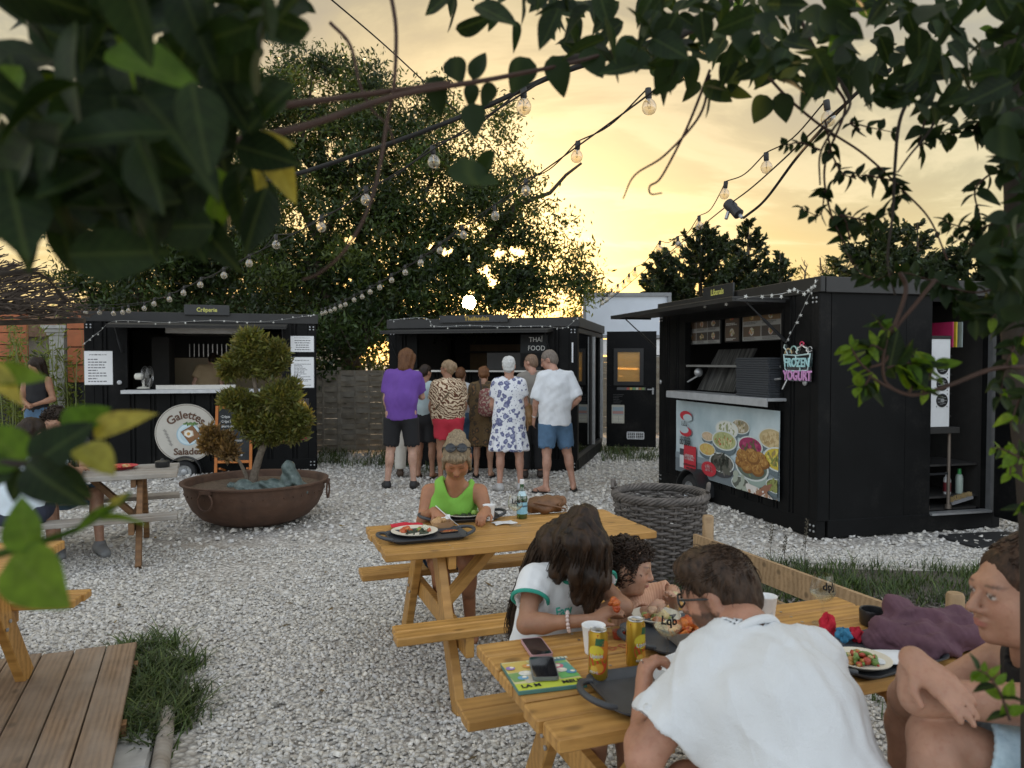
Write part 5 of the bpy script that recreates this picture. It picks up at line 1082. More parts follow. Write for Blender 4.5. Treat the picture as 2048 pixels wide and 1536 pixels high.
jc = [(.08, .108, .026), (.11, .13, .032), (.055, .08, .02), (.15, .135, .037)]
pad('foliage_pad', [(505, 700, 38, 22), (470, 730, 30, 22), (540, 728, 32, 24), (505, 736, 38, 17), (555, 705, 14, 22), (500, 680, 22, 16), (455, 745, 14, 14)], jc, 1, MAT['leafy'])
pad('foliage_pad', [(480, 800, 30, 18), (462, 800, 18, 14), (500, 805, 18, 14)], jc, 2, MAT['leafy'])
pad('foliage_pad', [(560, 795, 32, 24), (575, 780, 18, 20), (540, 805, 22, 18)], jc, 3, MAT['leafy'])
pad('foliage_pad', [(510, 845, 32, 26), (560, 845, 40, 28), (595, 835, 24, 24), (540, 868, 40, 22), (490, 840, 18, 18), (580, 868, 28, 16)], jc, 4, MAT['leafy'])
o = pad('foliage_pad', [(440, 885, 26, 22), (420, 870, 14, 14), (455, 905, 14, 14), (412, 890, 10, 12)], [(.19, .105, .05), (.14, .08, .04), (.24, .14, .07)], 5, MAT['leafy']); o['label'] = 'dead brown pad of needles'
# wicker basket
BC = Vector((1.14, 5.75, 0)); t = thing('wicker_basket', 'tall grey wicker basket woven from thick rods beside the rail', 'basket', BC); wk = simple('grey_wicker', (.115, .10, .09), .75, var=.55, nscale=14, bump=.4)
BH = .63; brad = lambda z: .255+.070*math.sin(min(1, z/BH)*1.35)+.02*(z/BH); ns = 22; rr = random.Random(6)
for k in range(ns):
 a = 2*math.pi*k/ns; b = MB(); b.tube([(brad(z)*math.cos(a), brad(z)*math.sin(a), z) for z in (0, .12, .25, .38, .5, BH)], .011, 6); b.build('stake', wk, t, False, 60)
for i in range(28):
 z = .016+.0215*i; ph = (i % 2)*math.pi; b = MB(); pts = []; n = 88; dz = rr.uniform(-.004, .004)
 for k in range(n): a = 2*math.pi*k/n; r_ = brad(z)+.0145*math.cos(a*ns/2+ph); pts.append((r_*math.cos(a), r_*math.sin(a), z+dz*math.sin(a*3+i)+.003*math.sin(a*ns+i)))
 b.tube(pts, .0108*rr.uniform(.85, 1.15), 6, closed=True); b.build('strand', wk, t, False, 60)
for i in range(6):
 b = MB(); n = 96; pts = []
 for k in range(n): a = 2*math.pi*k/n; w_ = a*9+i*1.047; pts.append(((brad(BH)+.004+.020*math.cos(w_))*math.cos(a), (brad(BH)+.004+.020*math.cos(w_))*math.sin(a), BH+.006+.024*math.sin(w_)))
 b.tube(pts, .0105, 6, closed=True); b.build('rim_strand', wk, t, False, 60)
for a0 in (R(165), R(-15)):
 b = MB(); b.tube([((brad(BH)+.02)*math.cos(a0+s), (brad(BH)+.02)*math.sin(a0+s), BH+.05+.05*math.cos(s/.22*math.pi/2)) for s in (-.22, -.14, -.06, .02, .1, .18, .22)], .016, 8); b.build('handle', wk, t, False, 60)
b = MB(); b.lathe([(.27, .012), (.27, .03)], 30); b.build('bottom', wk, t)
# ------------------------------------------------------------------ things on the tables
ZT = .7215
def on(u, v, z=ZT): return G(u, v, z)
def rrect(w_, h, r, n=5):
 return [(sx*(w_/2-r)+r*math.cos(a), sy_*(h/2-r)+r*math.sin(a)) for sx, sy_, a0 in ((1, 1, 0), (-1, 1, 90), (-1, -1, 180), (1, -1, 270)) for a in [R(a0+90*k/n) for k in range(n+1)]]
def tray(label, c, rz, w_=.42, h=.30, handle=True):
 t = thing('tray', label, 'tray', c, rz, 'dark plastic trays on the tables'); b = MB(); n = 0; vs = []; fs = []
 L = [(rrect(w_-.05, h-.05, .04), .003), (rrect(w_-.012, h-.012, .05), .022), (rrect(w_, h, .055), .024), (rrect(w_, h, .055), .019), (rrect(w_-.02, h-.02, .05), .016), (rrect(w_-.055, h-.055, .04), .0)]
 m_ = len(L[0][0])
 for pts, z in L: vs += [(x, y, z) for x, y in pts]
 for i in range(len(L)-1): fs += [(i*m_+k, i*m_+(k+1) % m_, (i+1)*m_+(k+1) % m_, (i+1)*m_+k) for k in range(m_)]
 fs.append(tuple(range(m_))); fs.append(tuple(range(5*m_, 6*m_))[::-1]); b.add(vs, [f[::-1] for f in fs]); b.build('shell', MAT['tray'], t, False, 50)
 if handle:
  for s in (-1, 1):
   b = MB(); o = [(s*(w_/2-.012+.062*math.sin(math.pi*k/12)), .085*math.cos(math.pi*k/12), .021+.012*math.sin(math.pi*k/12)) for k in range(13)]; b.tube(o, .0095, 8); b.build('handle', MAT['tray'], t, False, 60)
 return t
def lathe_thing(name, label, cat, c, prof, m, n=32, part='body', group=None, caps=(True, False)):
 t = thing(name, label, cat, c, group=group); b = MB(); b.lathe(prof, n, None, *caps); b.build(part, m, t, False, 50); return t
cream = simple('cream_bagasse', (.66, .61, .50), .7, var=.05)
def plate(label, c, r, group='round plates of food'):
 return lathe_thing('plate', label, 'plate', c, [(r*.62, 0), (r*.7, .004), (r, .019), (r*1.03, .019), (r*1.03, .022), (r, .0225), (r*.72, .009), (0.001, .008)], cream, 40, 'dish', group, (True, True))
def cup(label, c, h=.085, r=.036):
 t = lathe_thing('paper_cup', label, 'cup', c, [(r*.74, 0), (r*.76, .003), (r, h-.004), (r*1.045, h-.002), (r*1.045, h+.002), (r*.98, h), (r*.75, .012), (.001, .01)], MAT['paper'], 32, 'cup_wall', 'white paper cups', (True, True)); return t
def glass(label, c, h=.178, r=.045, word=True, ang=0., wine=True, word_rot=0., s='Lqb'):
 t = thing('wine_glass', label, 'wine glass', c, ang, 'stemmed wine glasses'); b = MB(); z1 = h*.46
 b.lathe([(.036, 0), (.036, .002), (.008, .006), (.0042, .012), (.0038, z1-.012), (.008, z1-.003), (r*.72, z1+.012), (r*.98, z1+.030), (r, z1+.036), (r*.70, h), (r*.68, h), (r*.97, z1+.037), (r*.94, z1+.031), (r*.69, z1+.0145), (.001, z1+.002)], 36); b.build('glass', MAT['glass'], t, False, 60)
 if wine: b = MB(); b.lathe([(.01, z1+.0035), (r*.66, z1+.0145), (r*.93, z1+.030), (r*.92, z1+.034), (.001, z1+.034)], 30); b.build('wine', MAT['wine'], t, False, 60)
 if word:
  me = text_mesh(s, .034, bold=.0012, depth=.0001); rr_ = r*.90
  for v in me.vertices: a = v.co.x/rr_; z = z1+.062+v.co.y; k = r+(r*.70-r)*max(0, (z-z1-.036))/(h-z1-.036)+.0012; v.co = (k*math.sin(a), -k*math.cos(a), z)
  put('lettering', me, MAT['rubber'], t, None, Matrix.Rotation(word_rot, 4, 'Z'))
 return t
def lumps(name, parent, c, rx, ry, h, n, r, cols, seed, sq=1., mat_rough=.5, names=None):
 rr = random.Random(seed); b = MB(); C = []
 for i in range(n):
  a, q_ = rr.uniform(0, 6.28), math.sqrt(rr.random()); x, y = rx*q_*math.cos(a), ry*q_*math.sin(a); z = h*(1-q_*q_)*rr.uniform(.4, 1); s = r*rr.uniform(.6, 1.4); n0 = len(b.v)
  M = Matrix.Translation(Vector(c)+Vector((x, y, z))) @ Matrix.Rotation(rr.uniform(0, 3), 4, Vector((rr.random(), rr.random(), rr.random()+.1)).normalized()) @ Matrix.Diagonal((s*rr.uniform(.8, 1.8), s*rr.uniform(.5, 1), s*sq, 1))
  b.sphere((0, 0, 0), 1, 8, 5, M); col = rr.choice(cols); C += [col]*(len(b.v)-n0)
 me = b.mesh(name); a_ = me.color_attributes.new('Col', 'FLOAT_COLOR', 'POINT'); a_.data.foreach_set('color', [q_ for k in C for q_ in (*k, 1)])
 return kind(put(name, me, MAT['food'], parent, 180), 'stuff')
MAT['food'] = (lambda n: (n.bump(n.noise(n.coord(rnd=False), 220, 4), .5, .003), n.fin(n.mix(1., n.attr(), n.ramp(n.noise(n.coord(rnd=False), 120, 4), [(.3, .7), (.7, 1.2)]), 'MULTIPLY'), .42))[1])(NT('food'))
def napkin(label, c, w_, h, rz, col, seed, crumple=.012, name='napkin'):
 rr = random.Random(seed); p = [rr.uniform(0, 6) for _ in range(6)]; b = MB()
 f = lambda u_, v_: ((u_-.5)*w_*(1+.06*math.sin(v_*5+p[0])), (v_-.5)*h*(1+.06*math.sin(u_*5+p[1])), .004+crumple*(.5+.5*math.sin(u_*7+p[2])*math.cos(v_*6+p[3]))*(.4+.6*abs(math.sin(u_*3+v_*4+p[4]))))
 b.grid(f, 16, 16); o = b.build(name, simple('napkin_paper', col, .85, var=.1), None, smooth=60, M=Matrix.Translation(c) @ Matrix.Rotation(rz, 4, 'Z'))
 sd = o.modifiers.new('thickness', 'SOLIDIFY'); sd.thickness = .0015; return tag(o, label, 'napkin')
RED = (.52, .015, .035)
# middle table
c = on(853, 1075); tray('dark tray at the left end of the middle table, nobody behind it', c, TA+.02, .42, .27)
c2 = on(829, 1070)+Vector((0, 0, .006)); p = plate('cream plate with a nearly finished salad on the unattended tray', c2, .122); lumps('food', p, (0, 0, .010), .075, .07, .006, 30, .012, [(.02, .03, .015), (.03, .045, .02)], 1, .4); lumps('food', p, (-.045, .02, .012), .03, .025, .018, 16, .012, [(.50, .10, .03), (.55, .18, .05), (.4, .05, .02)], 2); lumps('food', p, (.05, .025, .014), .028, .022, .02, 14, .011, [(.18, .32, .06), (.60, .58, .45), (.5, .12, .05)], 3)
napkin('folded bright red napkin behind the plate on the unattended tray', on(812, 1056)+Vector((0, 0, .012)), .17, .085, TA, RED, 1)
bx = thing('food_box', 'small brown card box holding a bun on the unattended tray', 'food box', on(884, 1059)+Vector((0, 0, .006)), TA); kr = simple('kraft_card', (.36, .21, .105), .75)
def openbox(t, w_, h, d_, m, fl=1.2):
 b = MB(); o = [(-w_/2, -h/2), (w_/2, -h/2), (w_/2, h/2), (-w_/2, h/2)]; vs = [(x, y, 0) for x, y in o]+[(x*fl, y*fl, d_) for x, y in o]+[(x*fl*.97, y*fl*.97, d_) for x, y in o]+[(x*.95, y*.95, .003) for x, y in o]
 b.add(vs, [(3, 2, 1, 0)]+[(i, (i+1) % 4, 4+(i+1) % 4, 4+i) for i in range(4)]+[(4+i, 4+(i+1) % 4, 8+(i+1) % 4, 8+i) for i in range(4)]+[(8+i, 8+(i+1) % 4, 12+(i+1) % 4, 12+i) for i in range(4)]+[(12, 13, 14, 15)]); return b.build('box', m, t)
openbox(bx, .10, .065, .04, kr); lumps('food', bx, (-.01, 0, .035), .035, .02, .012, 8, .018, [(.45, .26, .11), (.5, .32, .15)], 5); 
b = MB(); b.add([(.0, .04, .041), (.06, .04, .041), (.065, .075, .06), (.0, .075, .058)], [(0, 1, 2, 3)]); b.build('flap', MAT['paper'], bx)
p = Prt(); p.rect(0, 0, .11, .06, (.05, .03, .03)).rect(.01, .012, .08, .016, (.5, .10, .04)).rect(0, -.012, .09, .012, (.55, .22, .06)).specks(0, 0, .05, .025, [(.55, .3, .1), (.4, .05, .03)], 20, .004)
p.build('print', MAT['print'], bx, Matrix.Translation((.02, -.085, .003)) @ Matrix.Rotation(.1, 4, 'Z'))
c = on(925, 1037); tray('dark tray in front of the woman in the green top', c, TA-.05, .42, .28)
p = plate('cream plate of green salad the woman in green is eating', on(929, 1034)+Vector((0, 0, .006)), .118); lumps('food', p, (0, 0, .010), .075, .065, .014, 60, .012, [(.03, .05, .02), (.05, .07, .025), (.09, .08, .03), (.02, .025, .012)], 7, .5); lumps('food', p, (.065, -.015, .016), .02, .018, .012, 8, .014, [(.22, .40, .05), (.3, .5, .1)], 8); lumps('food', p, (.02, .03, .02), .03, .02, .012, 5, .016, [(.7, .72, .75)], 9)
cup('white paper cup on the tray of the woman in green', on(978, 1042)+Vector((0, 0, .006)), .088, .035)
napkin('red napkin under the plate edge in front of the woman in green', on(880, 1043)+Vector((0, 0, .006)), .11, .08, .3, RED, 2)
napkin('white paper napkin lying by the stem glass on the middle table', on(1008, 1047), .13, .08, TA+.1, (.72, .72, .72), 3, .006)
glass('stem glass marked Lqb on the middle table beside the green bottle', on(1030, 1051), ang=.15)
t = lathe_thing('water_bottle', 'green glass water bottle with pale blue label on the middle table', 'bottle', on(1044, 1036), [(.028, 0), (.0315, .004), (.0315, .118), (.028, .135), (.016, .165), (.0125, .19), (.0125, .215)], MAT['greenglass'], 28, 'glass', None, (True, True))
b = MB(); b.lathe([(.0318, .028), (.0318, .098)], 28, None, False, False); b.build('label_band', simple('pale_blue_label', (.24, .50, .62), .5), t, False, 60); b = MB(); b.lathe([(.0135, .205), (.0142, .208), (.0142, .230), (.012, .232)], 18); b.build('cap', MAT['whiteplastic'], t, False, 40)
b = MB(); b.lathe([(.0284, .136), (.0172, .163)], 24, None, False, False); b.build('neck_label', simple('pale_neck_label', (.45, .62, .68), .5), t, False, 60)
me = text_mesh('S.PELLEGRINO', .0135, bold=.0004, depth=.0001)
for v in me.vertices: a = v.co.x/.0322; v.co = (.0324*math.sin(a), -.0324*math.cos(a), .075+v.co.y)
put('lettering', me, simple('navy_lettering', (.03, .05, .16), .5), t)
# brown leather bag
c = on(1092, 1024); t = thing('leather_bag', 'slouched brown leather handbag lying on the middle table', 'handbag', c, .25); lea = simple('brown_leather', (.155, .07, .028), .5, var=.3, nscale=20, bump=.3)
b = MB(); b.grid(lambda u_, v_: ((lambda a, ph: (.125*math.cos(a)*math.sin(ph)**.6*(1+.07*math.sin(a*3+ph*5)), .075*math.sin(a)*math.sin(ph)**.6*(1+.1*math.sin(a*4+2)), .048-.048*math.cos(ph)+(.010*math.sin(a*5+1)+.008*math.sin(a*9+ph*4))*math.sin(ph)+.020*math.cos(a-.6)*math.sin(ph)**2))(u_*2*math.pi, v_*math.pi)), 28, 14); b.build('bag_body', lea, t, False, 180)
b = MB(); b.tube([(-.10, -.06, .075), (-.03, -.075, .06), (.05, -.08, .045), (.10, -.075, .03), (.105, -.06, .008)], .006, 6); b.tube([(.06, -.07, .05), (.10, -.03, .085), (.12, .02, .06), (.125, -.04, .03)], .005, 6); b.build('strap', lea, t, False, 60)
b = MB(); b.tube([Vector((.095+.018*math.cos(k*math.pi/8), -.078, .03+.018*math.sin(k*math.pi/8))) for k in range(16)], .003, 6, closed=True); b.build('ring', MAT['steel'], t, False, 60)
# front table: phones, book, cans
def phone(label, c, rz, case, lw=(.072, .148), tilt=0.):
 t = thing('phone', label, 'phone', c, rz); b = MB(); o = rrect(*lw, .012); b.poly([(x, y, 0) for x, y in o], thick=.0085); b.build('case', case, t)
 b = MB(); o = rrect(lw[0]-.005, lw[1]-.005, .010); b.poly([(x, y, .0088) for x, y in o], thick=.0006); b.build('screen', (lambda n: n.fin((.012, .013, .016), .06))(NT('phone_screen')), t)
 b = MB(); o = rrect(lw[0], lw[1], .012); i_ = rrect(lw[0]-.005, lw[1]-.005, .010); m_ = len(o); b.add([(x, y, .0085) for x, y in o]+[(x, y, .0105) for x, y in o]+[(x, y, .0105) for x, y in i_]+[(x, y, .0088) for x, y in i_], [(r_*m_+k, r_*m_+(k+1) % m_, (r_+1)*m_+(k+1) % m_, (r_+1)*m_+k) for r_ in range(3) for k in range(m_)]); b.build('bumper', case, t)
 return t
def qang(u0, v0, u1, v1): a, b = on(u0, v0), on(u1, v1); return math.atan2((b-a).y, (b-a).x)
phone('phone in a dusty pink case at the left end of the front table', on(1073, 1298), qang(1055, 1319, 1108, 1314), simple('pink_case', (.45, .27, .29), .5))
bk = thing('picture_book', 'colourful childrens picture book under a phone on the front table', 'book', on(1085, 1354), qang(1030, 1393, 1172, 1374)-.03); bw_, bh_ = .205, .205
b = MB(); b.box((0, 0, .006), (bw_, bh_, .012), bev=.0015); b.build('cover', simple('teal_cover', (.07, .19, .17), .4), bk); random.seed(3); p = Prt(.00012); p.rect(0, 0, bw_-.004, bh_-.004, (.62, .58, .30))
p.rect(0, -.078, bw_-.004, .044, (.50, .58, .06))
for x, y, w_, h, cc in ((-.06, .06, .08, .07, (.60, .45, .12)), (.05, .07, .09, .06, (.22, .42, .16)), (-.07, -.01, .06, .06, (.18, .34, .12)), (.075, .02, .05, .07, (.12, .36, .30)), (-.02, -.03, .09, .05, (.55, .50, .38)), (.075, .085, .05, .025, (.10, .24, .30)), (.07, -.03, .06, .04, (.16, .46, .14))): p.rect(x, y, w_, h, cc, .1)
for x, y, r_, cc in ((-.05, .01, .020, (.70, .70, .66)), (-.065, -.02, .016, (.16, .36, .55)), (.052, .035, .024, (.62, .18, .25)), (.06, .005, .018, (.70, .68, .6)), (.085, -.015, .016, (.10, .30, .45)), (-.03, .055, .016, (.65, .3, .08)), (.02, .08, .014, (.60, .12, .10)), (-.085, .05, .014, (.3, .2, .5))): p.ell(x, y, r_, r_*.85, cc, wob=.06).ell(x+.005, y+.004, r_*.45, r_*.4, (.85, .82, .7))
for k in range(5): p.rect(.055+.012*k, .088, .008, .014, (.55, .60, .5))
p.build('print', MAT['print'], bk, Matrix.Translation((0, 0, .0122)))
text('LA M', .026, MAT['rubber'], bk, Matrix.Translation((-.058, -.079, .0145)), bold=.0008, depth=.0002); text('MEUR', .026, MAT['rubber'], bk, Matrix.Translation((.068, -.079, .0145)), bold=.0008, depth=.0002)
phone('phone in a grey bumper case lying on the picture book', on(1087, 1350)+Vector((0, 0, .0155)), qang(1062, 1375, 1120, 1371)-.1, simple('grey_rubber_case', (.13, .14, .14), .55), (.076, .152))
def can(label, c, rz):
 t = thing('drink_can', label, 'can', c, rz, 'slim orange drink cans'); r_, h = .0286, .146; gold = (.48, .30, .03)
 b = MB(); b.lathe([(r_*.75, 0), (r_*.82, .002), (r_, .010), (r_, h-.012), (r_*.86, h-.002), (r_*.86, h)], 40, None, True, False); b.build('can_wall', simple('golden_can', gold, .28, .55, var=.12, nscale=8), t, False, 50)
 b = MB(); b.lathe([(r_*.86, h), (r_*.89, h+.001), (r_*.86, h+.003), (r_*.80, h+.001), (r_*.78, h-.003), (.001, h-.003)], 36, None, False, True); b.build('lid', MAT['steel'], t, False, 50)
 b = MB(); b.box((0, .006, h-.001), (.014, .02, .0012)); b.build('tab', MAT['steel'], t); b = MB(); b.lathe([(.0095, h-.0026), (.0, h-.0025)], 14, Matrix.Translation((0, -.012, 0))); b.build('mouth', MAT['rubber'], t)
 p = Prt(.0002); rd_ = (.50, .055, .012)
 p.rect(0, .060, .176, .014, (.42, .10, .01)); p.ell(.0, -.015, .030, .034, rd_, .4).ell(.018, .02, .022, .03, (.55, .17, .015), -.3).ell(-.006, .014, .024, .022, (.62, .50, .04)).rect(.006, .045, .026, .022, (.03, .12, .05), -.1).ell(.004, -.030, .014, .014, (.62, .28, .03)).ell(-.012, -.034, .011, .011, (.66, .40, .06)).rect(-.004, .004, .044, .016, (.50, .03, .03), .1)
 p.ell(.075, -.01, .024, .036, rd_, .2).ell(-.075, -.01, .02, .03, (.55, .2, .02), .2).lines(.05, -.05, .085, .02, 9, .002, (.35, .08, .02), .4)
 o = p.build('print', MAT['print'], t, None if False else Matrix.Identity(4)); me = o.data; bm = bmesh.new(); bm.from_mesh(me); bmesh.ops.triangulate(bm, faces=bm.faces[:]); bmesh.ops.subdivide_edges(bm, edges=bm.edges[:], cuts=3, use_grid_fill=True); bm.to_mesh(me); bm.free()
 for v in me.vertices: a = v.co.x/r_; k = r_+.0004+v.co.z*.25; v.co = (k*math.sin(a), -k*math.cos(a), .073+v.co.y)
 me = text_mesh('Lipton', .0150, bold=.0006, depth=.0001)
 for v in me.vertices: a = (v.co.x-.004)/r_; v.co = ((r_+.0017)*math.sin(a), -(r_+.0017)*math.cos(a), .0775+v.co.y+.0012*math.sin(v.co.x*60))
 put('lettering', me, MAT['white'], t); me = text_mesh('PÊCHE', .009, bold=.0003, depth=.0001)
 for v in me.vertices: a = (v.co.x-.012)/r_; v.co = ((r_+.0017)*math.sin(a), -(r_+.0017)*math.cos(a), .030+v.co.y)
 put('lettering', me, MAT['white'], t); return t
can('opened orange tea can nearer the book, its lid hole facing up', on(1196, 1358), -.15); can('orange tea can next to the stem glass, behind the mans hand', on(1271, 1334), .75)
cup('white paper cup directly behind the nearer orange can', on(1187, 1305), .088, .037)
t = lathe_thing('sauce_pot', 'tiny clear pot of red sauce on the front table', 'sauce pot', on(1237, 1277), [(.019, 0), (.024, .034), (.0265, .034), (.0265, .036), (.0235, .036), (.0185, .002)], MAT['glass'], 24, 'pot'); b = MB(); b.lathe([(.0182, .002), (.0222, .026), (.0, .026)], 22); b.build('sauce', simple('red_sauce', (.28, .02, .008), .3), t, False, 60)
for k, (u, v, s_) in enumerate(((1224, 1298, 1.), (1248, 1293, 1.15))):
 b = MB(); b.tube([Vector((.014*s_*math.cos(a*math.pi/9)*(1+.25*math.sin(a)), .011*s_*math.sin(a*math.pi/9), .002+.0015*math.sin(a*1.3))) for a in range(18)], .0011, 5, closed=True); o = b.build('rubber_band', simple('red_rubber', (.40, .05, .05), .5), None, smooth=60, M=Matrix.Translation(on(u, v))); tag(o, ('pale red rubber band lying left of its twin on the front table', 'bright red rubber band lying close to the second can')[k], 'rubber band')
# front table: far tray with fried food, left tray under the arm, glass
c = on(1385, 1272); t1 = tray('dark tray with a paper boat of orange fried food before the toddler', c, TA+.06, .44, .30)
p = plate('cream plate at the toddlers hands on the far tray', on(1312, 1243)+Vector((0, 0, .006)), .085); lumps('food', p, (0, 0, .010), .05, .045, .012, 18, .012, [(.60, .45, .2), (.55, .2, .08), (.3, .35, .1)], 21)
bx = thing('food_box', 'card boat heaped with orange fried pieces on the far tray', 'food box', on(1385, 1283)+Vector((0, 0, .006)), TA-.1); openbox(bx, .15, .10, .045, simple('grey_kraft', (.26, .22, .18), .75), 1.15); lumps('food', bx, (0, 0, .035), .075, .05, .035, 90, .0125, [(.50, .10, .012), (.58, .16, .02), (.40, .06, .01), (.62, .24, .05)], 11)
glass('stem glass with white wine and the mark Lqb beside the second can', on(1335, 1326), ang=0., word_rot=-.1)
c = on(1330, 1385); tray('dark tray under the left hand of the man in white', c, TA-.05, .40, .28)
bx = thing('food_box', 'white folded card box with lime on the mans tray', 'food box', on(1362, 1375)+Vector((0, 0, .006)), TA+.35); openbox(bx, .11, .11, .06, MAT['paper'], 1.25); lumps('food', bx, (-.06, -.02, .01), .02, .02, .02, 7, .016, [(.20, .33, .05), (.32, .45, .10), (.5, .45, .2)], 13)
cup('white paper cup on the front table right of the mans head', on(1533, 1239), .085, .036)
glass('stem glass lettered Lqb on the right half of the front table', on(1645, 1248), ang=.1, word_rot=.0, wine=True, s='dpJ')
t = lathe_thing('ash_pot', 'round black pot on the front table next to the plum jacket', 'pot', on(1745, 1249), [(.038, 0), (.043, .006), (.045, .05), (.043, .056), (.038, .054), (.036, .02), (.001, .018)], simple('black_ceramic', (.02, .02, .021), .35), 36, 'pot')
c = on(1748, 1316); tray('dark tray holding the noodle salad plate on the right of the front table', c, TA+.12, .40, .28)
p = plate('cream plate with a leafy noodle salad at the right end of the front table', on(1722, 1333)+Vector((0, 0, .006)), .085); lumps('food', p, (0, 0, .010), .05, .05, .03, 46, .011, [(.14, .24, .05), (.42, .06, .03), (.55, .42, .18), (.45, .22, .06), (.22, .34, .09)], 15, .6)
napkin('white scribbled paper sheet at the right edge of the salad tray', on(1772, 1325)+Vector((0, 0, .012)), .15, .11, TA-.3, (.70, .72, .74), 6, .005, 'paper_sheet')
for k, (u, v, cc, lab) in enumerate(((1655, 1273, RED, 'crumpled red napkin standing up behind the mans shoulder'), (1686, 1285, (.04, .20, .34), 'crumpled blue napkin between the two red ones'), (1712, 1284, (.42, .01, .03), 'crumpled dark red napkin ball right of the blue one'))):
 rr = random.Random(k); b = MB(); ph = [rr.uniform(0, 6) for _ in range(6)]
 def f(u_, v_):
  a, e = u_*2*math.pi, v_*math.pi; r_ = .026*(1+.22*math.sin(3*a+ph[0])*math.sin(4*e+ph[1])+.14*math.sin(7*a+ph[2])*math.sin(6*e+ph[3])+(.7*max(0, math.sin(a*2+ph[4]))*max(0, math.cos(e))**2 if k == 0 else 0)); return (r_*math.cos(a)*math.sin(e), r_*math.sin(a)*math.sin(e), .024+r_*math.cos(e)*(1.3 if k == 0 else .9))
 b.grid(f, 30, 16); o = b.build('napkin', simple('crumpled_tissue', cc, .9), None, smooth=25, M=Matrix.Translation(on(u, v))); tag(o, lab, 'napkin')
# grey table: black pot, red plate, glass
t = lathe_thing('ash_pot', 'small lidded black pot at the end of the grey table', 'pot', on(325, 934), [(.055, 0), (.06, .006), (.062, .05), (.05, .058), (.02, .062), (.012, .075), (.001, .078)], simple('black_enamel', (.02, .02, .021), .3), 32, 'pot')
red = simple('red_plate', (.46, .02, .035), .4); p = lathe_thing('red_plate', 'red oval plate with leftovers on the grey table', 'plate', on(240, 938), [(.08, 0), (.10, .005), (.14, .03), (.145, .03), (.10, .009), (.001, .008)], red, 36, 'dish', None, (True, True)); lumps('food', p, (0, 0, .012), .08, .07, .02, 26, .018, [(.5, .15, .05), (.5, .35, .15), (.45, .05, .03)], 17)
lathe_thing('drinking_glass', 'green tinted tumbler before the dark haired man at the grey table', 'glass', on(150, 945), [(.028, 0), (.034, .11), (.032, .11), (.026, .008), (.001, .006)], MAT['greenglass'], 24, 'tumbler')
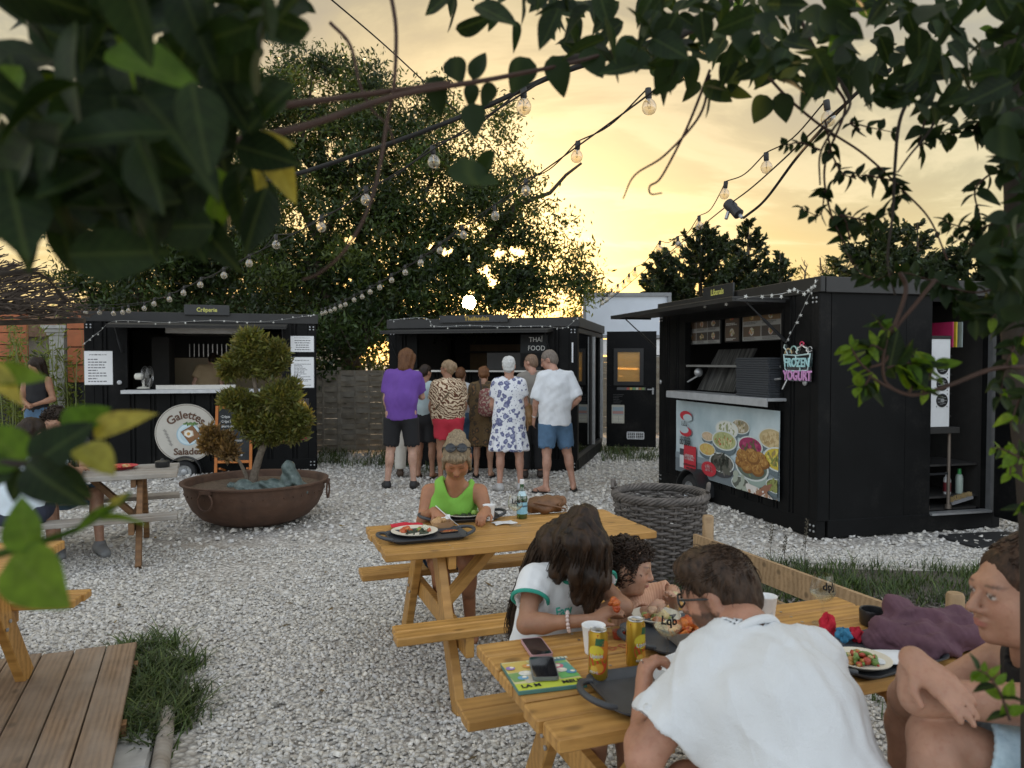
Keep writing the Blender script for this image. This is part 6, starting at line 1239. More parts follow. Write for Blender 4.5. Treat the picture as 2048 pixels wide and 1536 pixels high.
# ------------------------------------------------------------------ bodies: smooth blends of limbs turned into one continuous surface
class Sdf:
 def __init__(s, h, k=.03): s.h, s.k, s.ops = h, k, []
 def cap(s, a, b, ra, rb=None, k=None, w=None, f=1., cut=0, op='u'):
  s.ops.append((op, 'c', np.array(a, float), np.array(b, float), ra, ra if rb is None else rb, s.k if k is None else k, None if w is None else np.array(Vector(w).normalized()), f, cut)); return s
 def ell(s, c, r, M=None, k=None, op='u'):
  r = (r, r, r) if isinstance(r, (int, float)) else r
  s.ops.append((op, 'e', np.array(c, float), np.array(r, float), np.eye(3) if M is None else np.array(M), s.k if k is None else k)); return s
 def plane(s, p, n, near=None): s.ops.append(('p', np.array(p, float), np.array(Vector(n).normalized()), near)); return s
 def mesh(s, smooth=1):
  h = s.h; bb = []
  for o in s.ops:
   if o[0] == 'p': bb.append(None); continue
   if o[1] == 'c':
    r = max(o[4], o[5])*max(1, o[8]); lo, hi = np.minimum(o[2], o[3])-r, np.maximum(o[2], o[3])+r
   else: r = o[3].max(); lo, hi = o[2]-r, o[2]+r
   bb.append((lo, hi))
  L = np.min([b[0] for b, o in zip(bb, s.ops) if b is not None and o[0] == 'u'], 0)-3*h; Hh = np.max([b[1] for b, o in zip(bb, s.ops) if b is not None and o[0] == 'u'], 0)+3*h
  n = np.ceil((Hh-L)/h).astype(int)+1; D = np.full(n, .2, np.float32)
  ax = [(L[i]+h*np.arange(n[i])).astype(np.float32) for i in range(3)]
  for o, b in zip(s.ops, bb):
   if o[0] == 'p':
    lo, hi = (np.zeros(3, int), n) if o[3] is None else (np.clip(((np.array(o[3][0])-o[3][1]-L)/h).astype(int), 0, n), np.clip(((np.array(o[3][0])+o[3][1]-L)/h).astype(int)+1, 0, n))
    sl = tuple(slice(a, c) for a, c in zip(lo, hi)); X, Y, Z = np.meshgrid(*[ax[i][sl[i]] for i in range(3)], indexing='ij', sparse=True)
    D[sl] = np.maximum(D[sl], (X-o[1][0])*o[2][0]+(Y-o[1][1])*o[2][1]+(Z-o[1][2])*o[2][2]); continue
   k = o[6] if o[1] == 'c' else o[5]; m = k+3*h
   lo = np.clip(((b[0]-m-L)/h).astype(int), 0, n); hi = np.clip(((b[1]+m-L)/h).astype(int)+2, 0, n)
   if (hi <= lo).any(): continue
   sl = tuple(slice(a, c) for a, c in zip(lo, hi)); X, Y, Z = np.meshgrid(*[ax[i][sl[i]] for i in range(3)], indexing='ij', sparse=True)
   if o[1] == 'c':
    _, _, a, bb_, ra, rb, k, w_, f, cut = o
    px, py, pz = X-a[0], Y-a[1], Z-a[2]; d = bb_-a
    if w_ is not None:
     q = (px*w_[0]+py*w_[1]+pz*w_[2])*(1/f-1); px, py, pz = px+q*w_[0], py+q*w_[1], pz+q*w_[2]; d = d+w_*float(d@w_)*(1/f-1)
    dd = float(d@d)+1e-9; t0 = (px*d[0]+py*d[1]+pz*d[2])/dd; t = np.clip(t0, 0, 1)
    e = np.sqrt((px-t*d[0])**2+(py-t*d[1])**2+(pz-t*d[2])**2)-(ra+(rb-ra)*t)
    l = math.sqrt(dd)
    if cut & 1: e = np.maximum(e, (t0-1)*l)
    if cut & 2: e = np.maximum(e, -t0*l)
   else:
    _, _, c, r, M, k = o
    px, py, pz = X-c[0], Y-c[1], Z-c[2]; q = [px*M[0][i]+py*M[1][i]+pz*M[2][i] for i in range(3)]
    k0 = np.sqrt((q[0]/r[0])**2+(q[1]/r[1])**2+(q[2]/r[2])**2); k1 = np.sqrt((q[0]/r[0]**2)**2+(q[1]/r[1]**2)**2+(q[2]/r[2]**2)**2)+1e-6; e = k0*(k0-1)/k1
   A = D[sl]
   if o[0] == 'u':
    q = np.maximum(k-np.abs(A-e), 0)/max(k, 1e-6); D[sl] = np.minimum(A, e)-q*q*k*.25
   else:
    e = -e; q = np.maximum(k-np.abs(A-e), 0)/max(k, 1e-6); D[sl] = np.maximum(A, e)+q*q*k*.25
  S = D < 0; C = np.zeros(n-1, np.int8)
  offs = [(i, j, q) for i in (0, 1) for j in (0, 1) for q in (0, 1)]
  for i, j, q in offs: C += S[i:n[0]-1+i, j:n[1]-1+j, q:n[2]-1+q]
  mixd = (C > 0) & (C < 8); idx = np.argwhere(mixd); vid = np.full(n-1, -1, np.int32); vid[mixd] = np.arange(len(idx))
  cv = np.stack([D[idx[:, 0]+i, idx[:, 1]+j, idx[:, 2]+q] for i, j, q in offs], 1); oc = np.array(offs, float)
  acc = np.zeros((len(idx), 3)); cnt = np.zeros(len(idx))
  for a in range(8):
   for b in range(a+1, 8):
    if abs(oc[a]-oc[b]).sum() != 1: continue
    va, vb = cv[:, a], cv[:, b]; x = (va < 0) != (vb < 0); t = np.where(x, va/np.where(x, va-vb, 1), 0)
    acc += np.where(x[:, None], oc[a]+(oc[b]-oc[a])*t[:, None], 0); cnt += x
  V = L+h*(idx+acc/cnt[:, None]); F = []
  for axi in range(3):
   u, w_ = (axi+1) % 3, (axi+2) % 3; s0 = [slice(1, -1)]*3; s1 = [slice(1, -1)]*3; s0[axi] = slice(0, -1); s1[axi] = slice(1, None)
   a, b = S[tuple(s0)], S[tuple(s1)]; e = np.argwhere(a != b)
   if not len(e): continue
   base = e+np.array([0 if i == axi else 1 for i in range(3)]); inside = a[tuple(e.T)]
   def cell(du, dw): c = base.copy(); c[:, u] += du; c[:, w_] += dw; return vid[tuple(c.T)]
   q = np.stack([cell(-1, -1), cell(0, -1), cell(0, 0), cell(-1, 0)], 1); q[~inside] = q[~inside][:, ::-1]; F.append(q)
  F = np.vstack(F); F = F[(F >= 0).all(1)]
  for _ in range(smooth):
   E = np.vstack([F[:, [0, 1]], F[:, [1, 2]], F[:, [2, 3]], F[:, [3, 0]]]); c = np.bincount(E.ravel(), minlength=len(V)).astype(float)
   A = np.stack([np.bincount(E[:, 0], V[E[:, 1], i], len(V))+np.bincount(E[:, 1], V[E[:, 0], i], len(V)) for i in range(3)], 1)
   V = np.where(c[:, None] > 0, V*.5+.5*A/np.maximum(c, 1)[:, None], V)
  return V, F
def vnormals(V, F):
 n = np.cross(V[F[:, 2]]-V[F[:, 0]], V[F[:, 3]]-V[F[:, 1]]); N = np.zeros_like(V)
 for i in range(4): N += np.stack([np.bincount(F[:, i], n[:, j], len(V)) for j in range(3)], 1)
 return N/(np.linalg.norm(N, axis=1)[:, None]+1e-9)
def snoise(Pp, freq, seed, octv=3, rough=.5):
 r = np.random.default_rng(seed); o = np.zeros(len(Pp)); a = 1.; tot = 0
 for i in range(octv):
  for _ in range(4):
   d = r.normal(0, 1, 3); d /= np.linalg.norm(d); o += a*np.sin(Pp@d*freq*(2**i)*r.uniform(.7, 1.3)*6.28+r.uniform(0, 6.28))
  tot += a*2.2; a *= rough
 return o/tot
def sdf_obj(name, s, m, parent, fold=None, paint=None, smooth=1, post=None):
 V, F = s.mesh(smooth)
 if fold is not None: V = V+vnormals(V, F)*fold(V)[:, None]
 if post is not None: V = post(V)
 c = paint(V) if paint is not None else None
 if parent is not None: Ti = np.array(TM[parent.name].inverted()); V = V@Ti[:3, :3].T+Ti[:3, 3]
 return put(name, np_mesh(name, V, F, c, True), m, parent)
def m_skin(name='skin'):
 n = NT(name); v = n.coord(rnd=False); n.bump(n.math('ADD', n.noise(v, 220, 4), n.math('MULTIPLY', n.noise(v, 30, 3), .8)), .22, .003)
 c = n.mix(1., n.attr(), n.ramp(n.noise(v, 14, 4), [(.3, .80), (.7, 1.12)]), 'MULTIPLY'); c = n.mix(n.ramp(n.noise(v, 70, 3), [(.5, 0.), (.72, .35)]), c, (.30, .12, .075))
 return n.fin(c, .48, Subsurface_Weight=.08, Subsurface_Scale=.02, Specular_IOR_Level=.4)
MAT['skin'] = m_skin()
def cloth(name, col, rough=.85, var=.07, weave=420, bump=.15, fold=9):
 n = NT(name); v = n.coord(rnd=False); c = n.ramp(n.noise(v, 9, 4), [(.3, tuple(q*(1-var) for q in col)), (.7, tuple(min(1, q*(1+var)) for q in col))])
 n.bump(n.math('ADD', n.math('MULTIPLY', n.noise(v, weave, 2), .25), n.noise(v, fold, 3, .5, .8)), bump, .02); return n.fin(c, rough)
def hairmat(name, c0, c1, sc=(60, 60, 8), rough=.5, bump=.6):
 n = NT(name); v = n.coord(sc, rnd=False); f = n.noise(v, 1.6, 5, .6, .6); n.bump(f, bump, .006); return n.fin(n.ramp(f, [(.3, c0), (.7, c1)]), rough, Specular_IOR_Level=.25)
SK = dict(fair=(.50, .30, .22), tan=(.34, .175, .105), mid=(.42, .235, .155), dark=(.27, .14, .085), ruddy=(.44, .24, .17))
class Head:                               # frame of a head: x right, y face, z crown; s scales an adult head 0.235 m high
 def __init__(s, c, face, up=(0, 0, 1), sc=1.):
  y = Vector(face).normalized(); x = y.cross(Vector(up)).normalized(); z = x.cross(y)
  s.M = Matrix((x, y, z)).transposed(); s.c = Vector(c); s.s = sc; s.A = np.array(s.M)
 def p(s, x, y, z): return tuple(s.c+s.M @ Vector((x, y, z))*s.s)
 def loc(s, V): return ((V-np.array(s.c))@s.A)/s.s
 def d(s, x, y, z): return tuple(s.M @ Vector((x, y, z)))
def head_ops(S, H, nose=1., ear=True, full=1.):
 p, s, M = H.p, H.s, H.M
 E = lambda c, r, k=.02, op='u': S.ell(p(*c), tuple(q*s for q in r), M, k*s, op)
 E((0, -.012, .028), (.076, .096, .088)); E((0, .028, -.03), (.063*full, .062, .080), .03)
 S.cap(p(-.028, .028, -.078), p(.028, .028, -.078), .036*s, .036*s, .03*s); E((0, .062, -.100), (.021, .020, .018), .02)
 for q in (-1, 1):
  E((q*.037, .056, -.032), (.026*full, .024, .028), .025); E((q*.031, .098, -.001), (.020, .017, .013), .018, 's'); E((q*.031, .079, -.003), (.0145, .0125, .012), .006)
  if ear: E((q*.080, -.008, -.012), (.012, .022, .034), .010); E((q*.091, .0, -.012), (.006, .011, .018), .006, 's')
  E((q*.0125, .096, -.041), (.0095, .010, .0075), .008)
 S.cap(p(-.034, .083, .017), p(.034, .083, .017), .011*s, .011*s, .02*s)
 S.cap(p(0, .090, .002), p(0, .090+.022*nose, -.036), .0085*s, .0115*s, .012*s)
 E((0, .090, -.0635), (.020, .0105, .0058), .008); E((0, .088, -.0745), (.017, .0105, .0066), .008)
def head_paint(V, C, H, brow=(.10, .06, .04), lip=(.40, .14, .12), beard=None, eye=None, closed=False, blush=.06):
 q = H.loc(V); x, y, z = q.T; ax = np.abs(x)
 def bl(m, col):
  m = np.clip(m, 0, 1)[:, None]; C[:] = C*(1-m)+np.array(col)*m
 sm = lambda d, a, b: np.clip((b-d)/(b-a), 0, 1)
 fr = (y > .05)&(np.abs(z) < .12)
 bl(fr*sm(np.hypot((ax-.04)/.03, (z+.03)/.025), .3, 1.2)*blush*4, C.mean(0)*np.array([1.12, .85, .82]))
 if beard is not None:
  bl(((z < .01)&(z > -.05)&(y < .04)&(y > .0)&(ax > .05)&(ax < .09))*.6, beard)
  bl(((z < -.035)&(y > -.03)&(y < .13)&(ax < .09)&(np.abs(q[:, 2]) < .15))*sm(np.hypot(x/.030, (z+.064)/.02), 1.6, .9)*.75*((y < .085)|(z < -.08)|(z > -.058)), beard)
 bl(fr*sm(np.hypot(x/.020, (z+.069)/.0100), .75, 1.05)*.85, lip); bl(fr*sm(np.hypot(x/.019, (z+.0685)/.0018), .7, 1.2)*.8, tuple(np.array(lip)*.35))
 bl(fr*sm(np.hypot((ax-.033)/.019, (z-.0205-.15*(ax-.033))/.0045), .6, 1.1)*.85, brow)
 if closed: bl(fr*sm(np.hypot((ax-.031)/.015, (z+.0075)/.0026), .6, 1.2)*.9, (.03, .02, .015))
 else:
  bl(fr*sm(np.hypot((ax-.031)/.0125, (z+.003)/.0062), .8, 1.1), (.62, .58, .54)); bl(fr*sm(np.hypot((ax-.031)/.006, (z+.003)/.006), .8, 1.15), eye or (.05, .03, .02)); bl(fr*sm(np.abs(np.hypot((ax-.031)/.0135, (z+.003)/.0068)-1.05), .05, .25)*(z > -.002)*.8, (.04, .025, .02))
 bl(fr*sm(np.hypot((ax-.010)/.004, (z+.0465)/.003), .6, 1.2)*.7, (.08, .03, .02))
def hand_ops(S, w, d, palm, r=.0085, curl=.6, sc=1., spread=.16, thumb=1, k=.012):
 """palm and five fingers: w wrist, d direction of the hand, palm the side the fingers close towards"""
 w, d, pn = Vector(w), Vector(d).normalized(), Vector(palm).normalized(); pn = (pn-d*pn.dot(d)).normalized(); sd = d.cross(pn)
 pc = w+d*.045*sc; S.cap(w, pc, .024*sc, .031*sc, .02, pn, .62); S.cap(pc, w+d*.075*sc, .030*sc, .033*sc, .02, pn, .5)
 for i, (o, l) in enumerate(((-.027, .070), (-.009, .082), (.009, .078), (.026, .062))):
  b = w+d*(.082-.004*abs(i-1.3))*sc+sd*o*sc; dr = (d+sd*o*spread*30*.12).normalized(); a0 = curl*.55; p = b; ang = a0
  S.cap(w+d*.05*sc+sd*o*.8*sc, b, r*1.1*sc, r*1.12*sc, .008)
  for j, f in enumerate((.45, .31, .24)):
   q = p+(dr*math.cos(ang)+pn*math.sin(ang))*l*f*sc; S.cap(p, q, r*(1.08-.1*j)*sc, r*(1.-.12*j)*sc, .004); p = q; ang += curl*(.75 if j == 0 else .6)
 b = w+d*.025*sc-sd*.026*thumb*sc; q = b+(d*.6-sd*.75*thumb+pn*.45).normalized()*.038*sc; e = q+(d*.85-sd*.1*thumb+pn*.5).normalized()*.032*sc
 S.cap(b, q, .0135*sc, .0105*sc, .012); S.cap(q, e, .0102*sc, .0082*sc, .004)
BASE = dict(pel=(0, 0, .97), wai=(0, -.005, 1.10), che=(0, .0, 1.30), nec=(0, -.02, 1.475), hea=(0, .015, 1.63), shR=(.185, -.01, 1.41), shL=(-.185, -.01, 1.41), elR=(.245, -.02, 1.12), elL=(-.245, -.02, 1.12), wrR=(.25, .07, .88), wrL=(-.25, .07, .88),
   hiR=(.09, 0, .92), hiL=(-.09, 0, .92), knR=(.10, .02, .50), knL=(-.10, .02, .50), anR=(.11, -.02, .085), anL=(-.11, -.02, .085), toR=(.14, .14, .03), toL=(-.14, .14, .03))
class Person:
 def __init__(s, label, loc, yaw=0., H=1.75, J=None, face=(0, 1, 0), headup=(0, 0, 1), skin='mid', group=None, h=.0135, girth=1., world=False, hs=1., headc=None):
  s.t = thing('person', label, 'person', loc, 0, group); k = H/1.75; j = {a: Vector(b) for a, b in BASE.items()}
  if not world:
   for a, b in (J or {}).items(): j[a] = Vector(b)
   for a in j:
    if a[:2] in ('sh', 'el', 'wr'): j[a].x *= .86
   Rz = Matrix.Rotation(yaw, 3, 'Z'); s.j = {a: Vector(loc)+Rz @ (b*k) for a, b in j.items()}; s.Rz = Rz
   s.H = Head(s.j['hea'], Rz @ Vector(face), Rz @ Vector(headup), k*.985*hs)
  else:
   s.j = {a: Vector(b) for a, b in J.items()}; s.Rz = Matrix.Identity(3); s.H = Head(s.j['hea'], face, headup, hs)
  s.legk = 0; s.k = k; s.g = girth; s.h = h; s.skin = np.array(SK[skin]) if isinstance(skin, str) else np.array(skin); s.lr = (s.j['shR']-s.j['shL']).normalized(); s.hips = (s.j['hiR']-s.j['hiL']).normalized() if 'hiR' in s.j else s.lr
 def body(s, legs=True, feet=True, hands=None, head=True, arms=('R', 'L'), paint=None, nose=1., torso=True, full=1., smooth=1, fingers_r=.0085):
  j, k, g = s.j, s.k, s.g; S = Sdf(s.h, .03*k); S.ops = []
  if torso:
   S.cap(j['pel'], j['wai'], .105*k*g, .098*k*g, .06, s.hips, 1.42); S.cap(j['wai'], j['che'], .098*k*g, .115*k*g, .06, s.lr, 1.38); S.cap(j['shR']*.75+j['shL']*.25, j['shL']*.75+j['shR']*.25, .062*k, .062*k, .06)
  S.cap(j['che']*.3+j['nec']*.7, j['nec'], .06*k, .056*k, .04); S.cap(j['nec'], Vector(s.H.p(0, -.02, -.05)), .053*k, .050*k*s.H.s/k, .03)
  for q in ('R', 'L'):
   if q in arms:
    S.cap(j['sh'+q], j['el'+q], .050*k, .038*k, .04); S.cap(j['el'+q], j['wr'+q], .039*k, .026*k, .02); m = j['el'+q].lerp(j['wr'+q], .25); S.ell(m, .041*k, None, .03)
    hd = (hands or {}).get(q)
    if hd is None: d = (j['wr'+q]-j['el'+q]).normalized(); hd = (d, Vector((0, 0, -1)) if abs(d.z) < .8 else s.Rz @ Vector((-1 if q == 'R' else 1, 0, 0)), .5)
    hand_ops(S, j['wr'+q], hd[0], hd[1], fingers_r, hd[2], k*(hd[3] if len(hd) > 3 else 1), thumb=(hd[4] if len(hd) > 4 else 1))
   if legs and 'kn'+q in j:
    S.cap(j['hi'+q], j['kn'+q], .086*k*g, .056*k, s.legk or .05); S.cap(j['kn'+q], j['an'+q], .053*k, .034*k, .03); m = j['kn'+q].lerp(j['an'+q], .3); bk = (s.Rz @ Vector((0, -.018, 0))); S.ell(m+bk*k, (.052*k, .052*k, .10*k), None, .03)
    if feet: S.cap(j['an'+q], j['to'+q].lerp(j['an'+q], .2)+Vector((0, 0, -.01)), .036*k, .030*k, .02); S.cap(j['an'+q]+(j['an'+q]-j['to'+q])*.22+Vector((0, 0, -.045*k)), j['to'+q], .026*k, .022*k, .02); S.plane((0, 0, j['to'+q].z-.028*k), (0, 0, -1), (j['to'+q].lerp(j['an'+q], .5), np.array([.2, .2, .07])))
  if head: head_ops(S, s.H, nose, full=full)
  def pt(V):
   C = np.tile(s.skin, (len(V), 1)).astype(float); C *= (1+.05*snoise(V, 6, 3))[:, None]
   if head: head_paint(V, C, s.H, **(paint or {}))
   return C
  return sdf_obj('body', S, MAT['skin'], s.t, None, pt, smooth)
 ridge = None
 def garment(s, name, S, m, fold=.006, freq=5, seed=1, smooth=1, stretch=(1, 1, .45)):
  def ff(V):
   o = fold*snoise(V*np.array(stretch), freq, seed, 3, .6)
   for d, f, a, sd in s.ridge or (): o = o+a*(1-np.abs(np.sin(V@np.array(d)*f+2.2*snoise(V, 2.5, sd))))**2.5*np.clip(snoise(V, 2., sd+9)+.55, 0, 1)
   return o
  return sdf_obj(name, S, m, s.t, ff, None, smooth)
 def top(s, m, name='t_shirt', sleeve=.6, loose=.018, hem=.0, seed=1, fold=.007, sl_r=1.25, neckline=.035, arms=('R', 'L'), flare=0., freq=5):
  """sleeve: share of the upper arm covered (over 1: down the forearm); hem: how far below the pelvis joint it ends"""
  j, k, g = s.j, s.k, s.g; S = Sdf(s.h, .03); dn = (j['pel']-j['wai']).normalized(); low = j['pel']+dn*hem
  S.cap(low, j['wai'], .105*k*g+loose+flare, .100*k*g+loose, .06, s.hips, 1.42, cut=2); S.cap(j['wai'], j['che'], .100*k*g+loose, .118*k*g+loose*.8, .06, s.lr, 1.38)
  S.cap(j['shR']*.78+j['shL']*.22, j['shL']*.78+j['shR']*.22, .066*k+loose*.5, .066*k+loose*.5, .06)
  S.cap(j['che'].lerp(j['nec'], .55), j['che'].lerp(j['nec'], .9), .085*k, .066*k, .05, s.lr, 1.25)
  for q in arms:
   if sleeve <= 0: continue
   e = j['sh'+q].lerp(j['el'+q], min(1, sleeve)); S.cap(j['sh'+q], e, .058*k+loose*.5, .048*k*sl_r+loose*.5, .045, cut=1 if sleeve < 1 else 0)
   if sleeve > 1: S.cap(j['el'+q], j['el'+q].lerp(j['wr'+q], sleeve-1), .048*k*sl_r, .04*k*sl_r, .03, cut=1)
   else: ax = (j['el'+q]-j['sh'+q]).normalized(); S.cap(e-ax*.02, e+ax*.03, .048*k*sl_r+loose*.5-max(.007, 2.4*s.h), .048*k*sl_r+loose*.5-max(.005, 2.2*s.h), .002, cut=2, op='s')
  nk = j['nec']; u = (Vector(s.H.c)-nk).normalized(); S.cap(nk-u*neckline*.3, nk+u*.2, .066*k, .08*k, .004, op='s')
  return s.garment(name, S, m, fold, freq, seed)
 def bottom(s, m, name='shorts', length=.75, loose=.02, seed=2, fold=.006, rise=.06, taper=1., pn=.35):
  j, k, g = s.j, s.k, s.g; S = Sdf(s.h, .03); up = (j['wai']-j['pel']).normalized()
  S.cap(j['pel']-up*.06, j['pel']+up*max(rise, .03), .112*k*g+loose*.6, .104*k*g+loose*.5, .05, s.hips, 1.42, cut=1)
  for q in ('R', 'L'):
   a, b = j['hi'+q], j['kn'+q]
   if length <= 1: S.cap(a, a.lerp(b, length), .092*k*g+loose*.5, (.062*k+loose)*taper+.02*(1-length), .035, cut=1); ax = (b-a).normalized(); e = a.lerp(b, length); S.cap(e-ax*.025, e+ax*.03, ((.062*k+loose)*taper+.02*(1-length))-.008, ((.062*k+loose)*taper+.02*(1-length))-.006, .002, cut=2, op='s')
   else: S.cap(a, b, .092*k*g+loose*.5, (.060*k+loose)*taper, .035); S.cap(b, b.lerp(j['an'+q], length-1), (.060*k+loose)*taper, (.05*k+loose)*taper, .03, cut=1)
  S.plane(j['pel']+up*rise, up, (j['pel'], np.array([pn, .35, .3])))
  return s.garment(name, S, m, fold, 5, seed)
 def skirt(s, m, name='dress', z=.5, flare=.05, loose=.02, sleeve=.5, seed=3, fold=.012):
  j, k, g = s.j, s.k, s.g; S = Sdf(s.h, .03); low = Vector((j['pel'].x, j['pel'].y, s.t.location.z+z)); 
  S.cap(low, j['pel'], .115*k*g+loose+flare, .115*k*g+loose, .05, s.hips, 1.35, cut=2); S.cap(j['pel'], j['wai'], .112*k*g+loose, .10*k*g+loose, .06, s.hips, 1.4); S.cap(j['wai'], j['che'], .10*k*g+loose, .118*k*g+loose*.8, .06, s.lr, 1.38)
  S.cap(j['shR']*.78+j['shL']*.22, j['shL']*.78+j['shR']*.22, .066*k+loose*.4, .066*k+loose*.4, .06); S.cap(j['che'].lerp(j['nec'], .55), j['che'].lerp(j['nec'], .9), .085*k, .066*k, .05, s.lr, 1.25)
  for q in ('R', 'L'): e = j['sh'+q].lerp(j['el'+q], sleeve); S.cap(j['sh'+q], e, .06*k+loose*.4, .062*k+loose*.4, .045, cut=1)
  nk = j['nec']; u = (Vector(s.H.c)-nk).normalized(); S.cap(nk-u*.01, nk+u*.2, .066*k, .08*k, .004, op='s')
  V0 = s.t.location
  def fo(V): 
   a = np.arctan2(V[:, 1]-j['pel'].y, V[:, 0]-j['pel'].x); d = np.clip((j['pel'].z-V[:, 2])/.4, 0, 1); return fold*d*(np.sin(a*11+seed)+.5*np.sin(a*17+2))+.005*snoise(V, 5, seed)
  return sdf_obj(name, S, m, s.t, fo, None, 1)
 def shoes(s, m, name='shoe', size=1.):
  for q in ('R', 'L'):
   a, b = s.j['an'+q], s.j['to'+q]; d = (b-a); d.z = 0; d.normalize(); S = Sdf(s.h*.8, .02); z = a.z-.085*s.k
   S.cap(Vector((a.x, a.y, z+.055))-d*.03, Vector((b.x, b.y, z+.032))+d*.02, .046*size, .036*size, .02, d.cross(Vector((0, 0, 1))), 1.05); S.cap(Vector((a.x, a.y, z+.10)), Vector((a.x, a.y, z+.05)), .046, .046, .02); S.plane((0, 0, z+.004), (0, 0, -1)); S.plane((0, 0, z+.115), (0, 0, 1)); sdf_obj(name, S, m, s.t)
 def flipflops(s, m, name='flip_flop'):
  for q in ('R', 'L'):
   a, b = s.j['an'+q], s.j['to'+q]; d = (b-a); d.z = 0; d.normalize(); c = Vector((a.x, a.y, 0)).lerp(Vector((b.x, b.y, 0)), .45)
   mb = MB(); M = frame((c.x, c.y, .001), d, d.cross(Vector((0, 0, -1)))); mb.poly([((.14*math.cos(t)), (.044+.006*math.cos(t))*math.sin(t), 0) for t in [i*math.pi/10 for i in range(20)]], M, .018, M.to_3x3() @ Vector((0, 0, 1)) if False else (0, 0, 1))
   mb.build(name, m, s.t, True); mb = MB(); mb.tube([M @ Vector((-.01, -.045, .018)), M @ Vector((.04, -.025, .055)), M @ Vector((.095, 0, .05)), M @ Vector((.04, .025, .055)), M @ Vector((-.01, .045, .018))], .007, 6); mb.build('toe_strap', m, s.t, True, 60)
 def hair(s, m, kind_='short', seed=1, vol=1., rough_=.006, freq=16, extra=None, back=0., front=.052, h=None, stretch=(1, 1, .35)):
  H = s.H; S = Sdf(h or s.h*.8, .02); p, k, M = H.p, H.s, H.M
  S.ell(p(0, -.016, .034), tuple(q*k for q in (.084*vol, .103*vol, .094*vol)), M); S.ell(p(0, -.055, -.02), tuple(q*k for q in (.072*vol, .060*vol, .075*vol)), M, .03*k)
  if extra: extra(S, H)
  S.ell(p(0, .115, -.045), tuple(q*k for q in (.078, .078, .098+front*0)), M, .02*k, 's')
  for q in (-1, 1): S.ell(p(q*.085, .012, -.022), (.03*k, .026*k, .04*k), M, .012*k, 's')
  return sdf_obj('hair', S, m, s.t, lambda V: rough_*snoise(H.loc(V)*np.array(stretch), freq, seed, 4, .7), None, 1)
 def strands(s, m, n, root, flow, length, r=.0035, seed=1, segs=9, name='hair_strands'):
  """loose locks: root(i, rng) -> point and direction in head space, flow(t, p, d, rng) bends it"""
  rr = random.Random(seed); mb = MB()
  for i in range(n):
   p, d = root(i, rr); l = length*rr.uniform(.7, 1.1); pts = []; ph = rr.uniform(0, 6.28); st = l/segs
   for q in range(segs+1):
    pts.append(Vector(p)); d = flow(q/segs, Vector(p), Vector(d), rr, ph).normalized(); p = Vector(p)+d*st
   mb.tube([Vector(s.H.p(*a)) for a in pts], [r*s.H.s*(1.-.75*(q/segs)**2) for q in range(segs+1)], 4, False)
  return kind(mb.build(name, m, s.t, True, 180), 'stuff')
QG = 'people queuing at the middle stall'
DB = hairmat('dark_brown_hair', (.012, .008, .006), (.035, .021, .013)); BR = hairmat('auburn_hair', (.07, .028, .012), (.17, .075, .03)); GREY = hairmat('silver_hair', (.42, .42, .41), (.68, .68, .66), (50, 50, 30)); GB = hairmat('ash_blonde_hair', (.16, .10, .055), (.36, .26, .16)); SALT = hairmat('grey_brown_hair', (.10, .08, .065), (.24, .20, .17))
MAT['denim'] = cloth('blue_denim', (.075, .145, .24), .85, .22, 300, .25); MAT['blackcloth'] = cloth('black_cloth', (.012, .012, .014)); MAT['whitecloth'] = cloth('white_cotton', (.70, .72, .74), .85, .02, 420, .55, 11)
def floor_at(u, v): q = G(u, v); return (q.x, q.y, 0)
def arm_down(sd, out=.0, fwd=.0): return {}
# ---- purple T-shirt man, left of the queue
pe = Person('person in a purple T-shirt and black shorts with long reddish brown hair', floor_at(803, 978), .0, 1.87, dict(nec=(.03, .09, 1.46), hea=(.06, .14, 1.59), che=(.02, .05, 1.28), shR=(.22, .04, 1.37), shL=(-.175, .06, 1.39), elR=(.27, .16, 1.12), wrR=(.16, .26, 1.30), elL=(-.22, .04, 1.10), wrL=(-.20, .16, .88), knR=(.13, .02, .50), anR=(.15, -.02, .085), toR=(.17, .14, .03), knL=(-.13, .02, .50), anL=(-.17, -.02, .085), toL=(-.23, .13, .03), hiR=(.10, 0, .92), hiL=(-.10, 0, .92)), (.35, .85, -.3), skin='fair', group=QG, girth=1.05)
pe.body(); pe.top(cloth('purple_cotton', (.135, .055, .30)), sleeve=.75, loose=.03, hem=.13, seed=1, fold=.011); pe.bottom(MAT['blackcloth'], length=.95, loose=.035, rise=-.10); pe.shoes(simple('black_shoe', (.015, .015, .016), .6))
def longback(S, H): S.cap(H.p(0, -.06, .02), H.p(-.0, -.055, -.14), .085*H.s, .070*H.s, .03, H.d(1, 0, 0), 1.12); [S.cap(H.p(q*.07, .01, .03), H.p(q*.075, -.005, -.14), .035*H.s, .026*H.s, .03) for q in (-1, 1)]
def hair_long(pe, m, ex, seed, rough=.010, freq=10): 
 H = pe.H; S = Sdf(pe.h*.8, .02); S.ell(H.p(0, -.016, .034), tuple(q*H.s for q in (.086, .106, .096)), H.M); ex(S, H); S.ell(H.p(0, .115, -.05), tuple(q*H.s for q in (.066, .075, .11)), H.M, .02, 's'); return sdf_obj('hair', S, m, pe.t, lambda V: rough*snoise(H.loc(V)*np.array((1, 1, .3)), freq, seed, 4, .7), None, 1)
hair_long(pe, BR, longback, 4)
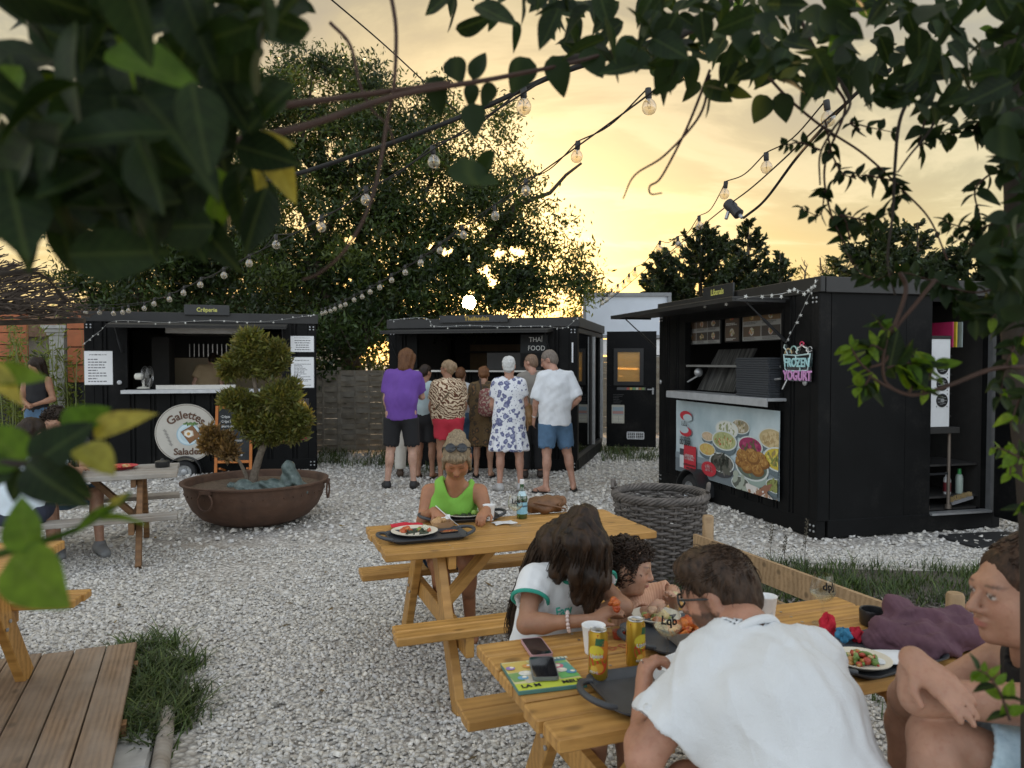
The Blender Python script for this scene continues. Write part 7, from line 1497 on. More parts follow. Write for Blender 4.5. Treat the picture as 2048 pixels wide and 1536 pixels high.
# ---- behind him: person in cream trousers
pe = Person('person in pale trousers mostly hidden behind the purple T-shirt', tuple(Vector(floor_at(801, 966))+Vector((.02, .55, 0))), .1, 1.66, dict(elR=(.25, .1, 1.12), wrR=(.1, .25, 1.15)), (.2, 1, -.2), skin='mid', group=QG)
pe.body(); pe.top(cloth('pale_blue_cotton', (.50, .55, .58)), sleeve=.8); pe.bottom(cloth('cream_linen', (.55, .52, .46)), 'trousers', 1.9, .03); pe.shoes(simple('brown_shoe', (.06, .035, .02), .6)); pe.hair(DB)
pe = Person('person in black shorts and pale blue top, half hidden behind the leaf print blouse', tuple(Vector(floor_at(850, 962))+Vector((-.02, .25, 0))), -.2, 1.62, dict(elR=(.2, .15, 1.12), wrR=(.05, .28, 1.1)), (.5, 1, -.3), skin='tan', group=QG)
pe.body(); pe.top(cloth('pale_aqua_cotton', (.42, .52, .54)), sleeve=.8); pe.bottom(MAT['blackcloth'], length=.9, loose=.03); pe.flipflops(simple('brown_sandal', (.05, .03, .02), .7)); pe.hair(DB)
# ---- woman in leaf print and red shorts
def m_leafprint():
 n = NT('leaf_print_cotton'); v = n.coord((1, 1, 1), rnd=False); w_ = n.wave(v, 13, 9., 2., 'DIAGONAL', 1.6); w2 = n.wave(n.coord((1, 1, 1), (.6, .4, 1.2), rnd=False), 10, 8., 2., 'X', 1.5); k = n.noise(v, 5, 2); f = n.mix(n.ramp(k, [(.48, 0.), (.52, 1.)]), w_, w2)
 n.bump(n.noise(v, 9, 3), .15, .02); return n.fin(n.ramp(f, [(.0, (.10, .035, .015)), (.38, (.28, .12, .04)), (.52, (.66, .54, .38)), (1., (.66, .54, .38))], True), .85)
def m_floral(bg, c1, c2, scale, th=.30):
 n = NT('floral_cotton'); v0 = n.coord(rnd=False); nz = n.n('ShaderNodeTexNoise'); n.set(nz.inputs['Vector'], v0); nz.inputs['Scale'].default_value = scale*1.5; nz.inputs['Detail'].default_value = 3
 ad = n.n('ShaderNodeVectorMath', operation='MULTIPLY_ADD'); n.set(ad.inputs[0], nz.outputs['Color']); ad.inputs[1].default_value = (.9/scale,)*3; n.set(ad.inputs[2], v0)
 d = n.vor(ad.outputs[0], scale); a = n.ramp(d, [(.0, c2), (th*.45, c2), (th*.55, c1), (th, c1), (th*1.04, bg), (1., bg)], True); d2 = n.vor(ad.outputs[0], scale*2.3); b = n.ramp(d2, [(.0, 1.), (.17, 1.), (.2, 0.)], True)
 n.bump(n.noise(v0, 9, 3), .15, .02); return n.fin(n.mix(b, a, c1), .85)
pe = Person('person in a leaf print blouse and red shorts with a crossbody strap, ash blonde bun', floor_at(897, 966), .12, 1.69, dict(nec=(-.01, .03, 1.47), hea=(-.01, .05, 1.62), shR=(.20, -.01, 1.39), shL=(-.20, -.01, 1.39), elR=(.27, .03, 1.10), wrR=(.22, .16, .93), elL=(-.28, .03, 1.10), wrL=(-.25, .15, .90), knR=(.11, .02, .50), knL=(-.11, .02, .5)), (-.85, .5, -.15), skin='tan', group=QG, girth=1.22)
pe.body(paint=dict(closed=True)); pe.bottom(cloth('red_cotton', (.52, .03, .055)), length=.72, loose=.03, rise=-.02); pe.top(m_leafprint(), 'blouse', .72, .035, .05, seed=6, fold=.010)
pe.hair(GB, extra=lambda S, H: (S.ell(H.p(0, -.105, .03), .050*H.s, None, .02), S.ell(H.p(.01, -.12, .0), .035*H.s, None, .02)), rough_=.009); pe.flipflops(simple('tan_sandal', (.16, .09, .05), .7))
mb = MB(); j = pe.j; mb.tube([j['shR']+Vector((-.05, .04, .085)), j['shR']+Vector((-.07, -.10, .02)), j['che']+Vector((.0, -.175, -.04)), j['wai']+Vector((-.15, -.14, -.02)), j['pel']+Vector((-.22, .0, -.03))], [.013]*5, 6); mb.build('strap', cloth('khaki_strap', (.13, .09, .05)), pe.t, True, 60)
mb = MB(); H = pe.H
for q in (-1, 1): mb.tube([H.p(q*.032+.019*math.cos(a*math.pi/8), .104, .002+.015*math.sin(a*math.pi/8)) for a in range(16)], .002, 5, closed=True); mb.tube([H.p(q*.05, .10, .006), H.p(q*.078, .05, .008), H.p(q*.082, -.005, .004)], .0022, 5)
mb.build('glasses', MAT['blackplastic'], pe.t, True)
# ---- short person between, seen over the shoulder
pe = Person('person with short brown hair standing at the counter behind the leaf print blouse', tuple(Vector(floor_at(915, 955))+Vector((.02, .45, 0))), 0., 1.58, dict(elR=(.22, .15, 1.1), wrR=(.08, .28, 1.15)), (.2, 1, -.1), skin='mid', group=QG)
pe.body(); pe.top(cloth('white_grey_cotton', (.60, .60, .60)), sleeve=.8); pe.bottom(MAT['denim'], 'trousers', 1.9, .03); pe.hair(BR); pe.shoes(simple('brown_shoe', (.06, .035, .02), .6))
# ---- brown patterned dress with backpack
pe = Person('person in a brown patterned dress carrying a patterned backpack', tuple(Vector(floor_at(966, 958))+Vector((0, .15, 0))), -.1, 1.62, dict(hea=(0, .05, 1.6), elR=(.24, .1, 1.1), wrR=(.12, .25, 1.05), elL=(-.24, .1, 1.1), wrL=(-.12, .25, 1.05)), (-.1, 1, -.25), skin='mid', group=QG, girth=1.1)
pe.body(); pe.skirt(m_floral((.12, .075, .03), (.05, .035, .02), (.19, .10, .04), 11, .42), z=.46, flare=.02, sleeve=.9); pe.hair(hairmat('red_brown_hair', (.09, .035, .015), (.20, .09, .035)), rough_=.012); pe.flipflops(simple('dark_sandal', (.03, .02, .02), .7))
c = pe.j['che']+Vector((.06, -.22, -.09)); bp = thing('backpack', 'burgundy and cream patterned backpack worn on the brown dress', 'backpack', c, -.1); S = Sdf(.009, .03); S.cap(c+Vector((0, 0, -.14)), c+Vector((0, .01, .10)), .085, .075, .02, (1, 0, 0), 1.5); S.ell(c+Vector((0, -.05, -.07)), (.10, .05, .09)); sdf_obj('bag_body', S, m_floral((.20, .06, .06), (.42, .34, .26), (.08, .03, .035), 30, .42), bp)
mb = MB(); 
for q in (-1, 1): mb.tube([c+Vector((q*.08, .03, .14)), c+Vector((q*.10, .10, .30)), c+Vector((q*.10, .24, .30)), c+Vector((q*.11, .3, .1))], .014, 6)
mb.build('strap', cloth('dark_strap', (.04, .025, .02)), bp, True, 60)
# ---- white-haired woman in white and blue floral dress
pe = Person('person with short white hair in a white dress with blue flowers', floor_at(1018, 983), .05, 1.73, dict(shR=(.185, -.01, 1.405), hea=(0, .0, 1.625), nec=(0, -.02, 1.47), elR=(.25, .02, 1.13), wrR=(.20, .15, 1.0), elL=(-.245, .05, 1.12), wrL=(-.19, .2, .98), knR=(.13, 0, .5), anR=(.15, -.02, .085), knL=(-.11, 0, .5), anL=(-.12, -.02, .085), toR=(.18, .13, .03), toL=(-.18, .12, .03)), (.15, 1, -.12), skin='ruddy', group=QG, girth=1.08)
pe.body(); pe.skirt(m_floral((.70, .71, .74), (.115, .125, .24), (.24, .26, .38), 13, .40), z=.53, flare=.05, sleeve=.62, fold=.010); pe.hair(GREY, rough_=.012, freq=11, vol=1.03, stretch=(1, 1, .8)); pe.shoes(simple('silver_shoe', (.42, .41, .40), .5))
c = pe.j['elR']+Vector((-.0, .02, -.10)); bg = thing('handbag', 'mustard tan leather handbag hanging at the elbow of the floral dress', 'handbag', c); S = Sdf(.008, .03); S.cap(c+Vector((0, .03, .06)), c+Vector((.02, .02, -.11)), .065, .075, .03, (.75, -.6, 0), 1.5); S.ell(c+Vector((.02, 0, -.05)), (.10, .06, .09)); sdf_obj('bag_body', S, simple('mustard_leather', (.26, .14, .05), .55, var=.25, bump=.2), bg, lambda V: .006*snoise(V, 9, 2))
mb = MB(); mb.tube([c+Vector((-.06, -.06, .06)), c+Vector((-.05, -.05, .17)), c+Vector((.0, -.03, .24)), c+Vector((.05, .02, .16)), c+Vector((.06, .05, .05))], .008, 6); mb.tube([c+Vector((.0, -.08, .0)), c+Vector((.03, -.07, -.16)), c+Vector((.02, -.05, -.24))], .012, 5); mb.build('strap', simple('mustard_strap', (.22, .12, .05), .6), bg, True, 60)
# ---- man in grey shirt behind
pe = Person('person in a taupe shirt and dark trousers, thinning hair, nearest the counter', tuple(Vector(floor_at(1063, 962))+Vector((.02, .28, 0))), .1, 1.78, dict(hea=(-.02, .05, 1.62), elR=(.25, .1, 1.12), wrR=(.12, .28, 1.1)), (-.8, .7, -.1), skin='ruddy', group=QG, girth=1.1)
pe.body(paint=dict(closed=True)); pe.top(cloth('taupe_linen', (.21, .19, .165)), 'shirt', .8, .03, .1, seed=9); pe.bottom(MAT['blackcloth'], 'trousers', 1.9, .03); pe.hair(hairmat('thin_hair', (.12, .07, .045), (.28, .19, .13)), vol=.955, rough_=.004); pe.shoes(simple('dark_brown_shoe', (.04, .025, .02), .6))
# ---- man in white shirt, right of the queue
pe = Person('person in a white shirt and blue denim shorts wearing glasses and flip-flops', floor_at(1110, 986), .35, 1.84, dict(hea=(-.04, .10, 1.60), nec=(-.01, .03, 1.47), che=(0, .0, 1.28), shR=(.205, -.01, 1.40), shL=(-.205, .0, 1.40), elR=(.30, -.10, 1.14), wrR=(.22, .08, .97), elL=(-.27, .02, 1.12), wrL=(-.26, .12, .90), knR=(.17, .04, .50), anR=(.24, .0, .085), toR=(.32, .14, .03), knL=(-.10, .02, .5), anL=(-.13, -.03, .085), toL=(-.22, .12, .03)), (-.75, .55, -.35), skin='ruddy', group=QG, girth=1.12)
pe.body(paint=dict(closed=True)); pe.bottom(MAT['denim'], length=.90, loose=.04, rise=-.13); pe.top(cloth('white_linen', (.66, .68, .71), .85, .03), 'shirt', .95, .028, .16, seed=12, fold=.012, sl_r=1.35); pe.hair(SALT, vol=.97, rough_=.003); pe.flipflops(simple('black_flip_flop', (.02, .02, .02), .7))
mb = MB(); H = pe.H
for q in (-1, 1): mb.tube([H.p(q*.032+.018*math.cos(a*math.pi/8), .104, .002+.013*math.sin(a*math.pi/8)) for a in range(16)], .002, 5, closed=True); mb.tube([H.p(q*.05, .10, .006), H.p(q*.080, .05, .008), H.p(q*.085, -.005, .006)], .0028, 5)
mb.build('glasses', MAT['blackplastic'], pe.t, True)
mb = MB(); w_ = pe.j['wrL']; d = (pe.j['elL']-w_).normalized(); o = d.orthogonal().normalized(); mb.tube([w_+d*.03+(o*math.cos(a*math.pi/8)+d.cross(o)*math.sin(a*math.pi/8))*.031 for a in range(16)], .006, 5, closed=True); mb.build('wristwatch', MAT['steel'], pe.t, True, 60)
# ---- cook inside the crêperie
q = TM[cre.name] @ Vector((onplane(cre, 415, 740, 1, 1.2).x, 1.2, .19)); pe = Person('person cooking inside the crêperie, back turned, tan T-shirt', tuple(q), CA+.15, 1.72, dict(hea=(.1, .18, 1.52), nec=(.06, .12, 1.42), che=(.03, .06, 1.27), shR=(.22, .06, 1.36), shL=(-.15, .08, 1.38)), (.2, 1, -.7), skin='fair', h=.013)
pe.body(legs=True, feet=True); pe.top(cloth('tan_cotton', (.40, .29, .17)), sleeve=.6, loose=.03, hem=.12); pe.bottom(MAT['blackcloth'], 'trousers', 1.9); pe.hair(DB)
# ---- standing woman by the bamboo
q = P(75, 780, 10.6); pe = Person('person in black tank top and blue jeans standing by the bamboo, long dark hair', (q.x, q.y, 0), .0, 1.74, dict(elR=(.27, -.02, 1.14), wrR=(.05, -.18, 1.06), elL=(-.23, -.05, 1.12), wrL=(-.02, -.20, 1.08), hea=(.0, -.02, 1.61)), (-.55, -.8, -.35), skin='tan', h=.0115, girth=.9)
pe.body(paint=dict(closed=True)); pe.top(MAT['blackcloth'], 'tank_top', 0, .008, .02, neckline=.2); pe.bottom(MAT['denim'], 'jeans', 1.92, .012); pe.shoes(simple('white_shoe', (.5, .5, .5), .6)); hair_long(pe, DB, lambda S, H: (S.cap(H.p(0, -.06, .02), H.p(.02, -.06, -.26), .075*H.s, .05*H.s, .03, H.d(1, 0, 0), 1.2), S.cap(H.p(-.07, .0, .02), H.p(-.085, .0, -.30), .03*H.s, .02*H.s, .02), S.cap(H.p(.07, .0, .02), H.p(.085, .0, -.25), .03*H.s, .02*H.s, .02)), 3)
# ------------------------------------------------------------------ people sitting at the tables
def V3(*a): return Vector(a)
def glasses(pe, m, dz=0., r=.0185, thick=.0025, tint=None):
 H = pe.H; mb = MB()
 for q in (-1, 1): mb.tube([H.p(q*.033+r*1.1*math.cos(a*math.pi/10), .106-.006*abs(math.cos(a*math.pi/10)), dz+.0+r*.85*math.sin(a*math.pi/10)) for a in range(20)], thick*H.s, 6, closed=True); mb.tube([H.p(q*.052, .100, dz+.006), H.p(q*.078, .06, dz+.008), H.p(q*.084, .0, dz+.004), H.p(q*.083, -.02, dz-.012)], thick*H.s, 6)
 mb.tube([H.p(-.014, .108, dz+.004), H.p(0, .112, dz+.007), H.p(.014, .108, dz+.004)], thick*H.s, 6); o = mb.build('glasses', m, pe.t, True, 60)
 if tint:
  for q in (-1, 1): l = MB(); l.lathe([(r*H.s*1.1, 0), (r*.6*H.s, .004*H.s), (0, .005*H.s)], 18, Matrix.Translation(H.p(q*.033, .104, dz)) @ H.M.to_4x4() @ Matrix.Rotation(R(-90), 4, 'X')); l.build('lens', tint, pe.t, True, 60)
 return o
# ---- woman in the green top at the middle table
J = dict(pel=(-.40, 4.70, .50), wai=(-.395, 4.66, .64), che=(-.375, 4.58, .79), nec=(-.345, 4.50, .925), hea=(-.325, 4.40, 1.095), shR=(-.505, 4.54, .865), shL=(-.195, 4.52, .87), elR=P(846, 1042, 4.46), elL=P(975, 1032, 4.45), wrR=P(868, 1022, 4.27), wrL=P(972, 1020, 4.30),
   hiR=(-.48, 4.68, .47), hiL=(-.31, 4.68, .47), knR=(-.43, 4.29, .50), knL=(-.26, 4.29, .50), anR=(-.36, 4.40, .09), anL=(-.25, 4.46, .09), toR=(-.33, 4.28, .03), toL=(-.22, 4.33, .03))
pe = Person('person in a lime green tank top eating at the middle table, sunglasses on the head', (-.40, 4.70, 0), J=J, face=(.04, -.80, -.62), skin=(.36, .165, .085), h=.0075, world=True, H=1.66)
pe.body(hands=dict(R=(V3(.55, -.45, -.25), V3(.1, .2, -1), .9, .95), L=(V3(-.25, -.75, -.25), V3(0, .2, -1), .9, .95, -1)), paint=dict(closed=True, brow=(.16, .09, .05), lip=(.36, .11, .10)), fingers_r=.009)
S = Sdf(.006, .03); j = pe.j; k = pe.k
S.cap(j['pel'], j['wai'], .112*k, .108*k, .06, pe.hips, 1.42, cut=2); S.cap(j['wai'], j['che'], .108*k, .124*k, .06, pe.lr, 1.36); S.cap(j['che'], j['che'].lerp(j['nec'], .7), .120*k, .10*k, .05, pe.lr, 1.28)
u = (j['nec']-j['che']).normalized(); fw = V3(.05, -1, -.1).normalized(); md = (j['shR']+j['shL'])/2
for q in (-1, 1): S.ell(j['che']+V3(q*.072, -.085, -.02), (.062, .055, .065), None, .03)
S.cap(j['shR']*.7+j['shL']*.3, j['shL']*.7+j['shR']*.3, .072*k, .072*k, .05); S.plane(md+u*.085, u)
S.cap(md+fw*.07+u*.10, md+fw*.17-u*.105, .088, .006, .01, op='s'); S.cap(md-fw*.07+u*.10, md-fw*.15-u*.03, .085, .03, .01, op='s'); S.cap(md+u*.02, md+u*.2, .074, .08, .01, op='s')
for q in (-1, 1): S.cap(md+pe.lr*q*.182+u*.035+fw*.2, md+pe.lr*q*.182+u*.035-fw*.2, .060, .060, .01, op='s'); S.cap(md+pe.lr*q*.196-u*.05+fw*.2, md+pe.lr*q*.196-u*.05-fw*.2, .06, .06, .01, op='s')
green = cloth('lime_knit', (.20, .46, .06), .85, .06, 700, .3); pe.garment('tank_top', S, green, .005, 6, 3)
def green_hair(S, H): S.ell(H.p(.0, -.085, .075), .050*H.s, None, .02); S.ell(H.p(.035, -.07, .090), .024*H.s, None, .012); S.ell(H.p(-.03, -.08, .095), .022*H.s, None, .012); S.ell(H.p(-.03, .072, .052), tuple(q*H.s for q in (.030, .020, .024)), H.M, .02); S.ell(H.p(.03, .072, .052), tuple(q*H.s for q in (.030, .020, .024)), H.M, .02); S.ell(H.p(0, .078, .055), tuple(q*H.s for q in (.03, .018, .022)), H.M, .02); [S.cap(H.p(q*.070, .045, .02), H.p(q*.078, .03, -.07), .016*H.s, .010*H.s, .015) for q in (-1, 1)]
H = pe.H; S = Sdf(.0045, .02); S.ell(H.p(0, -.016, .034), tuple(q*H.s for q in (.083, .102, .093)), H.M); S.ell(H.p(0, -.055, -.02), tuple(q*H.s for q in (.074, .060, .075)), H.M, .03); S.ell(H.p(0, .118, -.055), tuple(q*H.s for q in (.066, .078, .096)), H.M, .02, 's'); green_hair(S, H)
gold = hairmat('streaked_blonde_hair', (.11, .08, .05), (.36, .28, .18), (70, 70, 10)); sdf_obj('hair', S, gold, pe.t, lambda V: .006*snoise(H.loc(V)*np.array((1, .6, .3)), 20, 4, 4, .7), None, 1)
pe.bottom(MAT['denim'], length=.55, loose=.02)
H0 = pe.H; pe.H = Head(H0.p(0, -.01, .045), H0.d(0, .62, .78), H0.d(0, -.78, .62), H0.s); glasses(pe, MAT['blackplastic'], .0, .025, .004, simple('dark_lens', (.02, .022, .025), .12)); pe.H = H0
# fork in her right hand
w_ = pe.j['wrR']+V3(.06, -.05, -.02); t = thing('fork', 'steel fork held over the green salad plate by the woman in green', 'fork', w_); mb = MB(); mb.tube([V3(-.05, .05, .05), V3(.02, -.015, .005), V3(.07, -.05, -.03), V3(.10, -.065, -.045)], [.003, .003, .0035, .002], 6); mb.build('handle', MAT['steel'], t, False, 60); mb = MB()
for q in (-1.5, -.5, .5, 1.5): mb.tube([V3(.095, -.063, -.043)+V3(.003, .005, 0)*q, V3(.125, -.078, -.05)+V3(.003, .005, 0)*q], .0012, 4)
mb.build('tines', MAT['steel'], t)
# ---- pair at the grey table
q = V3(-3.78, 5.80, 0)
pe = Person('person with pinned brown hair and pale blue top at the grey table, back turned', q, J=dict(pel=(-3.80, 5.76, .50), wai=(-3.80, 5.78, .63), che=(-3.80, 5.82, .82), nec=(-3.79, 5.86, .96), hea=(-3.775, 5.90, 1.09), shR=(-3.62, 5.86, .90), shL=(-3.97, 5.82, .90), elR=(-3.52, 6.02, .76), elL=(-4.02, 6.0, .76), wrR=(-3.60, 6.24, .76), wrL=(-3.95, 6.22, .76), hiR=(-3.70, 5.78, .47), hiL=(-3.89, 5.76, .47), knR=(-3.84, 6.2, .5), knL=(-4.0, 6.17, .5), anR=(-3.8, 6.15, .09), anL=(-3.95, 6.12, .09), toR=(-3.85, 6.3, .03), toL=(-4., 6.26, .03)), face=(.25, .95, -.15), skin='mid', world=True, H=1.62)
pe.body(); pe.top(cloth('pale_ice_blue_cotton', (.60, .68, .74), .85, .04), sleeve=.5, loose=.022, hem=.03, neckline=.06); pe.bottom(cloth('navy_cotton', (.02, .025, .045)), length=.6); hair_long(pe, DB, lambda S, H: (S.ell(H.p(0, -.085, .01), .062*H.s, None, .03), S.ell(H.p(0, -.06, -.05), .05*H.s, None, .03)), 6); pe.shoes(simple('grey_shoe', (.2, .2, .2), .6))
q = V3(-4.05, 6.72, 0)
pe = Person('person in black T-shirt with dark curly hair facing the camera at the grey table', q, J=dict(pel=(-4.07, 6.76, .50), wai=(-4.06, 6.73, .64), che=(-4.03, 6.66, .84), nec=(-4.01, 6.60, 1.0), hea=(-3.99, 6.53, 1.135), shR=(-4.20, 6.58, .93), shL=(-3.84, 6.66, .94), elR=(-4.22, 6.40, .77), elL=(-3.72, 6.52, .77), wrR=(-4.02, 6.28, .76), wrL=(-3.80, 6.33, .76), hiR=(-4.17, 6.74, .47), hiL=(-3.97, 6.78, .47), knR=(-3.95, 6.38, .5), knL=(-3.62, 6.5, .5), anR=(-3.85, 6.32, .09), anL=(-3.55, 6.42, .09), toR=(-3.76, 6.2, .03), toL=(-3.44, 6.3, .03)), face=(.25, -.9, -.35), skin='mid', world=True, H=1.76)
pe.body(paint=dict(closed=True, beard=(.12, .07, .05))); pe.top(cloth('charcoal_cotton', (.02, .021, .024)), sleeve=.6, loose=.025, hem=.03); pe.bottom(MAT['denim'], length=.85, loose=.03); pe.shoes(simple('grey_trainer', (.20, .205, .21), .6), size=1.15)
def curls(pe, m, n, r=.0045, amp=.014, L_=.06, seed=1, zmin=.0, rad=(.082, .10, .095), ctr=(0, -.016, .036), turns=1.6):
 rr = random.Random(seed); H = pe.H; mb = MB(); c = Vector(ctr)
 for i in range(n):
  while True:
   d = Vector((rr.gauss(0, 1), rr.gauss(0, 1), rr.gauss(0, 1))).normalized(); p = Vector((c.x+d.x*rad[0], c.y+d.y*rad[1], c.z+d.z*rad[2]))
   if (p.y < .045 and p.z > -.06-.25*max(0, -p.y*0)) or (p.z > .068 and p.y < .075): break
  a = d.orthogonal().normalized(); b = d.cross(a); ph = rr.uniform(0, 6.28); dn = (d*.55+Vector((0, .0, -.7))+Vector((rr.gauss(0, .35), rr.gauss(0, .35), 0))).normalized(); pts = []; e1 = dn.orthogonal().normalized(); e2 = dn.cross(e1)
  for q in range(15):
   t = q/14; w_ = ph+t*turns*6.28; pts.append(Vector(H.p(*(p+dn*L_*t*rr.uniform(.98, 1.02)+(e1*math.cos(w_)+e2*math.sin(w_))*amp*(.5+.5*t)))))
  mb.tube(pts, [r*H.s*(1-.5*q/14) for q in range(15)], 4, False)
 return kind(mb.build('curls', m, pe.t, True, 180), 'stuff')
pe.hair(DB, vol=1.0); curls(pe, DB, 260, .006, .013, .04, 2)
# ---- girl with long dark hair at the front table
J = dict(pel=(.13, 2.83, .47), wai=(.125, 2.82, .59), che=(.155, 2.745, .775), nec=(.205, 2.69, .895), hea=(.236, 2.665, .985), shR=(.075, 2.66, .865), shL=(.285, 2.80, .865), elR=(.048, 2.545, .752), elL=(.40, 2.66, .775), wrR=P(1185, 1240, 2.515), wrL=P(1178, 1225, 2.63), hiR=(.09, 2.78, .45), hiL=(.20, 2.87, .45), knR=(.28, 2.50, .47), knL=(.40, 2.58, .47), anR=(.27, 2.52, .09), anL=(.4, 2.6, .09), toR=(.33, 2.43, .03), toL=(.46, 2.5, .03))
pe = Person('girl with long loose dark hair in a white ringer T-shirt at the front table', (.13, 2.83, 0), J=J, face=(.66, -.50, -.55), skin=(.33, .17, .10), world=True, H=1.36, hs=.80, h=.007); gp = pe; pe.t['label'] = 'child with long loose dark hair in a white ringer T-shirt at the front table'
pe.body(hands=dict(R=(V3(.62, -.02, .35), V3(.35, .25, -.75), .75, 1.02), L=(V3(-.25, -.25, .85), V3(.8, -.3, .2), .45, .95)), paint=dict(closed=True), fingers_r=.0088)
pe.top(cloth('white_jersey', (.72, .73, .74), .85, .02, 600), sleeve=.42, loose=.018, hem=.03, seed=4, fold=.008, sl_r=1.45, freq=7, neckline=.02)
trim = cloth('jade_trim', (.03, .30, .22)); mb = MB(); j = pe.j
for q in ('R', 'L'):
 e = j['sh'+q].lerp(j['el'+q], .415); d = (j['el'+q]-j['sh'+q]).normalized(); o = d.orthogonal().normalized(); b_ = d.cross(o); rd = .048*pe.k*1.45+.0095; mb.tube([e+(o*math.cos(a*math.pi/14)+b_*math.sin(a*math.pi/14))*rd for a in range(28)], .0075, 6, closed=True)
d = (Vector(pe.H.c)-j['nec']).normalized(); o = d.orthogonal().normalized(); b_ = d.cross(o); mb.tube([j['nec']-d*.012+(o*math.cos(a*math.pi/14)+b_*math.sin(a*math.pi/14))*.058 for a in range(28)], .0065, 6, closed=True); mb.build('trim', trim, pe.t, True, 60)
mb = MB(); w_ = j['wrR'].lerp(j['elR'], .36); d = (j['elR']-j['wrR']).normalized(); o = d.orthogonal().normalized(); b_ = d.cross(o); 
for a in range(15): mb.sphere(w_+(o*math.cos(a*2*math.pi/15)+b_*math.sin(a*2*math.pi/15))*.031, .0068, 8, 6)
mb.build('bracelet', simple('pearl_bead', (.62, .50, .46), .35), pe.t, True, 180)
fr = V3(.6, -.8, 0); c = P(1128, 1222, 2.58); put('lettering', text_mesh('Easy', .042, bold=.001, depth=.0005), trim, pe.t, None, TM[pe.t.name].inverted() @ frame(c, (.80, .60, 0), (-.05, .15, 1)))
H = pe.H; S = Sdf(.006, .03); gh = hairmat('long_dark_hair', (.006, .004, .003), (.050, .027, .015), (26, 26, 4), .42)
GD = [[P(*q) for q in g] for g in (((1168, 1036, 2.72), (1105, 1075, 2.76), (1068, 1150, 2.80), (1042, 1225, 2.84), (1034, 1290, 2.84)), ((1160, 1032, 2.68), (1115, 1085, 2.70), (1088, 1150, 2.76), (1066, 1225, 2.82)), ((1170, 1032, 2.64), (1140, 1085, 2.58), (1118, 1140, 2.62), (1098, 1170, 2.70)),
   ((1172, 1034, 2.64), (1170, 1085, 2.56), (1160, 1150, 2.56), (1152, 1195, 2.58)), ((1176, 1034, 2.66), (1196, 1090, 2.57), (1196, 1160, 2.56), (1178, 1222, 2.58)), ((1174, 1036, 2.70), (1205, 1095, 2.66), (1207, 1160, 2.64), (1192, 1200, 2.62)), ((1166, 1036, 2.76), (1105, 1090, 2.86), (1070, 1180, 2.90), (1050, 1262, 2.88)))]
S.ell(H.p(0, -.016, .036), tuple(q*H.s for q in (.094, .112, .102)), H.M)
for g, w_ in zip(GD, (.055, .05, .04, .036, .036, .034, .05)):
 for i in range(len(g)-1): S.cap(g[i], g[i+1], w_*(1-.5*i/len(g))*(.75 if i == 0 else 1), w_*(1-.5*(i+1)/len(g)), .035)
def gfold(V): return .008*snoise(V*np.array((1, 1, .3)), 12, 3, 4, .65)+.004*np.sin(V@np.array([150., 90., 14.])+3*snoise(V, 5, 4))
sdf_obj('hair', S, gh, pe.t, gfold, None, 2)
rr = random.Random(12); mb = MB()
for i in range(760):
 k = rr.choice((0, 0, 0, 1, 1, 2, 3, 4, 4, 5, 6, 6)); cv = catmull(GD[k], 5); w_ = (.062, .055, .045, .036, .036, .036, .055)[k]; o = Vector((rr.gauss(0, 1), rr.gauss(0, 1), rr.gauss(0, .5))).normalized()*w_*rr.uniform(.75, 1.08); ph = rr.uniform(0, 6.28); am = rr.uniform(.003, .011); n_ = len(cv); m_ = int(n_*rr.uniform(.8, 1.)); s0 = 1+rr.randrange(3); pts = []
 for q in range(s0, m_): f = q/n_; pts.append(cv[q]+o*min(1, .45+f*1.6)*(1-.25*f)+Vector((math.sin(f*15+ph), math.cos(f*13+ph), math.sin(f*11+2*ph)*.4))*am*f)
 if len(pts) > 3: mb.tube(pts, [.0021*(1-.7*(q/len(pts))**2) for q in range(len(pts))], 3, False)
kind(mb.build('hair_strands', gh, pe.t, True, 180), 'stuff')
pe.bottom(MAT['denim'], length=.9, loose=.02)
b = lumps('food_bite', None, P(1228, 1213, 2.49), .012, .010, .03, 9, .011, [(.40, .06, .01), (.5, .12, .02)], 31); b['kind'] = 'thing'; tag(b, 'piece of orange fried food held in the fingers of the long haired child', 'food')
# ---- toddler
J = dict(pel=(.51, 2.97, .46), wai=(.505, 2.965, .54), che=(.49, 2.94, .645), nec=(.472, 2.905, .745), hea=(.448, 2.86, .868), shR=(.455, 2.83, .685), shL=(.52, 3.02, .69), elR=(.49, 2.74, .72), elL=(.64, 2.96, .74), wrR=P(1296, 1232, 2.68), wrL=P(1348, 1213, 2.80), hiR=(.50, 2.92, .44), hiL=(.56, 3.02, .44), knR=(.66, 2.72, .45), knL=(.72, 2.8, .45), anR=(.66, 2.72, .25), anL=(.72, 2.8, .25), toR=(.72, 2.66, .2), toL=(.78, 2.74, .2))
pe = Person('toddler with dark curls and a peach T-shirt eating beside the long haired child', (.51, 2.97, 0), J=J, face=(.95, -.30, -.12), skin=(.47, .27, .18), world=True, H=1.02, hs=.86, h=.0054, girth=1.15)
pe.body(hands=dict(R=(V3(.5, .1, .5), V3(.3, .8, -.2), .8, 1.05), L=(V3(-.1, -.3, .8), V3(-.6, -.5, 0), .8, 1.05)), paint=dict(closed=True, blush=.12, brow=(.12, .07, .05), lip=(.48, .17, .15)), nose=.75, full=1.08, fingers_r=.0085)
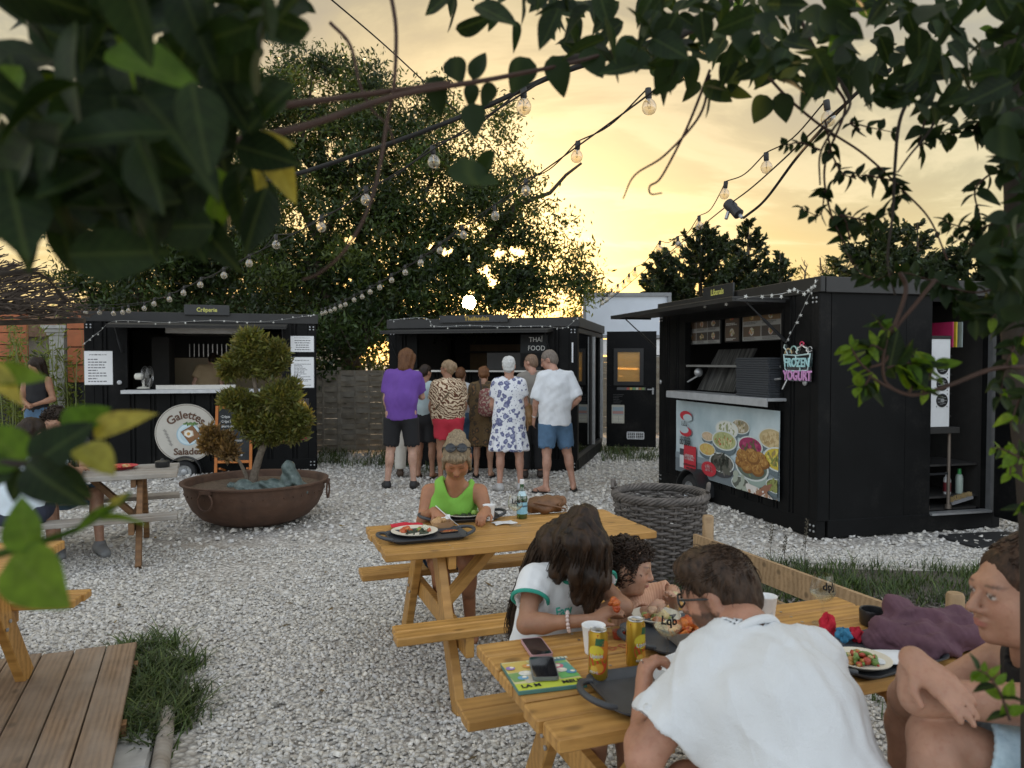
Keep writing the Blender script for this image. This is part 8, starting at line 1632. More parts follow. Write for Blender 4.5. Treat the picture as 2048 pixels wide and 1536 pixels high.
n = NT('peach_ribbed_cotton'); v = n.coord(rnd=False); st = n.wave(v, 28, .6, 1, 'X'); n.bump(n.noise(v, 9, 3), .2, .02); pe.top(n.fin(n.mix(n.ramp(st, [(.4, 0.), (.6, 1.)]), (.62, .36, .24), (.54, .29, .185)), .85), sleeve=.9, loose=.018, hem=.02, seed=5, fold=.006, freq=9, neckline=.015, sl_r=1.4); pe.bottom(MAT['denim'], length=.9, loose=.015)
CH = hairmat('dark_curly_hair', (.012, .008, .006), (.05, .028, .018), (40, 40, 40)); pe.hair(CH, vol=1.02, rough_=.016, freq=14, stretch=(1, 1, 1)); curls(pe, CH, 420, .0032, .013, .042, 5, rad=(.086, .104, .10), turns=1.4)
for k, (u, v, Y, lab) in enumerate(((1303, 1226, 2.64, 'pale bite of food in the near hand of the toddler'), (1347, 1193, 2.78, 'bitten piece of food raised in the far hand of the toddler'))):
 b = lumps('food_bite', None, P(u, v, Y), .010, .008, .02, 6, .010, [(.62, .52, .28), (.55, .35, .22)], 32+k); b['kind'] = 'thing'; tag(b, lab, 'food')
# ---- man in the white T-shirt
J = dict(pel=(.66, 1.57, .50), wai=(.645, 1.60, .67), che=(.60, 1.69, .865), nec=(.565, 1.81, 1.0), hea=(.528, 1.90, 1.062), shR=(.735, 1.80, .925), shL=(.450, 1.755, .918), elL=P(1288, 1520, 1.70), elR=(.80, 2.05, .79), wrL=P(1286, 1408, 1.905), wrR=(.80, 2.22, .80), hiR=(.74, 1.60, .47), hiL=(.56, 1.57, .47), knR=(.66, 2.02, .52), knL=(.47, 1.97, .52), anR=(.68, 1.95, .09), anL=(.50, 1.90, .09), toR=(.66, 2.08, .03), toL=(.46, 2.03, .03))
pe = Person('person in plain white T-shirt seen from behind, bent over the front table', (.66, 1.57, 0), J=J, face=(-.80, .52, -.30), skin=(.43, .22, .145), world=True, H=1.84, h=.0072, hs=.91)
pe.body(hands=dict(L=(V3(.10, .30, .85), V3(.95, .1, -.15), 1.25, 1.0, -1)), paint=dict(beard=(.045, .028, .02)), fingers_r=.0095)
pe.ridge = [((.6, .2, .75), 22, .006, 3), ((.9, -.1, .25), 30, .005, 5)]; mb = MB(); j = pe.j; u = (Vector(pe.H.c)-j['nec']).normalized(); o = u.orthogonal().normalized(); b_ = u.cross(o); mb.tube([j['nec']-u*.028+(o*math.cos(a*math.pi/16)+b_*math.sin(a*math.pi/16))*.068*pe.k for a in range(32)], .011, 8, closed=True); mb.build('collar', MAT['whitecloth'], pe.t, True, 60)
pe.top(MAT['whitecloth'], sleeve=.68, loose=.030, hem=.06, seed=15, fold=.014, sl_r=1.45, freq=4.5, neckline=.03); pe.bottom(cloth('brown_shorts', (.11, .06, .04)), length=.85)
mh = hairmat('man_brown_hair', (.016, .010, .007), (.075, .043, .026), (45, 45, 14), .45)
def mtop(S, H): S.ell(H.p(0, .035, .085), tuple(q*H.s for q in (.070, .072, .045)), H.M, .03)
pe.hair(mh, vol=.985, rough_=.004, extra=mtop, h=.0045)
def mroot(i, rr):
 while True:
  d = Vector((rr.gauss(0, 1), rr.gauss(0, 1), rr.gauss(.35, 1))).normalized(); p = Vector((d.x*.084, -.016+d.y*.103, .036+d.z*.097))
  if (p.z > .04 and p.y < .10) or (p.y < -.05 and p.z > -.02): break
 return p, (Vector((0, .55 if p.z > .055 else .1, -.35 if p.z < .055 else .0))+d*.12+Vector((rr.gauss(0, .14), rr.gauss(0, .14), rr.gauss(0, .10)))).normalized()
def mflow(t, p, d, rr, ph): o = p-Vector((0, -.016, .036)); return d+o.normalized()*-.18+Vector((0, .05, -.08))
pe.strands(mh, 1300, mroot, mflow, .046, .0015, 9, 5)
glasses(pe, MAT['blackplastic'], .0, .021, .0032)
# ---- woman at the right edge, arms folded on her knee
J = dict(pel=(1.30, 1.61, .64), wai=(1.28, 1.63, .74), che=(1.26, 1.66, .84), nec=(1.20, 1.68, .985), hea=(1.135, 1.665, 1.135), shL=(1.20, 1.52, .935), shR=(1.25, 1.84, .935), elL=P(1838, 1392, 1.58), elR=P(1812, 1418, 1.80), wrL=P(1950, 1392, 1.80), wrR=P(1826, 1318, 1.57), hiL=(1.26, 1.52, .70), hiR=(1.27, 1.68, .64), knL=P(1872, 1475, 1.60), knR=(.98, 1.82, .76), anL=P(1850, 1720, 1.50), anR=(1.0, 1.85, .43), toL=P(1760, 1760, 1.50), toR=(.9, 1.84, .42))
pe = Person('person in profile at the right edge, arms folded over a raised knee', (1.32, 1.62, 0), J=J, face=(-.97, -.06, .04), skin=(.42, .23, .155), world=True, H=1.68, h=.006, hs=.98); pe.legk = .008
pe.body(hands=dict(R=(P(1905, 1385, 1.50)-P(1826, 1318, 1.57), V3(-.1, .8, -.5), .30, 1.0), L=(V3(.5, .5, -.1), V3(0, .2, -1), .5)), paint=dict(brow=(.07, .04, .03), eye=(.06, .04, .03)), fingers_r=.0092, nose=1.12)
n = NT('light_denim'); v = n.coord(rnd=False); n.bump(n.noise(v, 260, 2), .3, .003); ld_ = n.fin(n.ramp(n.noise(v, 26, 6, .7), [(.3, (.30, .42, .50)), (.7, (.50, .62, .68))]), .9)
pe.bottom(ld_, 'denim_shorts', .80, .026, fold=.006, rise=.10, pn=.17); pe.top(MAT['blackcloth'], 'tank_top', 0, .008, .02, neckline=.15)
H = pe.H; wh = hairmat('dark_wavy_hair', (.012, .008, .006), (.085, .045, .027), (40, 40, 12), .5); S = Sdf(.0048, .02); S.ell(H.p(0, -.022, .036), tuple(q*H.s for q in (.086, .104, .094)), H.M); S.ell(H.p(0, -.07, .10), .055*H.s, None, .02); S.ell(H.p(0, -.06, -.03), tuple(q*H.s for q in (.070, .060, .07)), H.M, .03); S.ell(H.p(0, .112, -.030), tuple(q*H.s for q in (.084, .078, .096)), H.M, .02, 's')
for q in (-1, 1): S.ell(H.p(q*.085, .018, -.024), (.03, .03, .036), H.M, .012, 's')
sdf_obj('hair', S, wh, pe.t, lambda V: .003*snoise(H.loc(V)*np.array((1, .3, 1)), 18, 4, 3, .6), None, 1)
def wroot(i, rr):
 while True:
  d = Vector((rr.gauss(0, 1), rr.gauss(-.2, 1), rr.gauss(.3, 1))).normalized(); p = Vector((d.x*.088, -.022+d.y*.106, .036+d.z*.096))
  if p.y < .06 and p.z > -.03 and (p.z > .03 or p.y < -.01): break
 return p, (Vector((0, -1, .25))+d*.2).normalized()
pe.strands(wh, 800, wroot, lambda t, p, d, rr, ph: d+(p-Vector((0, -.022, .036))).normalized()*-.12+Vector((math.sin(t*7+ph), 0, math.cos(t*6+ph)))*.22, .085, .0018, 12, 6)
mb = MB(); mb.sphere(H.p(-.088, .006, -.044), .0048, 10, 8); mb.build('earring', simple('pearl', (.7, .66, .6), .25), pe.t, True, 180)
# plum jacket thrown over the right end of the table
c = G(1882, 1302, .72); t = thing('jacket', 'plum coloured jacket bundled over the right end of the front table', 'jacket', c, TA); S = Sdf(.0065, .03); A_ = lambda x, y, z: tuple(c+Matrix.Rotation(TA, 3, 'Z') @ Vector((x*.92, y, z*.72)))
for a, b, r1, r2 in (((-.17, .10, .045), (-.02, .13, .10), .045, .05), ((-.02, .13, .10), (.16, .06, .07), .05, .045), ((-.15, .02, .03), (-.02, .03, .06), .035, .045), ((-.05, -.02, .04), (.12, -.02, .05), .045, .05), ((.16, .06, .05), (.20, -.06, .0), .045, .045), ((.02, .10, .04), (.14, -.08, .03), .05, .045), ((-.17, .10, .03), (-.10, -.04, .025), .032, .026)): S.cap(A_(*a), A_(*b), r1, r2, .035)
S.plane((0, 0, .7225), (0, 0, -1), (Vector(A_(-.16, 0, 0)), np.array([.22, .3, .1])))
sdf_obj('fabric', S, cloth('plum_fleece', (.115, .055, .075), .95, .15, 500, .35, 14), t, lambda V: .016*snoise(V, 7, 3, 4, .6)+.010*np.sin(V@np.array([34., 20., 46.])+3.5*snoise(V, 4, 5)), None, 2)
# fork in the man's hand
w_ = pe.j['wrL']; w_ = P(1303, 1352, 1.94); t = thing('fork', 'steel fork in the fist of the man in white', 'fork', w_); mb = MB(); mb.tube([V3(-.03, -.02, .05), V3(.0, .0, .0), V3(.05, .05, -.09)], [.003, .003, .003], 6); mb.build('handle', MAT['steel'], t, False, 60)
# reclining bronze figure in the planter
c = PC+V3(.21, -.18, .40); t = thing('statue', 'green patinated reclining figure with raised knee lying in the rusty planter', 'statue', c); q = lambda u, v, dy=0.: P(u, v, c.y+dy); S = Sdf(.009, .03)
S.ell(q(487, 974, -.02), (.095, .085, .082)); S.ell(q(463, 972, 0), (.045, .045, .04)); S.ell(q(505, 979, -.05), (.045, .05, .055)); S.cap(q(500, 982), q(520, 980), .05, .07, .03)
S.cap(q(522, 980), q(548, 975), .092, .085, .04); S.cap(q(548, 976), q(572, 980), .085, .10, .04); S.cap(q(572, 975, -.04), q(577, 936, -.05), .075, .055, .03); S.ell(q(578, 932, -.04), (.058, .055, .055)); S.cap(q(577, 935, -.05), q(603, 980, -.08), .058, .035, .03); S.cap(q(575, 980, .06), q(608, 975, .02), .075, .055, .03); S.cap(q(582, 945, .05), q(607, 978, .05), .06, .04, .03)
S.cap(q(525, 968, -.07), q(553, 985, -.10), .035, .03, .02); S.cap(q(553, 985, -.10), q(585, 965, -.10), .03, .024, .02); S.cap(q(600, 982, -.08), q(612, 984, -.12), .03, .022, .02); S.ell(q(480, 984, -.085), (.03, .02, .02)); S.cap(q(492, 979, -.098), q(494, 984, -.102), .010, .014, .01)
def stfold(V): return .004*np.sin(V@np.array([55., 20., 60.])+2*snoise(V, 3, 1))*(V[:, 0] > q(520, 975).x)+.005*np.sin(V[:, 0]*170)*np.sin(V[:, 2]*170)*(V[:, 0] < q(478, 975).x)
sdf_obj('figure', S, MAT['patina'], t, stfold, None, 1)
# ------------------------------------------------------------------ string lights, cables, climbing plants close to the camera
bm_s = simple('bulb_socket', (.02, .02, .021), .5); bm_f = simple('bulb_filament', (.85, .70, .42), .4, .3)
def bulb_parts():
 b = MB(); b.lathe([(.012, .0), (.0135, -.006), (.0135, -.040), (.011, -.044)], 12); s = b.mesh('socket')
 b = MB(); b.lathe([(.010, -.040), (.013, -.046), (.0235, -.056), (.0295, -.070), (.0305, -.078), (.0285, -.091), (.021, -.103), (.010, -.1085), (.001, -.1095)], 18, None, False, False); g = b.mesh('glass')
 b = MB(); b.tube([(-.004, 0, -.046), (-.009, 0, -.066), (-.003, 0, -.084), (.003, 0, -.084), (.009, 0, -.066), (.004, 0, -.046)], .0016, 4); b.lathe([(.004, -.044), (.004, -.062), (.001, -.066)], 8); f = b.mesh('filament')
 for me, m in ((s, bm_s), (g, MAT['bulbglass']), (f, bm_f)):
  me.materials.append(m); me.polygons.foreach_set('use_smooth', [True]*len(me.polygons))
 return s, g, f
BS = bulb_parts()
def string_light(label, path, bulbs, wob=.02, up=0., seed=1, loopwire=True):
 """path: (u, v, Y) points of the carrying wire; bulbs: (u, v) places of the bulbs"""
 rr = random.Random(seed); pts = [P(*q) for q in path]; t = thing('string_light', label, 'string lights', pts[0], group='bulb strings across the yard'); Ti = TM[t.name].inverted()
 b = MB(); b.tube(catmull(pts, 10), .0042, 5); b.build('wire', MAT['cable'], t, True, 60)
 L = [0]; 
 for i in range(len(path)-1): L.append(L[-1]+math.hypot(path[i+1][0]-path[i][0], path[i+1][1]-path[i][1]))
 prev = None; bw = MB()
 for (u, v) in bulbs:
  best = None
  for i in range(len(path)-1):
   a, c = path[i], path[i+1]; dx, dy = c[0]-a[0], c[1]-a[1]; s = max(0, min(1, ((u-a[0])*dx+(v-a[1])*dy)/(dx*dx+dy*dy))); e = math.hypot(a[0]+dx*s-u, a[1]+dy*s-v)
   if best is None or e < best[0]: best = (e, 1/((1-s)/a[2]+s/c[2]))
  Y = best[1]; c = P(u, v, Y); top = c+Vector((0, 0, .078)) if not up else c-Vector((0, 0, .078))*up
  M = Ti @ Matrix.Translation(top) @ Matrix.Rotation(rr.uniform(0, 6), 4, 'Z') @ Matrix.Rotation(R(rr.uniform(-9, 9)), 4, 'X')
  if up: M = M @ Matrix.Rotation(R(160), 4, 'X')
  o = bpy.data.objects.new('bulb', BS[0]); COL.objects.link(o); o.parent = t; o.matrix_basis = M
  for k, nme in ((1, 'glass'), (2, 'filament')): g_ = bpy.data.objects.new(nme, BS[k]); COL.objects.link(g_); g_.parent = o
  if prev is not None and loopwire: m_ = (prev+top)/2; sag = (prev-top).length*.05; bw.tube(catmull([prev, m_-Vector((0, 0, sag)), top], 6), .0036, 5)
  prev = top
 bw.build('bulb_lead', MAT['cable'], t, True, 60); return t
string_light('bulb string from the left corner of the crêperie up over the ash tree', [(155, 611, 10.4), (290, 604, 9.4), (403, 560, 7.6), (499, 512, 6.2), (643, 438, 4.8), (865, 300, 3.6), (1047, 186, 3.0), (1240, 60, 2.5)], [(172, 625), (200, 625), (227, 627), (245, 625), (257, 622), (289, 617), (310, 608), (340, 599), (369, 586), (403, 570), (448, 551), (499, 527), (552, 490), (643, 455), (732, 400), (865, 324), (1047, 214)])
string_light('bulb string from the right corner of the crêperie up past the sun', [(632, 630, 11.2), (691, 602, 10.), (759, 566, 8.6), (843, 516, 7.2), (924, 455, 6.), (1052, 366, 4.6), (1156, 292, 3.8), (1296, 190, 3.1), (1420, 90, 2.6)], [(643, 627), (651, 625), (660, 622), (670, 618), (681, 613), (691, 609), (708, 600), (723, 594), (740, 584), (759, 575), (783, 561), (810, 545), (843, 526), (880, 501), (924, 470), (988, 432), (1052, 383), (1156, 313), (1296, 214)], seed=2)
tC = string_light('bulb string from the middle stall corner up to the right, past the black plug', [(1200, 612, 11.0), (1240, 583, 9.8), (1290, 540, 8.4), (1330, 512, 7.6), (1400, 455, 5.8), (1450, 415, 4.8), (1500, 378, 4.3), (1560, 325, 3.8), (1640, 250, 3.2), (1770, 140, 2.7)], [(1205, 606), (1214, 599), (1224, 590), (1236, 580), (1247, 572), (1258, 560), (1270, 548), (1320, 497), (1355, 490), (1398, 452), (1452, 388), (1532, 335), (1652, 238)], up=.0, seed=3)
t = thing('cable_plug', 'black waterproof plug joint hanging on the right bulb string against the sky', 'plug', P(1467, 418, 4.6)); b = MB(); c = Vector((0, 0, 0)); d = P(1485, 435, 4.55)-P(1452, 402, 4.65); d.normalize(); b.tube([-d*.07, -d*.06, -d*.01, d*.0, d*.055, d*.062], [.018, .034, .036, .030, .034, .022], 14); b.build('housing', MAT['blackplastic'], t, False, 50); b = MB(); b.tube([d*.06, d*.09], .011, 8); b.build('gland', MAT['alu'], t); b = MB(); b.tube([-d*.02+Vector((-.02, 0, -.03)), Vector((-.045, 0, -.06))], .011, 8); b.build('gland', MAT['alu'], t)
def cable(label, pts, r, n=8): 
 b = MB(); b.tube(catmull([P(*q) for q in pts], n), r, 6); o = b.build('cable', MAT['cable'], None, smooth=60); return tag(o, label, 'cable')
cable('thick black cable slanting across the ash tree crown', [(505, 372, 4.4), (620, 340, 4.2), (800, 280, 3.9), (960, 218, 3.6), (1110, 150, 3.3), (1260, 100, 3.1), (1420, 40, 2.9)], .012)
cable('thin black wire running from the top edge down through the ash crown', [(640, -20, 5.5), (760, 82, 6.2), (850, 165, 7.0), (960, 270, 8.5), (1040, 366, 10)], .006)
cable('grey lead looping from the black plug up into the vine', [(1487, 436, 4.5), (1530, 400, 4.3), (1590, 320, 3.9), (1640, 262, 3.4), (1720, 180, 2.9), (1780, 140, 2.6)], .008)
# garlands of small stars on the stalls
def star(b, c, r, M):
 vs = [(0, 0, .006), (0, 0, -.006)]+[((r if k % 2 == 0 else r*.42)*math.cos(k*math.pi/5), (r if k % 2 == 0 else r*.42)*math.sin(k*math.pi/5), 0) for k in range(10)]
 b.add(vs, [(0, 2+k, 2+(k+1) % 10) for k in range(10)]+[(1, 2+(k+1) % 10, 2+k) for k in range(10)], M)
sm_ = simple('frosted_star', (.62, .62, .58), .35)
def garland(label, st, pts, n, r, y=-.06, seed=1):
 rr = random.Random(seed); W_ = [TM[st.name] @ onplane(st, u, v, 1, yy) for u, v, yy in pts]; cv = catmull(W_, 10); t = thing('star_garland', label, 'garland', W_[0], group='star garlands on the stalls')
 b = MB(); b.tube(cv, .0028, 4); b.build('wire', MAT['alu'], t, True, 60)
 for k in range(n):
  c = cv[min(len(cv)-1, int((k+.5)/n*len(cv)))]+Vector((rr.gauss(0, .008), -.01, rr.uniform(-.03, .01))); s = MB(); M = Matrix.Translation(c) @ Matrix.Rotation(rr.uniform(-.8, .8), 4, 'Z') @ Matrix.Rotation(R(90), 4, 'X') @ Matrix.Rotation(rr.uniform(0, 6), 4, 'Z'); star(s, None, r, M); s.build('star', sm_, t, True)
garland('little star garland along the hatch flap of the crêperie', cre, [(165, 690, -.03), (200, 662, -.1), (232, 642, -.55), (330, 645, -.62), (430, 641, -.62), (520, 644, -.62), (600, 634, -.1), (632, 630, -.06)], 26, .018)
garland('little star garland along the hatch flap of the middle stall', tha, [(778, 640, -.1), (850, 636, -.1), (870, 652, -.55), (940, 651, -.58), (1020, 653, -.58), (1085, 652, -.55), (1130, 655, -.1), (1158, 632, -.08)], 22, .017, seed=2)
garland('star garland along the roof of the right stall and down to its corner', lib, [(1400, 612, -.55), (1500, 594, -.62), (1560, 588, -.64), (1590, 580, -.3), (1612, 582, -.06), (1636, 560, -.05)], 13, .024, seed=3)
garland('star garland hanging slack from the right stall corner to the yogurt sign', lib, [(1632, 562, -.05), (1614, 600, -.04), (1590, 650, -.04), (1572, 685, -.04)], 7, .02, seed=4)
# climbing plants ------------------------------------------------
def leaf_mesh(name, wide, fold, curl, tip=.9, seed=0):
 rows = 10; vs = []; fs = []
 for i in range(rows+1):
  t = i/rows; w_ = wide*.5*(math.sin(math.pi*t**.72)**.85 if 0 < t < 1 else 0)*(1-.15*t); z = curl*(t*t)-.02; y = t
  for s in (-1, 0, 1): vs.append((s*w_, y, z+abs(s)*fold*w_*2-(.004 if s == 0 else 0)+.012*math.sin(t*9+s*3+seed)*abs(s)))
 for i in range(rows):
  for k in (0, 1): fs.append((i*3+k, i*3+k+1, i*3+k+4, i*3+k+3))
 me = bpy.data.meshes.new(name); me.from_pydata(vs, [], fs); me.update(); me.polygons.foreach_set('use_smooth', [True]*len(fs)); return me
def m_vine(name, c0, c1, tr=.38, vein=(.18, .24, .07)):
 n = NT(name); tc = n.n('ShaderNodeTexCoord'); sx = n.n('ShaderNodeSeparateXYZ'); n.set(sx.inputs[0], tc.outputs['Object']); ax = n.math('ABSOLUTE', sx.outputs[0])
 base = n.ramp(n.rnd(), [(0., c0), (1., c1)]); mott = n.ramp(n.noise(n.coord(), 5, 4), [(.35, .75), (.65, 1.2)]); c = n.mix(1., base, mott, 'MULTIPLY')
 mid = n.ramp(ax, [(0., 1.), (.018, .7), (.035, 0.)]); vv = n.math('ADD', n.math('MULTIPLY', sx.outputs[1], 8.), n.math('MULTIPLY', ax, -7.)); fr = n.math('FRACT', vv); sv = n.ramp(fr, [(0., .5), (.08, .0), (.92, 0.), (1., .5)])
 c = n.mix(n.math('MULTIPLY', n.math('MAXIMUM', mid, sv), .16), c, vein); n.bump(n.math('MAXIMUM', mid, sv), -.4, .02)
 n.fin(c, .5, Specular_IOR_Level=.2); n.translucent(n.mix(1., c, (1.9, 1.75, .55), 'MULTIPLY'), tr); return n.m
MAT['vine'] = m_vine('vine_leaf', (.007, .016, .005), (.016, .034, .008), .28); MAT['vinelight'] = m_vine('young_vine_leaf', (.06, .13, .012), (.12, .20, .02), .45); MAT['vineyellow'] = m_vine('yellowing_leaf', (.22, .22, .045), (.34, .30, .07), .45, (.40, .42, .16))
MAT['vinestem'] = simple('red_brown_stem', (.05, .022, .013), .7, var=.3, bump=.2); MAT['vinedark'] = simple('dark_vine_wood', (.03, .022, .016), .85, var=.3, bump=.4)
LV = {}
for mk in ('vine', 'vinelight', 'vineyellow'):
 LV[mk] = []
 for i, (w_, f, c) in enumerate(((.52, .16, -.18), (.60, .24, .12), (.46, .30, -.32), (.66, .10, -.08))): me = leaf_mesh('leaf', w_, f, c, seed=i); me.materials.append(MAT[mk]); LV[mk].append(me)
def put_leaf(t, base, d, nrm, l, mk, var, wid=1.):
 y = Vector(d).normalized(); z = Vector(nrm); z = (z-y*z.dot(y)); z = z.normalized() if z.length > 1e-4 else y.orthogonal().normalized(); x = y.cross(z); M = Matrix((x*l*wid, y*l, z*l)).transposed().to_4x4(); M.translation = base
 o = bpy.data.objects.new('leaf', LV[mk][var % 4]); COL.objects.link(o); o.parent = t; o.matrix_basis = TM[t.name].inverted() @ M; return o
class Vine:
 def __init__(s, label, at, seed, cat='climbing plant', name='climbing_vine'): s.t = thing(name, label, cat, at); s.r = random.Random(seed); s.n = 0; s.stems = []; s.extra = MB(); s.ex_n = 0
 def leaf(s, base, d, nrm, l, mk='vine', wid=1.):
  if s.n < 298: put_leaf(s.t, base, d, nrm, l, mk, s.r.randrange(4), wid); s.n += 1
  else:
   y = Vector(d).normalized(); z = Vector(nrm); z = (z-y*z.dot(y)).normalized(); x = y.cross(z); M = Matrix((x*l*wid, y*l, z*l)).transposed().to_4x4(); M.translation = base; me = LV[mk][s.r.randrange(4)]
   s.extra.add([v.co for v in me.vertices], [tuple(p.vertices) for p in me.polygons], M)
 def stem(s, pts, r0, r1=None, mat='vinestem', n=8):
  cv = catmull(pts, n); m_ = len(cv); r1 = r0*.5 if r1 is None else r1; b = MB(); b.tube(cv, [r0+(r1-r0)*i/(m_-1) for i in range(m_)], 7); b.build('stem', MAT[mat], s.t, True, 60); return cv
 def shoot(s, pts, r0, nl, l, mk='vine', start=.1, hang=.7, mat='vinestem', light=0., pair=True):
  cv = s.stem(pts, r0, r0*.35, mat)
  for k in range(nl):
   f = start+(1-start)*k/max(1, nl-1); i = min(len(cv)-2, int(f*(len(cv)-1))); p = cv[i]; ax = (cv[i+1]-cv[i]).normalized()
   for sd in ((-1, 1) if pair else (s.r.choice((-1, 1)),)):
    sv = ax.cross(Vector((s.r.gauss(0, .5), -1, s.r.gauss(0, .5)))).normalized()*sd; d = (sv+ax*.5+Vector((s.r.gauss(0, .3), s.r.gauss(0, .4), -hang+s.r.gauss(0, .3)))).normalized(); s.leaf(p, d, Vector((s.r.gauss(0, .5), -.5+s.r.gauss(0, .5), .8)), l*s.r.uniform(.6, 1.2)*(1-.35*f), 'vinelight' if s.r.random() < light else mk)
 def mass(s, poly, Y0, Y1, n, l0, l1, mk='vine', down=.6, light=0., yellow=0.):
  us = [p[0] for p in poly]; vs = [p[1] for p in poly]; c = 0
  def inside(u, v):
   r = False
   for i in range(len(poly)):
    a, b = poly[i-1], poly[i]
    if (a[1] > v) != (b[1] > v) and u < (b[0]-a[0])*(v-a[1])/(b[1]-a[1])+a[0]: r = not r
   return r
  while c < n:
   u, v = s.r.uniform(min(us), max(us)), s.r.uniform(min(vs), max(vs))
   if not inside(u, v): continue
   Y = s.r.uniform(Y0, Y1); l = s.r.uniform(l0, l1); a = s.r.gauss(0, 1.0); d = Vector((math.sin(a), s.r.gauss(0, .45), -math.cos(a)*down-.15)).normalized(); b = P(u, v, Y)-d*l*.5
   x = s.r.random(); s.leaf(b, d, Vector((s.r.gauss(0, .6), -.7+s.r.gauss(0, .5), s.r.gauss(.3, .6))), l, 'vineyellow' if x < yellow else 'vinelight' if x < yellow+light else mk); c += 1
 def done(s):
  if s.extra.v: kind(s.extra.build('leaves', MAT['vine'], s.t, True, 180), 'stuff')
# upper left: broad dark leaves, very near
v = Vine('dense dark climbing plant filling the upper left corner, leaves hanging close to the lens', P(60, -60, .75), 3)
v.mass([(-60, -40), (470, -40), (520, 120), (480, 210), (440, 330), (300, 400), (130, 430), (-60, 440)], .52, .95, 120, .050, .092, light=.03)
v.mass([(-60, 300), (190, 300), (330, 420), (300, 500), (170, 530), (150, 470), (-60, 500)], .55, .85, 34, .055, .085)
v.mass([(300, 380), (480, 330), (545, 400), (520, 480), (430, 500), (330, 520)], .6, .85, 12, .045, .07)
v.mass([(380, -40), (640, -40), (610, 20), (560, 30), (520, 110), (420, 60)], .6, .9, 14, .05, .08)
v.mass([(440, 160), (510, 120), (540, 200), (520, 260), (460, 330)], .6, .8, 12, .05, .075)
F_ = lambda u0, v0, u1, v1, Y, mk='vine', dY=.0, nz=(0, -1, .2), wid=1.: v.leaf(P(u0, v0, Y), P(u1, v1, Y+dY)-P(u0, v0, Y), Vector(nz), (P(u1, v1, Y+dY)-P(u0, v0, Y)).length, mk, wid)
F_(265, 170, 440, 335, .62, 'vine', -.03, (.4, -.8, .5), 1.1); F_(190, -5, 300, 165, .6, 'vinelight', .01, (1, -.1, .3), .5); F_(40, 130, -20, 260, .6, 'vinelight'); F_(520, 260, 590, 400, .75, 'vineyellow', 0, (.2, -1, .1), .9); F_(500, 285, 592, 285, .75, 'vineyellow', .02, (.3, -.9, .4)); F_(470, 290, 600, 325, .72, 'vine', .0); F_(430, 330, 440, 490, .7, 'vinelight', .0, (.6, -.7, .1), .8); F_(475, 330, 470, 505, .7, 'vine', .0, (-.4, -.9, .1), .7); F_(505, 330, 545, 470, .74, 'vineyellow', .02, (1, -.2, .2), .45); F_(225, 420, 260, 560, .65); F_(265, 440, 312, 392, .68, 'vinelight'); F_(290, 470, 300, 440, .7, 'vineyellow'); F_(120, 420, 135, 552, .62); F_(60, 400, 40, 545, .6); F_(555, 15, 590, 105, .9, 'vine', .0, (1, -.3, .1), .35); F_(600, 5, 632, 25, .9)
for _ in range(520):  # unseen leaves beside and behind the camera, added to shade the ones above
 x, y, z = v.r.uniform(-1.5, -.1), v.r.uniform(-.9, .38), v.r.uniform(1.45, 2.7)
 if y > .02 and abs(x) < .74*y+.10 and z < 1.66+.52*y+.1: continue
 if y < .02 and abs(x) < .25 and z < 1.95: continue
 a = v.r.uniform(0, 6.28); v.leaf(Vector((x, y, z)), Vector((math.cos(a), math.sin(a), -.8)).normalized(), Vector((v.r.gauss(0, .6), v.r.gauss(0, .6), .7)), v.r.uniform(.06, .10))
v.stem([P(-60, 560, .8), P(70, 545, .8), P(130, 600, .82)], .004, mat='vinedark'); v.stem([P(-40, 90, .8), P(200, 150, .8), P(380, 230, .85), P(480, 290, .9)], .006, mat='vinedark')
v.stem([P(640, -20, 1.0), P(560, 20, .95), P(490, 60, .9), P(440, 120, .85)], .004, mat='vinedark')
v.stem([P(420, 290, .85), P(600, 255, .9), P(800, 190, 1.0), P(1000, 155, 1.1), P(1200, 110, 1.2), P(1400, 30, 1.3)], .005); v.stem([P(430, 235, .85), P(560, 212, .9), P(760, 185, 1.0), P(900, 165, 1.05)], .0055)
v.stem([P(660, 45, 1.0), P(700, 90, 1.0), P(720, 170, 1.0), P(745, 220, 1.0), P(775, 250, 1.0), P(788, 285, 1.0)], .0026); v.stem([P(780, -20, 1.0), P(792, 60, 1.0), P(788, 170, 1.0), P(775, 235, 1.0), P(760, 330, .95), P(735, 420, .92), P(690, 500, .9), P(640, 545, .9), P(605, 560, .9)], .0030); v.done()
# top centre and right
v = Vine('climbing vine with pointed leaves along the top edge and down the right post', P(1500, -40, 1.3), 4)
v.mass([(850, -40), (1330, -40), (1330, 120), (1250, 150), (1130, 110), (1100, 60), (1000, 50), (905, 60)], 1.0, 1.5, 60, .045, .072)
v.mass([(1300, -40), (2100, -40), (2100, 200), (1900, 250), (1750, 170), (1600, 190), (1480, 140), (1300, 150)], 1.0, 1.6, 320, .040, .066, light=.02)
v.mass([(1290, 100), (1560, 100), (1580, 190), (1490, 200), (1390, 185), (1330, 195)], 1.1, 1.4, 26, .04, .06)
v.mass([(1950, 120), (2100, 120), (2100, 640), (2010, 620), (1960, 480), (1985, 300), (1930, 220)], 1.0, 1.5, 190, .04, .062, light=.05)
v.mass([(1560, 120), (1900, 120), (1900, 215), (1800, 235), (1690, 210), (1600, 200)], 1.1, 1.5, 34, .03, .05)
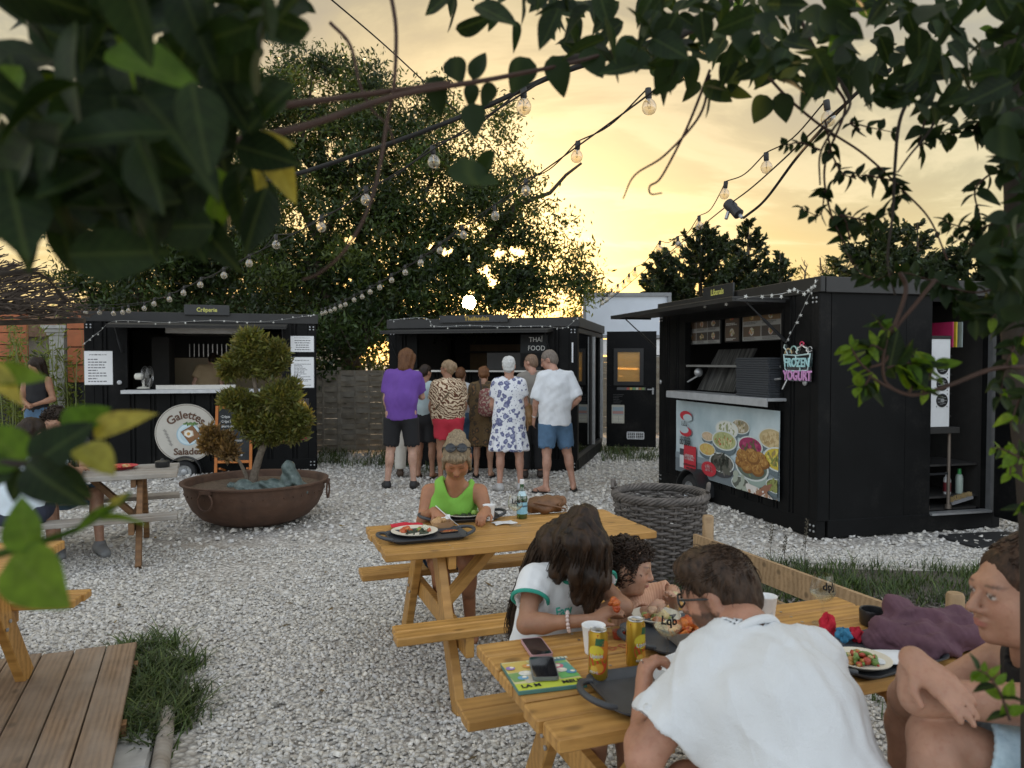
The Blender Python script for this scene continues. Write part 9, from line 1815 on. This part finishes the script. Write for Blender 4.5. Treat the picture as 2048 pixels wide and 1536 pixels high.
F_(900, 115, 925, 165, 1.1, 'vine', 0, (0, -1, .1), 1.4); F_(945, 160, 970, 95, 1.1, 'vine', 0, (0, -1, .1), 1.2); F_(945, 165, 940, 215, 1.1, 'vine', 0, (0, -1, .1), 1.3); F_(985, 165, 965, 215, 1.12, 'vine', 0, (.4, -1, .1)); F_(945, 205, 950, 280, 1.05, 'vine', 0, (0, -1, .1), 1.2); F_(868, 150, 880, 230, 1.05, 'vine', 0, (0, -1, .1), 1.3); F_(895, 340, 1000, 355, .95, 'vine', 0, (0, -1, .4), 1.2); F_(990, 300, 940, 370, .95, 'vinelight', .02, (0, -1, .4))
F_(1060, 115, 1022, 185, 1.15, 'vine', 0, (0, -1, .1), 1.2); F_(1105, 110, 1130, 190, 1.15, 'vine', 0, (0, -1, .1), 1.3); F_(1170, 95, 1205, 160, 1.2, 'vine', 0, (0, -1, .1), 1.3); F_(1265, 70, 1235, 140, 1.2); F_(1290, 80, 1270, 150, 1.2); F_(1350, 100, 1325, 190, 1.25, 'vine', 0, (0, -1, .1), 1.2); F_(1380, 110, 1385, 190, 1.25); F_(1470, 110, 1460, 190, 1.3); F_(1535, 190, 1505, 250, 1.3, 'vine', 0, (0, -1, .1), 1.2); F_(1560, 185, 1575, 245, 1.3, 'vine', 0, (0, -1, .1), 1.2); F_(1420, 150, 1420, 235, 1.3, 'vine', 0, (1, -.4, .1), .5); F_(912, -10, 902, 66, 1.3, 'vine', 0, (1, -.2, 0), .3); F_(1000, 20, 975, 60, 1.2); F_(1030, 40, 1035, 100, 1.2, 'vine', 0, (.5, -1, 0), .8)
v.stem([P(1100, 125, 1.25), P(1280, 100, 1.25), P(1400, 50, 1.3), P(1480, -20, 1.35)], .009, mat='vinedark'); v.stem([P(1420, 150, 1.3), P(1400, 230, 1.3), P(1330, 310, 1.3), P(1270, 350, 1.3), P(1246, 398, 1.3)], .0026); v.stem([P(1420, 140, 1.3), P(1385, 230, 1.3), P(1360, 285, 1.3), P(1322, 355, 1.3), P(1300, 372, 1.3), P(1302, 388, 1.3), P(1324, 386, 1.3)], .0026)
v.stem([P(1490, 40, 1.3), P(1500, 100, 1.3), P(1560, 180, 1.3), P(1640, 250, 1.35), P(1730, 310, 1.4), P(1810, 385, 1.4), P(1860, 440, 1.4), P(1895, 520, 1.4)], .003); v.stem([P(1590, 10, 1.3), P(1620, 80, 1.3), P(1670, 170, 1.35), P(1690, 220, 1.4), P(1650, 330, 1.4), P(1660, 420, 1.4), P(1690, 490, 1.4)], .0034); v.stem([P(1640, 110, 1.3), P(1700, 200, 1.3), P(1665, 260, 1.3), P(1640, 310, 1.35), P(1640, 370, 1.35)], .003, mat='vinedark')
v.stem([P(1830, 175, 1.35), P(1800, 240, 1.35), P(1790, 330, 1.35), P(1785, 430, 1.35), P(1775, 520, 1.35), P(1790, 590, 1.35)], .0036, mat='vinedark'); v.stem([P(1900, 180, 1.35), P(1860, 260, 1.35), P(1820, 310, 1.35), P(1795, 345, 1.35)], .0028, mat='vinedark')
pst = [P(2045, -60, 1.45), P(2030, 200, 1.45), P(2035, 420, 1.45), P(2026, 640, 1.45), P(2060, 1000, 1.45), P(2066, 1400, 1.45), P(2066, 2440, 1.45)]; v.stem(pst, .026, .022, 'vinedark'); v.stem([p+Vector((.03, -.02, 0)) for p in pst], .016, .014, 'vinedark')
for _ in range(650):  # overhead leaves out of view, added to keep sky light off the vines
 x, y, z = v.r.uniform(-1.7, 2.3), v.r.uniform(-.9, 1.15), v.r.uniform(2.3, 2.75); a = v.r.uniform(0, 6.28); v.leaf(Vector((x, y, z)), Vector((math.cos(a), math.sin(a), -.5)).normalized(), Vector((v.r.gauss(0, .4), v.r.gauss(0, .4), 1)), v.r.uniform(.06, .1))
for pts, n_, l, lt in (([(1640, 300, 1.4), (1600, 285, 1.4), (1575, 290, 1.4), (1562, 288, 1.4)], 5, .022, .1), ([(1650, 240, 1.4), (1665, 310, 1.4), (1690, 350, 1.4), (1730, 350, 1.4)], 7, .028, .1), ([(1730, 350, 1.4), (1790, 365, 1.4), (1800, 400, 1.4)], 8, .032, .1), ([(1660, 400, 1.4), (1650, 380, 1.4), (1640, 430, 1.4), (1600, 415, 1.4)], 7, .028, .1), ([(1680, 430, 1.4), (1740, 440, 1.4), (1790, 420, 1.4)], 7, .036, .1), ([(1700, 480, 1.4), (1690, 440, 1.4), (1670, 430, 1.4)], 5, .03, .1), ([(1850, 240, 1.4), (1840, 290, 1.4), (1880, 265, 1.4), (1910, 270, 1.4)], 6, .034, .1), ([(1720, 260, 1.4), (1700, 245, 1.4), (1740, 255, 1.4), (1790, 265, 1.4)], 4, .024, .1),
  ([(1990, 340, 1.4), (1950, 380, 1.4), (1960, 440, 1.4), (1940, 460, 1.4)], 8, .034, .1), ([(2000, 440, 1.4), (1950, 460, 1.4), (1910, 450, 1.4), (1885, 440, 1.4)], 8, .028, .1), ([(2000, 480, 1.4), (1950, 490, 1.4), (1900, 470, 1.4)], 6, .024, .1), ([(1990, 180, 1.4), (1960, 240, 1.4), (1945, 265, 1.4)], 5, .04, .1), ([(1760, 560, 1.4), (1720, 545, 1.4), (1690, 500, 1.4)], 6, .026, .2), ([(2040, 560, 1.3), (1950, 585, 1.3), (1860, 560, 1.3), (1800, 545, 1.3), (1750, 560, 1.3)], 16, .030, .55), ([(2040, 600, 1.25), (1990, 620, 1.25), (1940, 640, 1.25)], 8, .042, .3), ([(1870, 560, 1.3), (1905, 590, 1.3), (1930, 620, 1.3)], 6, .03, .6)):
 v.shoot([P(*q) for q in pts], .0022, n_+2, l*1.35, light=lt, hang=.35)
v.done()
# looping shoot in front of the right stall
v = Vine('looping vine shoot with bright young leaves in front of the black right stall', P(2060, 735, 1.25), 9)
v.stem([P(2080, 735, 1.2), P(1990, 737, 1.2), P(1900, 770, 1.2), P(1830, 790, 1.2), P(1780, 775, 1.2), P(1735, 750, 1.2)], .0042); v.stem([P(1800, 545, 1.25), P(1812, 580, 1.25), P(1790, 650, 1.22), P(1770, 690, 1.2), P(1768, 755, 1.2), P(1790, 780, 1.2)], .0040); v.stem([P(1870, 560, 1.25), P(1830, 610, 1.23), P(1790, 660, 1.22), P(1772, 720, 1.2), P(1740, 735, 1.2)], .0036)
for pts, n_, l, lt in (([(1790, 650, 1.2), (1770, 660, 1.2), (1755, 640, 1.2)], 4, .030, .7), ([(1740, 745, 1.2), (1720, 725, 1.2), (1705, 700, 1.2), (1700, 690, 1.2)], 5, .034, .8), ([(1745, 745, 1.2), (1730, 770, 1.2), (1715, 775, 1.2)], 3, .040, .5), ([(1775, 735, 1.2), (1810, 725, 1.2), (1840, 740, 1.2)], 5, .042, .35), ([(1820, 785, 1.2), (1835, 745, 1.2), (1842, 730, 1.2)], 4, .040, .8), ([(1845, 785, 1.2), (1862, 745, 1.2), (1870, 725, 1.2)], 4, .040, .8), ([(1765, 700, 1.2), (1745, 690, 1.2), (1735, 700, 1.2)], 4, .030, .6)): v.shoot([P(*q) for q in pts], .0022, n_+1, l*1.25, light=lt, hang=.1)
F_(1740, 770, 1722, 805, 1.2, 'vine', 0, (0, -1, .2), 1.3); F_(1850, 780, 1842, 810, 1.2, 'vinelight')
v.done()
v = Vine('vine shoots hanging in at the right edge beside the stall doorway', P(2070, 700, 1.2), 10)
for pts, n_, l, lt in (([(2070, 640, 1.2), (2030, 690, 1.2), (2010, 740, 1.2), (2000, 800, 1.2)], 9, .044, .3), ([(2070, 780, 1.15), (2040, 800, 1.15), (2020, 850, 1.15)], 6, .05, .5), ([(2070, 920, 1.2), (2040, 915, 1.2), (2010, 900, 1.2), (1985, 895, 1.2)], 6, .036, .8), ([(2060, 930, 1.2), (2025, 930, 1.2), (2020, 950, 1.2)], 3, .034, .8), ([(2060, 560, 1.2), (2020, 600, 1.2), (1980, 640, 1.2)], 6, .05, .2), ([(2060, 1020, 1.2), (2046, 1000, 1.2)], 3, .04, .3)): v.shoot([P(*q) for q in pts], .0026, n_, l, light=lt, hang=.3)
v.done()
v = Vine('small blurred vine sprig in front of the crossed arms at the right edge', P(2010, 1450, .95), 11, name='vine_sprig')
v.shoot([P(2020, 1440, .95), P(2000, 1385, .95), P(1975, 1350, .95), P(1955, 1340, .95)], .0022, 6, .030, light=.7, hang=.1); F_(2010, 1400, 2028, 1360, .95, 'vinelight'); F_(2012, 1405, 2005, 1440, .95, 'vinelight'); v.done()
# lower left branch, blurred big leaves
v = Vine('branch with big soft green leaves reaching in at the left edge over the grey table', P(-60, 940, .55), 12, name='leafy_branch')
v.stem([P(-80, 935, .55), P(0, 925, .55), P(60, 925, .55), P(120, 880, .56), P(180, 860, .57)], .0035, mat='vinedark'); v.stem([P(-60, 1125, .56), P(60, 1090, .56), P(150, 1060, .57), P(220, 1020, .57), P(262, 985, .58)], .0034, mat='vinelight')
for a in ((60, 930, 185, 840, .54, 'vine', .02, (.2, -.8, .6), 1.15), (130, 865, 215, 800, .56, 'vinelight', .02, (0, -1, .3), 1.7), (185, 872, 292, 815, .57, 'vineyellow', .0, (0, -1, .5), 1.0), (160, 890, 232, 962, .54, 'vineyellow', -.02, (.5, -.7, .5), .9), (50, 930, -40, 850, .55, 'vinelight', 0, (0, -1, .3), 1.3), (40, 935, 20, 1010, .56, 'vine', .0, (.3, -1, .1), 1.), (50, 925, 140, 1010, .53, 'vine', -.02, (-.3, -.9, .3), 1.3), (90, 930, 185, 1000, .55, 'vine', .02, (.2, -1, .2), .9), (60, 1105, 25, 995, .5, 'vinelight', .0, (.1, -1, .3), 1.6), (20, 1110, 130, 1215, .5, 'vinelight', -.02, (-.2, -.9, .5), 1.1), (150, 1065, 262, 1000, .56, 'vinelight', .02, (0, -.3, 1), .35), (215, 1020, 250, 985, .57, 'vineyellow', 0, (0, -1, .3), .7), (-30, 750, 105, 765, .55, 'vinelight', .0, (.2, -.9, .5), .7), (-30, 720, 45, 810, .54, 'vineyellow', .0, (.4, -.9, .2), .6), (200, 1040, 290, 1025, .58, 'vinelight', 0, (0, -.2, 1), .35), (30, 930, -50, 960, .55, 'vine', 0, (0, -1, .2), 1.3)): F_(*a)
v.done()
